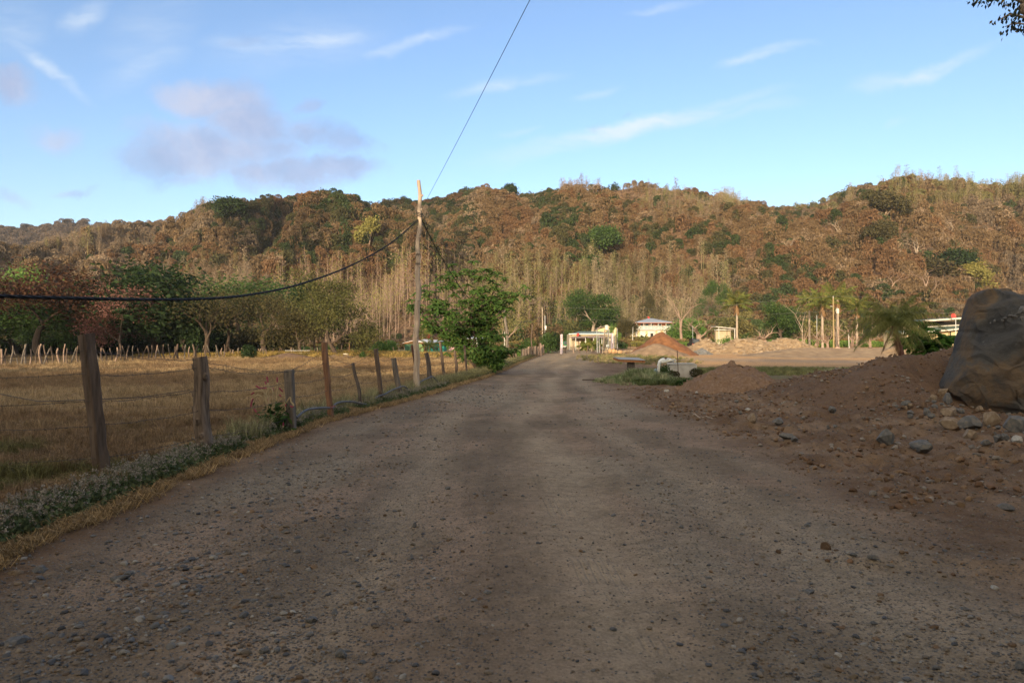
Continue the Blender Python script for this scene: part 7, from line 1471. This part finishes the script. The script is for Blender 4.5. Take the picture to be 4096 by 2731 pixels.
l2 = limb([j + [-.5, .35, .45], W(4300, 160, 9.1), W(4190, 105, 9.0), W(4100, 72, 9.0), W(4040, 60, 9), W(3998, 80, 9)], .04, .006)
l3 = limb([W(4180, 105, 9.0), W(4120, 100, 9), W(4060, 95, 9), W(4020, 108, 9)], .016, .005)
l4 = limb([W(4040, -12, 9), W(3960, -20, 8.9), W(3890, -10, 8.9)], .014, .005); l5 = limb([j, j + [.6, .8, 1.5], j + [1.5, 1.2, 2.8]], .12, .04); l6 = limb([j, j + [-.6, 1.6, 1.8], j + [-.3, 3, 3]], .1, .03)
cent = [(3885, 2), (3900, 12), (3918, 5), (3930, 10), (3950, 6), (3960, 14), (3972, 2), (3985, -2), (4000, 4), (4012, 8), (4025, 22), (4030, 14), (4045, 8), (4060, 12), (4075, 18), (4090, 22), (4070, 34), (4060, 42), (4048, 52), (4035, 60), (4020, 66), (4005, 75), (3992, 88), (4010, 84), (4028, 78), (4045, 70), (4062, 62), (4080, 56), (4092, 66), (4076, 76), (4060, 86), (4044, 98), (4036, 92), (4062, 100), (4080, 92), (4050, 112), (4030, 124), (4016, 130), (4008, 136), (4044, 126), (4064, 116), (4080, 112), (4092, 104), (4090, 122), (4070, 128), (4092, 84), (4084, 40), (4055, 22), (3910, -8), (3940, -10), (3975, -15)]
cent += [(4150 + rg.random() * 260, -60 + rg.random() * 240) for q in range(90)] + [(3880 + rg.random() * 260, -30 - rg.random() * 130) for q in range(60)]
V = []; A_ = []
for (cx_, cy_) in cent:
    c = np.array(W(cx_, cy_ - 8, 9 + rg.normal() * .12)) - off
    for q in range(4):
        d = np.array([rg.normal() * .5, rg.normal() * .5, -1.0]); d /= np.linalg.norm(d); s = np.cross(d, rg.normal(size=3)); s /= np.linalg.norm(s); L_ = .055 + .025 * rg.random(); p0 = c + rg.normal(size=3) * [.03, .04, .02]
        V += [p0, p0 + d * L_ * .45 + s * L_ * .24, p0 + d * L_, p0 + d * L_ * .45 - s * L_ * .24]; A_ += [rg.random() ** 1.2] * 4
lv.add(np.array(V), np.arange(len(V)).reshape(-1, 4), 0, np.array(A_)); C = np.repeat(np.array([l5[-1], l5[8], l6[-1], l6[8]]), 500, 0) + rg.normal(size=(2000, 3)) * .42; leaves(lv, C, .09, rg, 0, 2)
tr.obj('trunk', BARK, e, True); br.obj('branches', BARK_PALE, e, True); lv.obj('leaves', LE, e)

# ------------------------------------------------------------------ sky, sun, camera
if HAZE:
    mb = MB(); box(mb, -1000, 1000, -330, 960, -12, 210); hm = bpy.data.materials.new('haze_air'); hm.use_nodes = True; hn = hm.node_tree; hn.nodes.clear(); ho = hn.nodes.new('ShaderNodeOutputMaterial'); pv = hn.nodes.new('ShaderNodeVolumePrincipled'); pv.inputs['Color'].default_value = (.82, .88, 1, 1); pv.inputs['Density'].default_value = HAZE; hn.links.new(pv.outputs[0], ho.inputs['Volume'])
    o = mb.obj('haze', hm); o['kind'] = 'stuff'; o['label'] = 'faint haze in the air between the road and the hills'
world = bpy.data.worlds.new('World'); SC.world = world; world.use_nodes = True; nt = world.node_tree; N, L = nt.nodes, nt.links; N.clear()
out = N.new('ShaderNodeOutputWorld'); bg = N.new('ShaderNodeBackground'); L.new(bg.outputs[0], out.inputs[0])
sky = N.new('ShaderNodeTexSky'); sky.sky_type = 'NISHITA'; sky.sun_disc = False; sky.sun_elevation = SKY_EL if 'SKY_EL' in globals() else math.radians(14); sky.sun_rotation = math.pi + SUN_AZ; sky.altitude = 50; sky.air_density = 1.0; sky.dust_density = .6; sky.ozone_density = 2.0
tc = N.new('ShaderNodeTexCoord'); sep = N.new('ShaderNodeSeparateXYZ'); L.new(tc.outputs['Generated'], sep.inputs[0])
def mth(op, a, b=None, c=None, clamp=False):
    q = N.new('ShaderNodeMath'); q.operation = op; q.use_clamp = clamp
    for i, v in enumerate((a, b, c)):
        if v is None: continue
        if isinstance(v, (int, float)): q.inputs[i].default_value = v
        else: L.new(v, q.inputs[i])
    return q.outputs[0]
ysafe = mth('MAXIMUM', sep.outputs[1], .05); U_ = mth('DIVIDE', sep.outputs[0], ysafe); V_ = mth('DIVIDE', sep.outputs[2], ysafe); cmb = N.new('ShaderNodeCombineXYZ'); L.new(U_, cmb.inputs[0]); L.new(V_, cmb.inputs[1])
fw = mth('GREATER_THAN', sep.outputs[1], .06)
def warp(scale, amt, detail=6):
    n = noise_node(N, L, cmb.outputs[0], scale, detail, .6); s = N.new('ShaderNodeVectorMath'); s.operation = 'SUBTRACT'; L.new(n.outputs['Color'], s.inputs[0]); s.inputs[1].default_value = (.5, .5, .5)
    k = N.new('ShaderNodeVectorMath'); k.operation = 'SCALE'; L.new(s.outputs[0], k.inputs[0]); k.inputs['Scale'].default_value = amt; a = N.new('ShaderNodeVectorMath'); a.operation = 'ADD'; L.new(cmb.outputs[0], a.inputs[0]); L.new(k.outputs[0], a.inputs[1]); return a.outputs[0]
wc = warp(5, .13, 7); ww = warp(3.2, .10, 5)
def cloud(vec, px, py, rx, ry, ang, amp, inner=0.0):
    m = N.new('ShaderNodeMapping'); m.vector_type = 'TEXTURE'; m.inputs['Location'].default_value = ((px - 2048) / F_, (1400 - py) / F_, 0); m.inputs['Rotation'].default_value = (0, 0, ang); m.inputs['Scale'].default_value = (rx / F_, ry / F_, 1); L.new(vec, m.inputs[0])
    ln = N.new('ShaderNodeVectorMath'); ln.operation = 'LENGTH'; L.new(m.outputs[0], ln.inputs[0]); r = N.new('ShaderNodeMapRange'); r.interpolation_type = 'SMOOTHSTEP'; r.inputs[1].default_value = 1; r.inputs[2].default_value = inner; r.inputs[3].default_value = 0; r.inputs[4].default_value = amp; L.new(ln.outputs['Value'], r.inputs[0]); return r.outputs[0]
def total(lst):
    s = lst[0]
    for q in lst[1:]: s = mth('MAXIMUM', s, q)
    return s
cir = total([cloud(ww, *c) for c in ((1230, 175, 330, 62, .12, .85), (1000, 215, 300, 60, -.15, .35), (1180, 190, 500, 170, .15, .30), (1680, 150, 290, 36, .32, .55), (1560, 190, 200, 40, .32, .4), (3060, 210, 270, 34, .20, .65), (2950, 235, 120, 30, .1, .4), (3720, 275, 420, 44, .26, .6), (3530, 320, 180, 60, .3, .35), (2560, 520, 720, 52, .24, .95), (2150, 610, 400, 50, .12, .35), (1960, 355, 260, 46, .32, .42), (2150, 310, 200, 34, .2, .25), (2390, 375, 150, 30, .2, .3), (2070, 545, 130, 22, .1, .35), (170, 280, 290, 44, -.62, .6), (340, 90, 160, 60, .5, .5), (560, 280, 260, 90, .4, .35), (600, 130, 300, 180, .6, .22), (2650, 8, 200, 24, .05, .35), (3590, 480, 80, 20, .4, .25), (3000, 460, 300, 40, .2, .25), (80, 120, 200, 160, .3, .3))])
mpn = N.new('ShaderNodeMapping'); mpn.inputs['Rotation'].default_value = (0, 0, -.25); mpn.inputs['Scale'].default_value = (1, 5, 1); L.new(ww, mpn.inputs[0]); nz1 = noise_node(N, L, mpn.outputs[0], 7, 8, .62); str_ = N.new('ShaderNodeMapRange'); str_.inputs[1].default_value = .32; str_.inputs[2].default_value = .68; L.new(nz1.outputs[0], str_.inputs[0])
cirm = mth('MULTIPLY', cir, mth('ADD', mth('MULTIPLY', str_.outputs[0], .85), .15))
cum = total([cloud(wc, c[0], c[1], c[2] * 1.55, c[3] * 1.7, *c[4:]) for c in ((870, 400, 230, 90, -.1, 1.0, .2), (760, 640, 270, 120, 0, 1.0, .2), (1010, 500, 240, 100, -.25, .9, .1), (1270, 560, 240, 75, -.25, .85, .1), (1180, 705, 330, 62, 0, 1.0, .2), (700, 740, 160, 50, 0, .8, .1), (1060, 620, 220, 70, 0, .8, .1), (1225, 423, 85, 32, 0, .7, .1), (230, 520, 150, 50, -.15, .75, .1), (30, 330, 120, 70, -.2, .7, .1), (300, 742, 120, 28, 0, .6, .1), (40, 770, 110, 26, -.3, .6, .1), (950, 165, 120, 30, 0, .35), (560, 540, 120, 60, 0, .5), (2370, 470, 50, 20, 0, .35), (2480, 462, 50, 18, 0, .25))])
nz2 = noise_node(N, L, wc, 11, 7, .6); cr2 = N.new('ShaderNodeMapRange'); cr2.inputs[1].default_value = .25; cr2.inputs[2].default_value = .62; L.new(nz2.outputs[0], cr2.inputs[0]); cmr = N.new('ShaderNodeMapRange'); cmr.interpolation_type = 'SMOOTHSTEP'; cmr.inputs[1].default_value = .05; cmr.inputs[2].default_value = 1.1; L.new(mth('MULTIPLY', mth('ADD', cum, mth('MULTIPLY', mth('SUBTRACT', nz2.outputs[0], .5), 1.5)), mth('MINIMUM', mth('MULTIPLY', cum, 4), 1)), cmr.inputs[0]); cumm = cmr.outputs[0]
nz3 = noise_node(N, L, wc, 4.5, 5, .6); ccol = ramp(N, L, nz3.outputs[0], [(.34, (.33, .45, .70)), (.48, (.45, .53, .76)), (.62, (.64, .67, .83))])
SKYK = 1.0
tint = N.new('ShaderNodeMix'); tint.data_type = 'RGBA'; tint.blend_type = 'MULTIPLY'; tint.inputs[0].default_value = 1; L.new(sky.outputs[0], tint.inputs[6]); tint.inputs[7].default_value = SKY_TINT
def mixk(fac, a, b, k):
    m = N.new('ShaderNodeMix'); m.data_type = 'RGBA'; L.new(fac, m.inputs[0]); L.new(a, m.inputs[6])
    if isinstance(b, tuple): m.inputs[7].default_value = b
    else:
        s = N.new('ShaderNodeVectorMath'); s.operation = 'SCALE'; L.new(b, s.inputs[0]); s.inputs['Scale'].default_value = k; L.new(s.outputs[0], m.inputs[7])
    return m.outputs[2]
c1 = mixk(mth('MULTIPLY', mth('MULTIPLY', cirm, fw), 1.15, None, True), tint.outputs[2], (.86 * CK, .95 * CK, 1.04 * CK, 1), 1)
c2 = mixk(mth('MULTIPLY', mth('MULTIPLY', cumm, fw), .85), c1, ccol.outputs[0], CK)
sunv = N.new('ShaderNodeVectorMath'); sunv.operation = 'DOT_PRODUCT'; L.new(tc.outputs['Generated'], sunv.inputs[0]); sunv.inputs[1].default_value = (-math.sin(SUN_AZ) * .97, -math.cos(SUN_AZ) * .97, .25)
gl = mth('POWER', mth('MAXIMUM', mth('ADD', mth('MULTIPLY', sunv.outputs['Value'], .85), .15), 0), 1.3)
ga = N.new('ShaderNodeVectorMath'); ga.operation = 'SCALE'; ga.inputs[0].default_value = (1.68 * CK, 1.23 * CK, .42 * CK); L.new(gl, ga.inputs['Scale'])  # added warm glow in the sky behind the camera, fills the shaded foreground
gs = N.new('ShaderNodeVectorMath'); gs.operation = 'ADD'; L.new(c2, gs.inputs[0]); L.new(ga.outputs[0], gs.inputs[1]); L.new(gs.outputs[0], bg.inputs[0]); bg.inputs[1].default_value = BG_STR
sl = bpy.data.lights.new('sun', 'SUN'); sl.energy = SUN_STR; sl.angle = math.radians(.6); sl.color = SUN_COL; so = bpy.data.objects.new('sun', sl); COL.objects.link(so)
sdir = Vector((math.sin(SUN_AZ) * math.cos(SUN_EL), math.cos(SUN_AZ) * math.cos(SUN_EL), -math.sin(SUN_EL))); so.rotation_euler = sdir.to_track_quat('-Z', 'Y').to_euler(); so.location = (-20, -60, 40)
cam = bpy.data.cameras.new('camera'); co = bpy.data.objects.new('camera', cam); COL.objects.link(co); SC.camera = co
cam.sensor_width = 36; cam.lens = 36 * F_ / 4096; cam.clip_start = .05; cam.clip_end = 3000; co.location = (0, 0, CAMZ); co.rotation_euler = (math.pi / 2 + PITCH, 0, 0)
cam.dof.use_dof = True; cam.dof.focus_distance = 19; cam.dof.aperture_fstop = 4.5
vs = SC.view_settings; vs.view_transform = 'Standard'; vs.look = 'None'; vs.gamma = 1; vs.exposure = EXPO; vs.use_curve_mapping = False
SC.cycles.max_bounces = 5; SC.cycles.diffuse_bounces = 3; SC.cycles.transparent_max_bounces = 4; SC.cycles.use_denoising = True
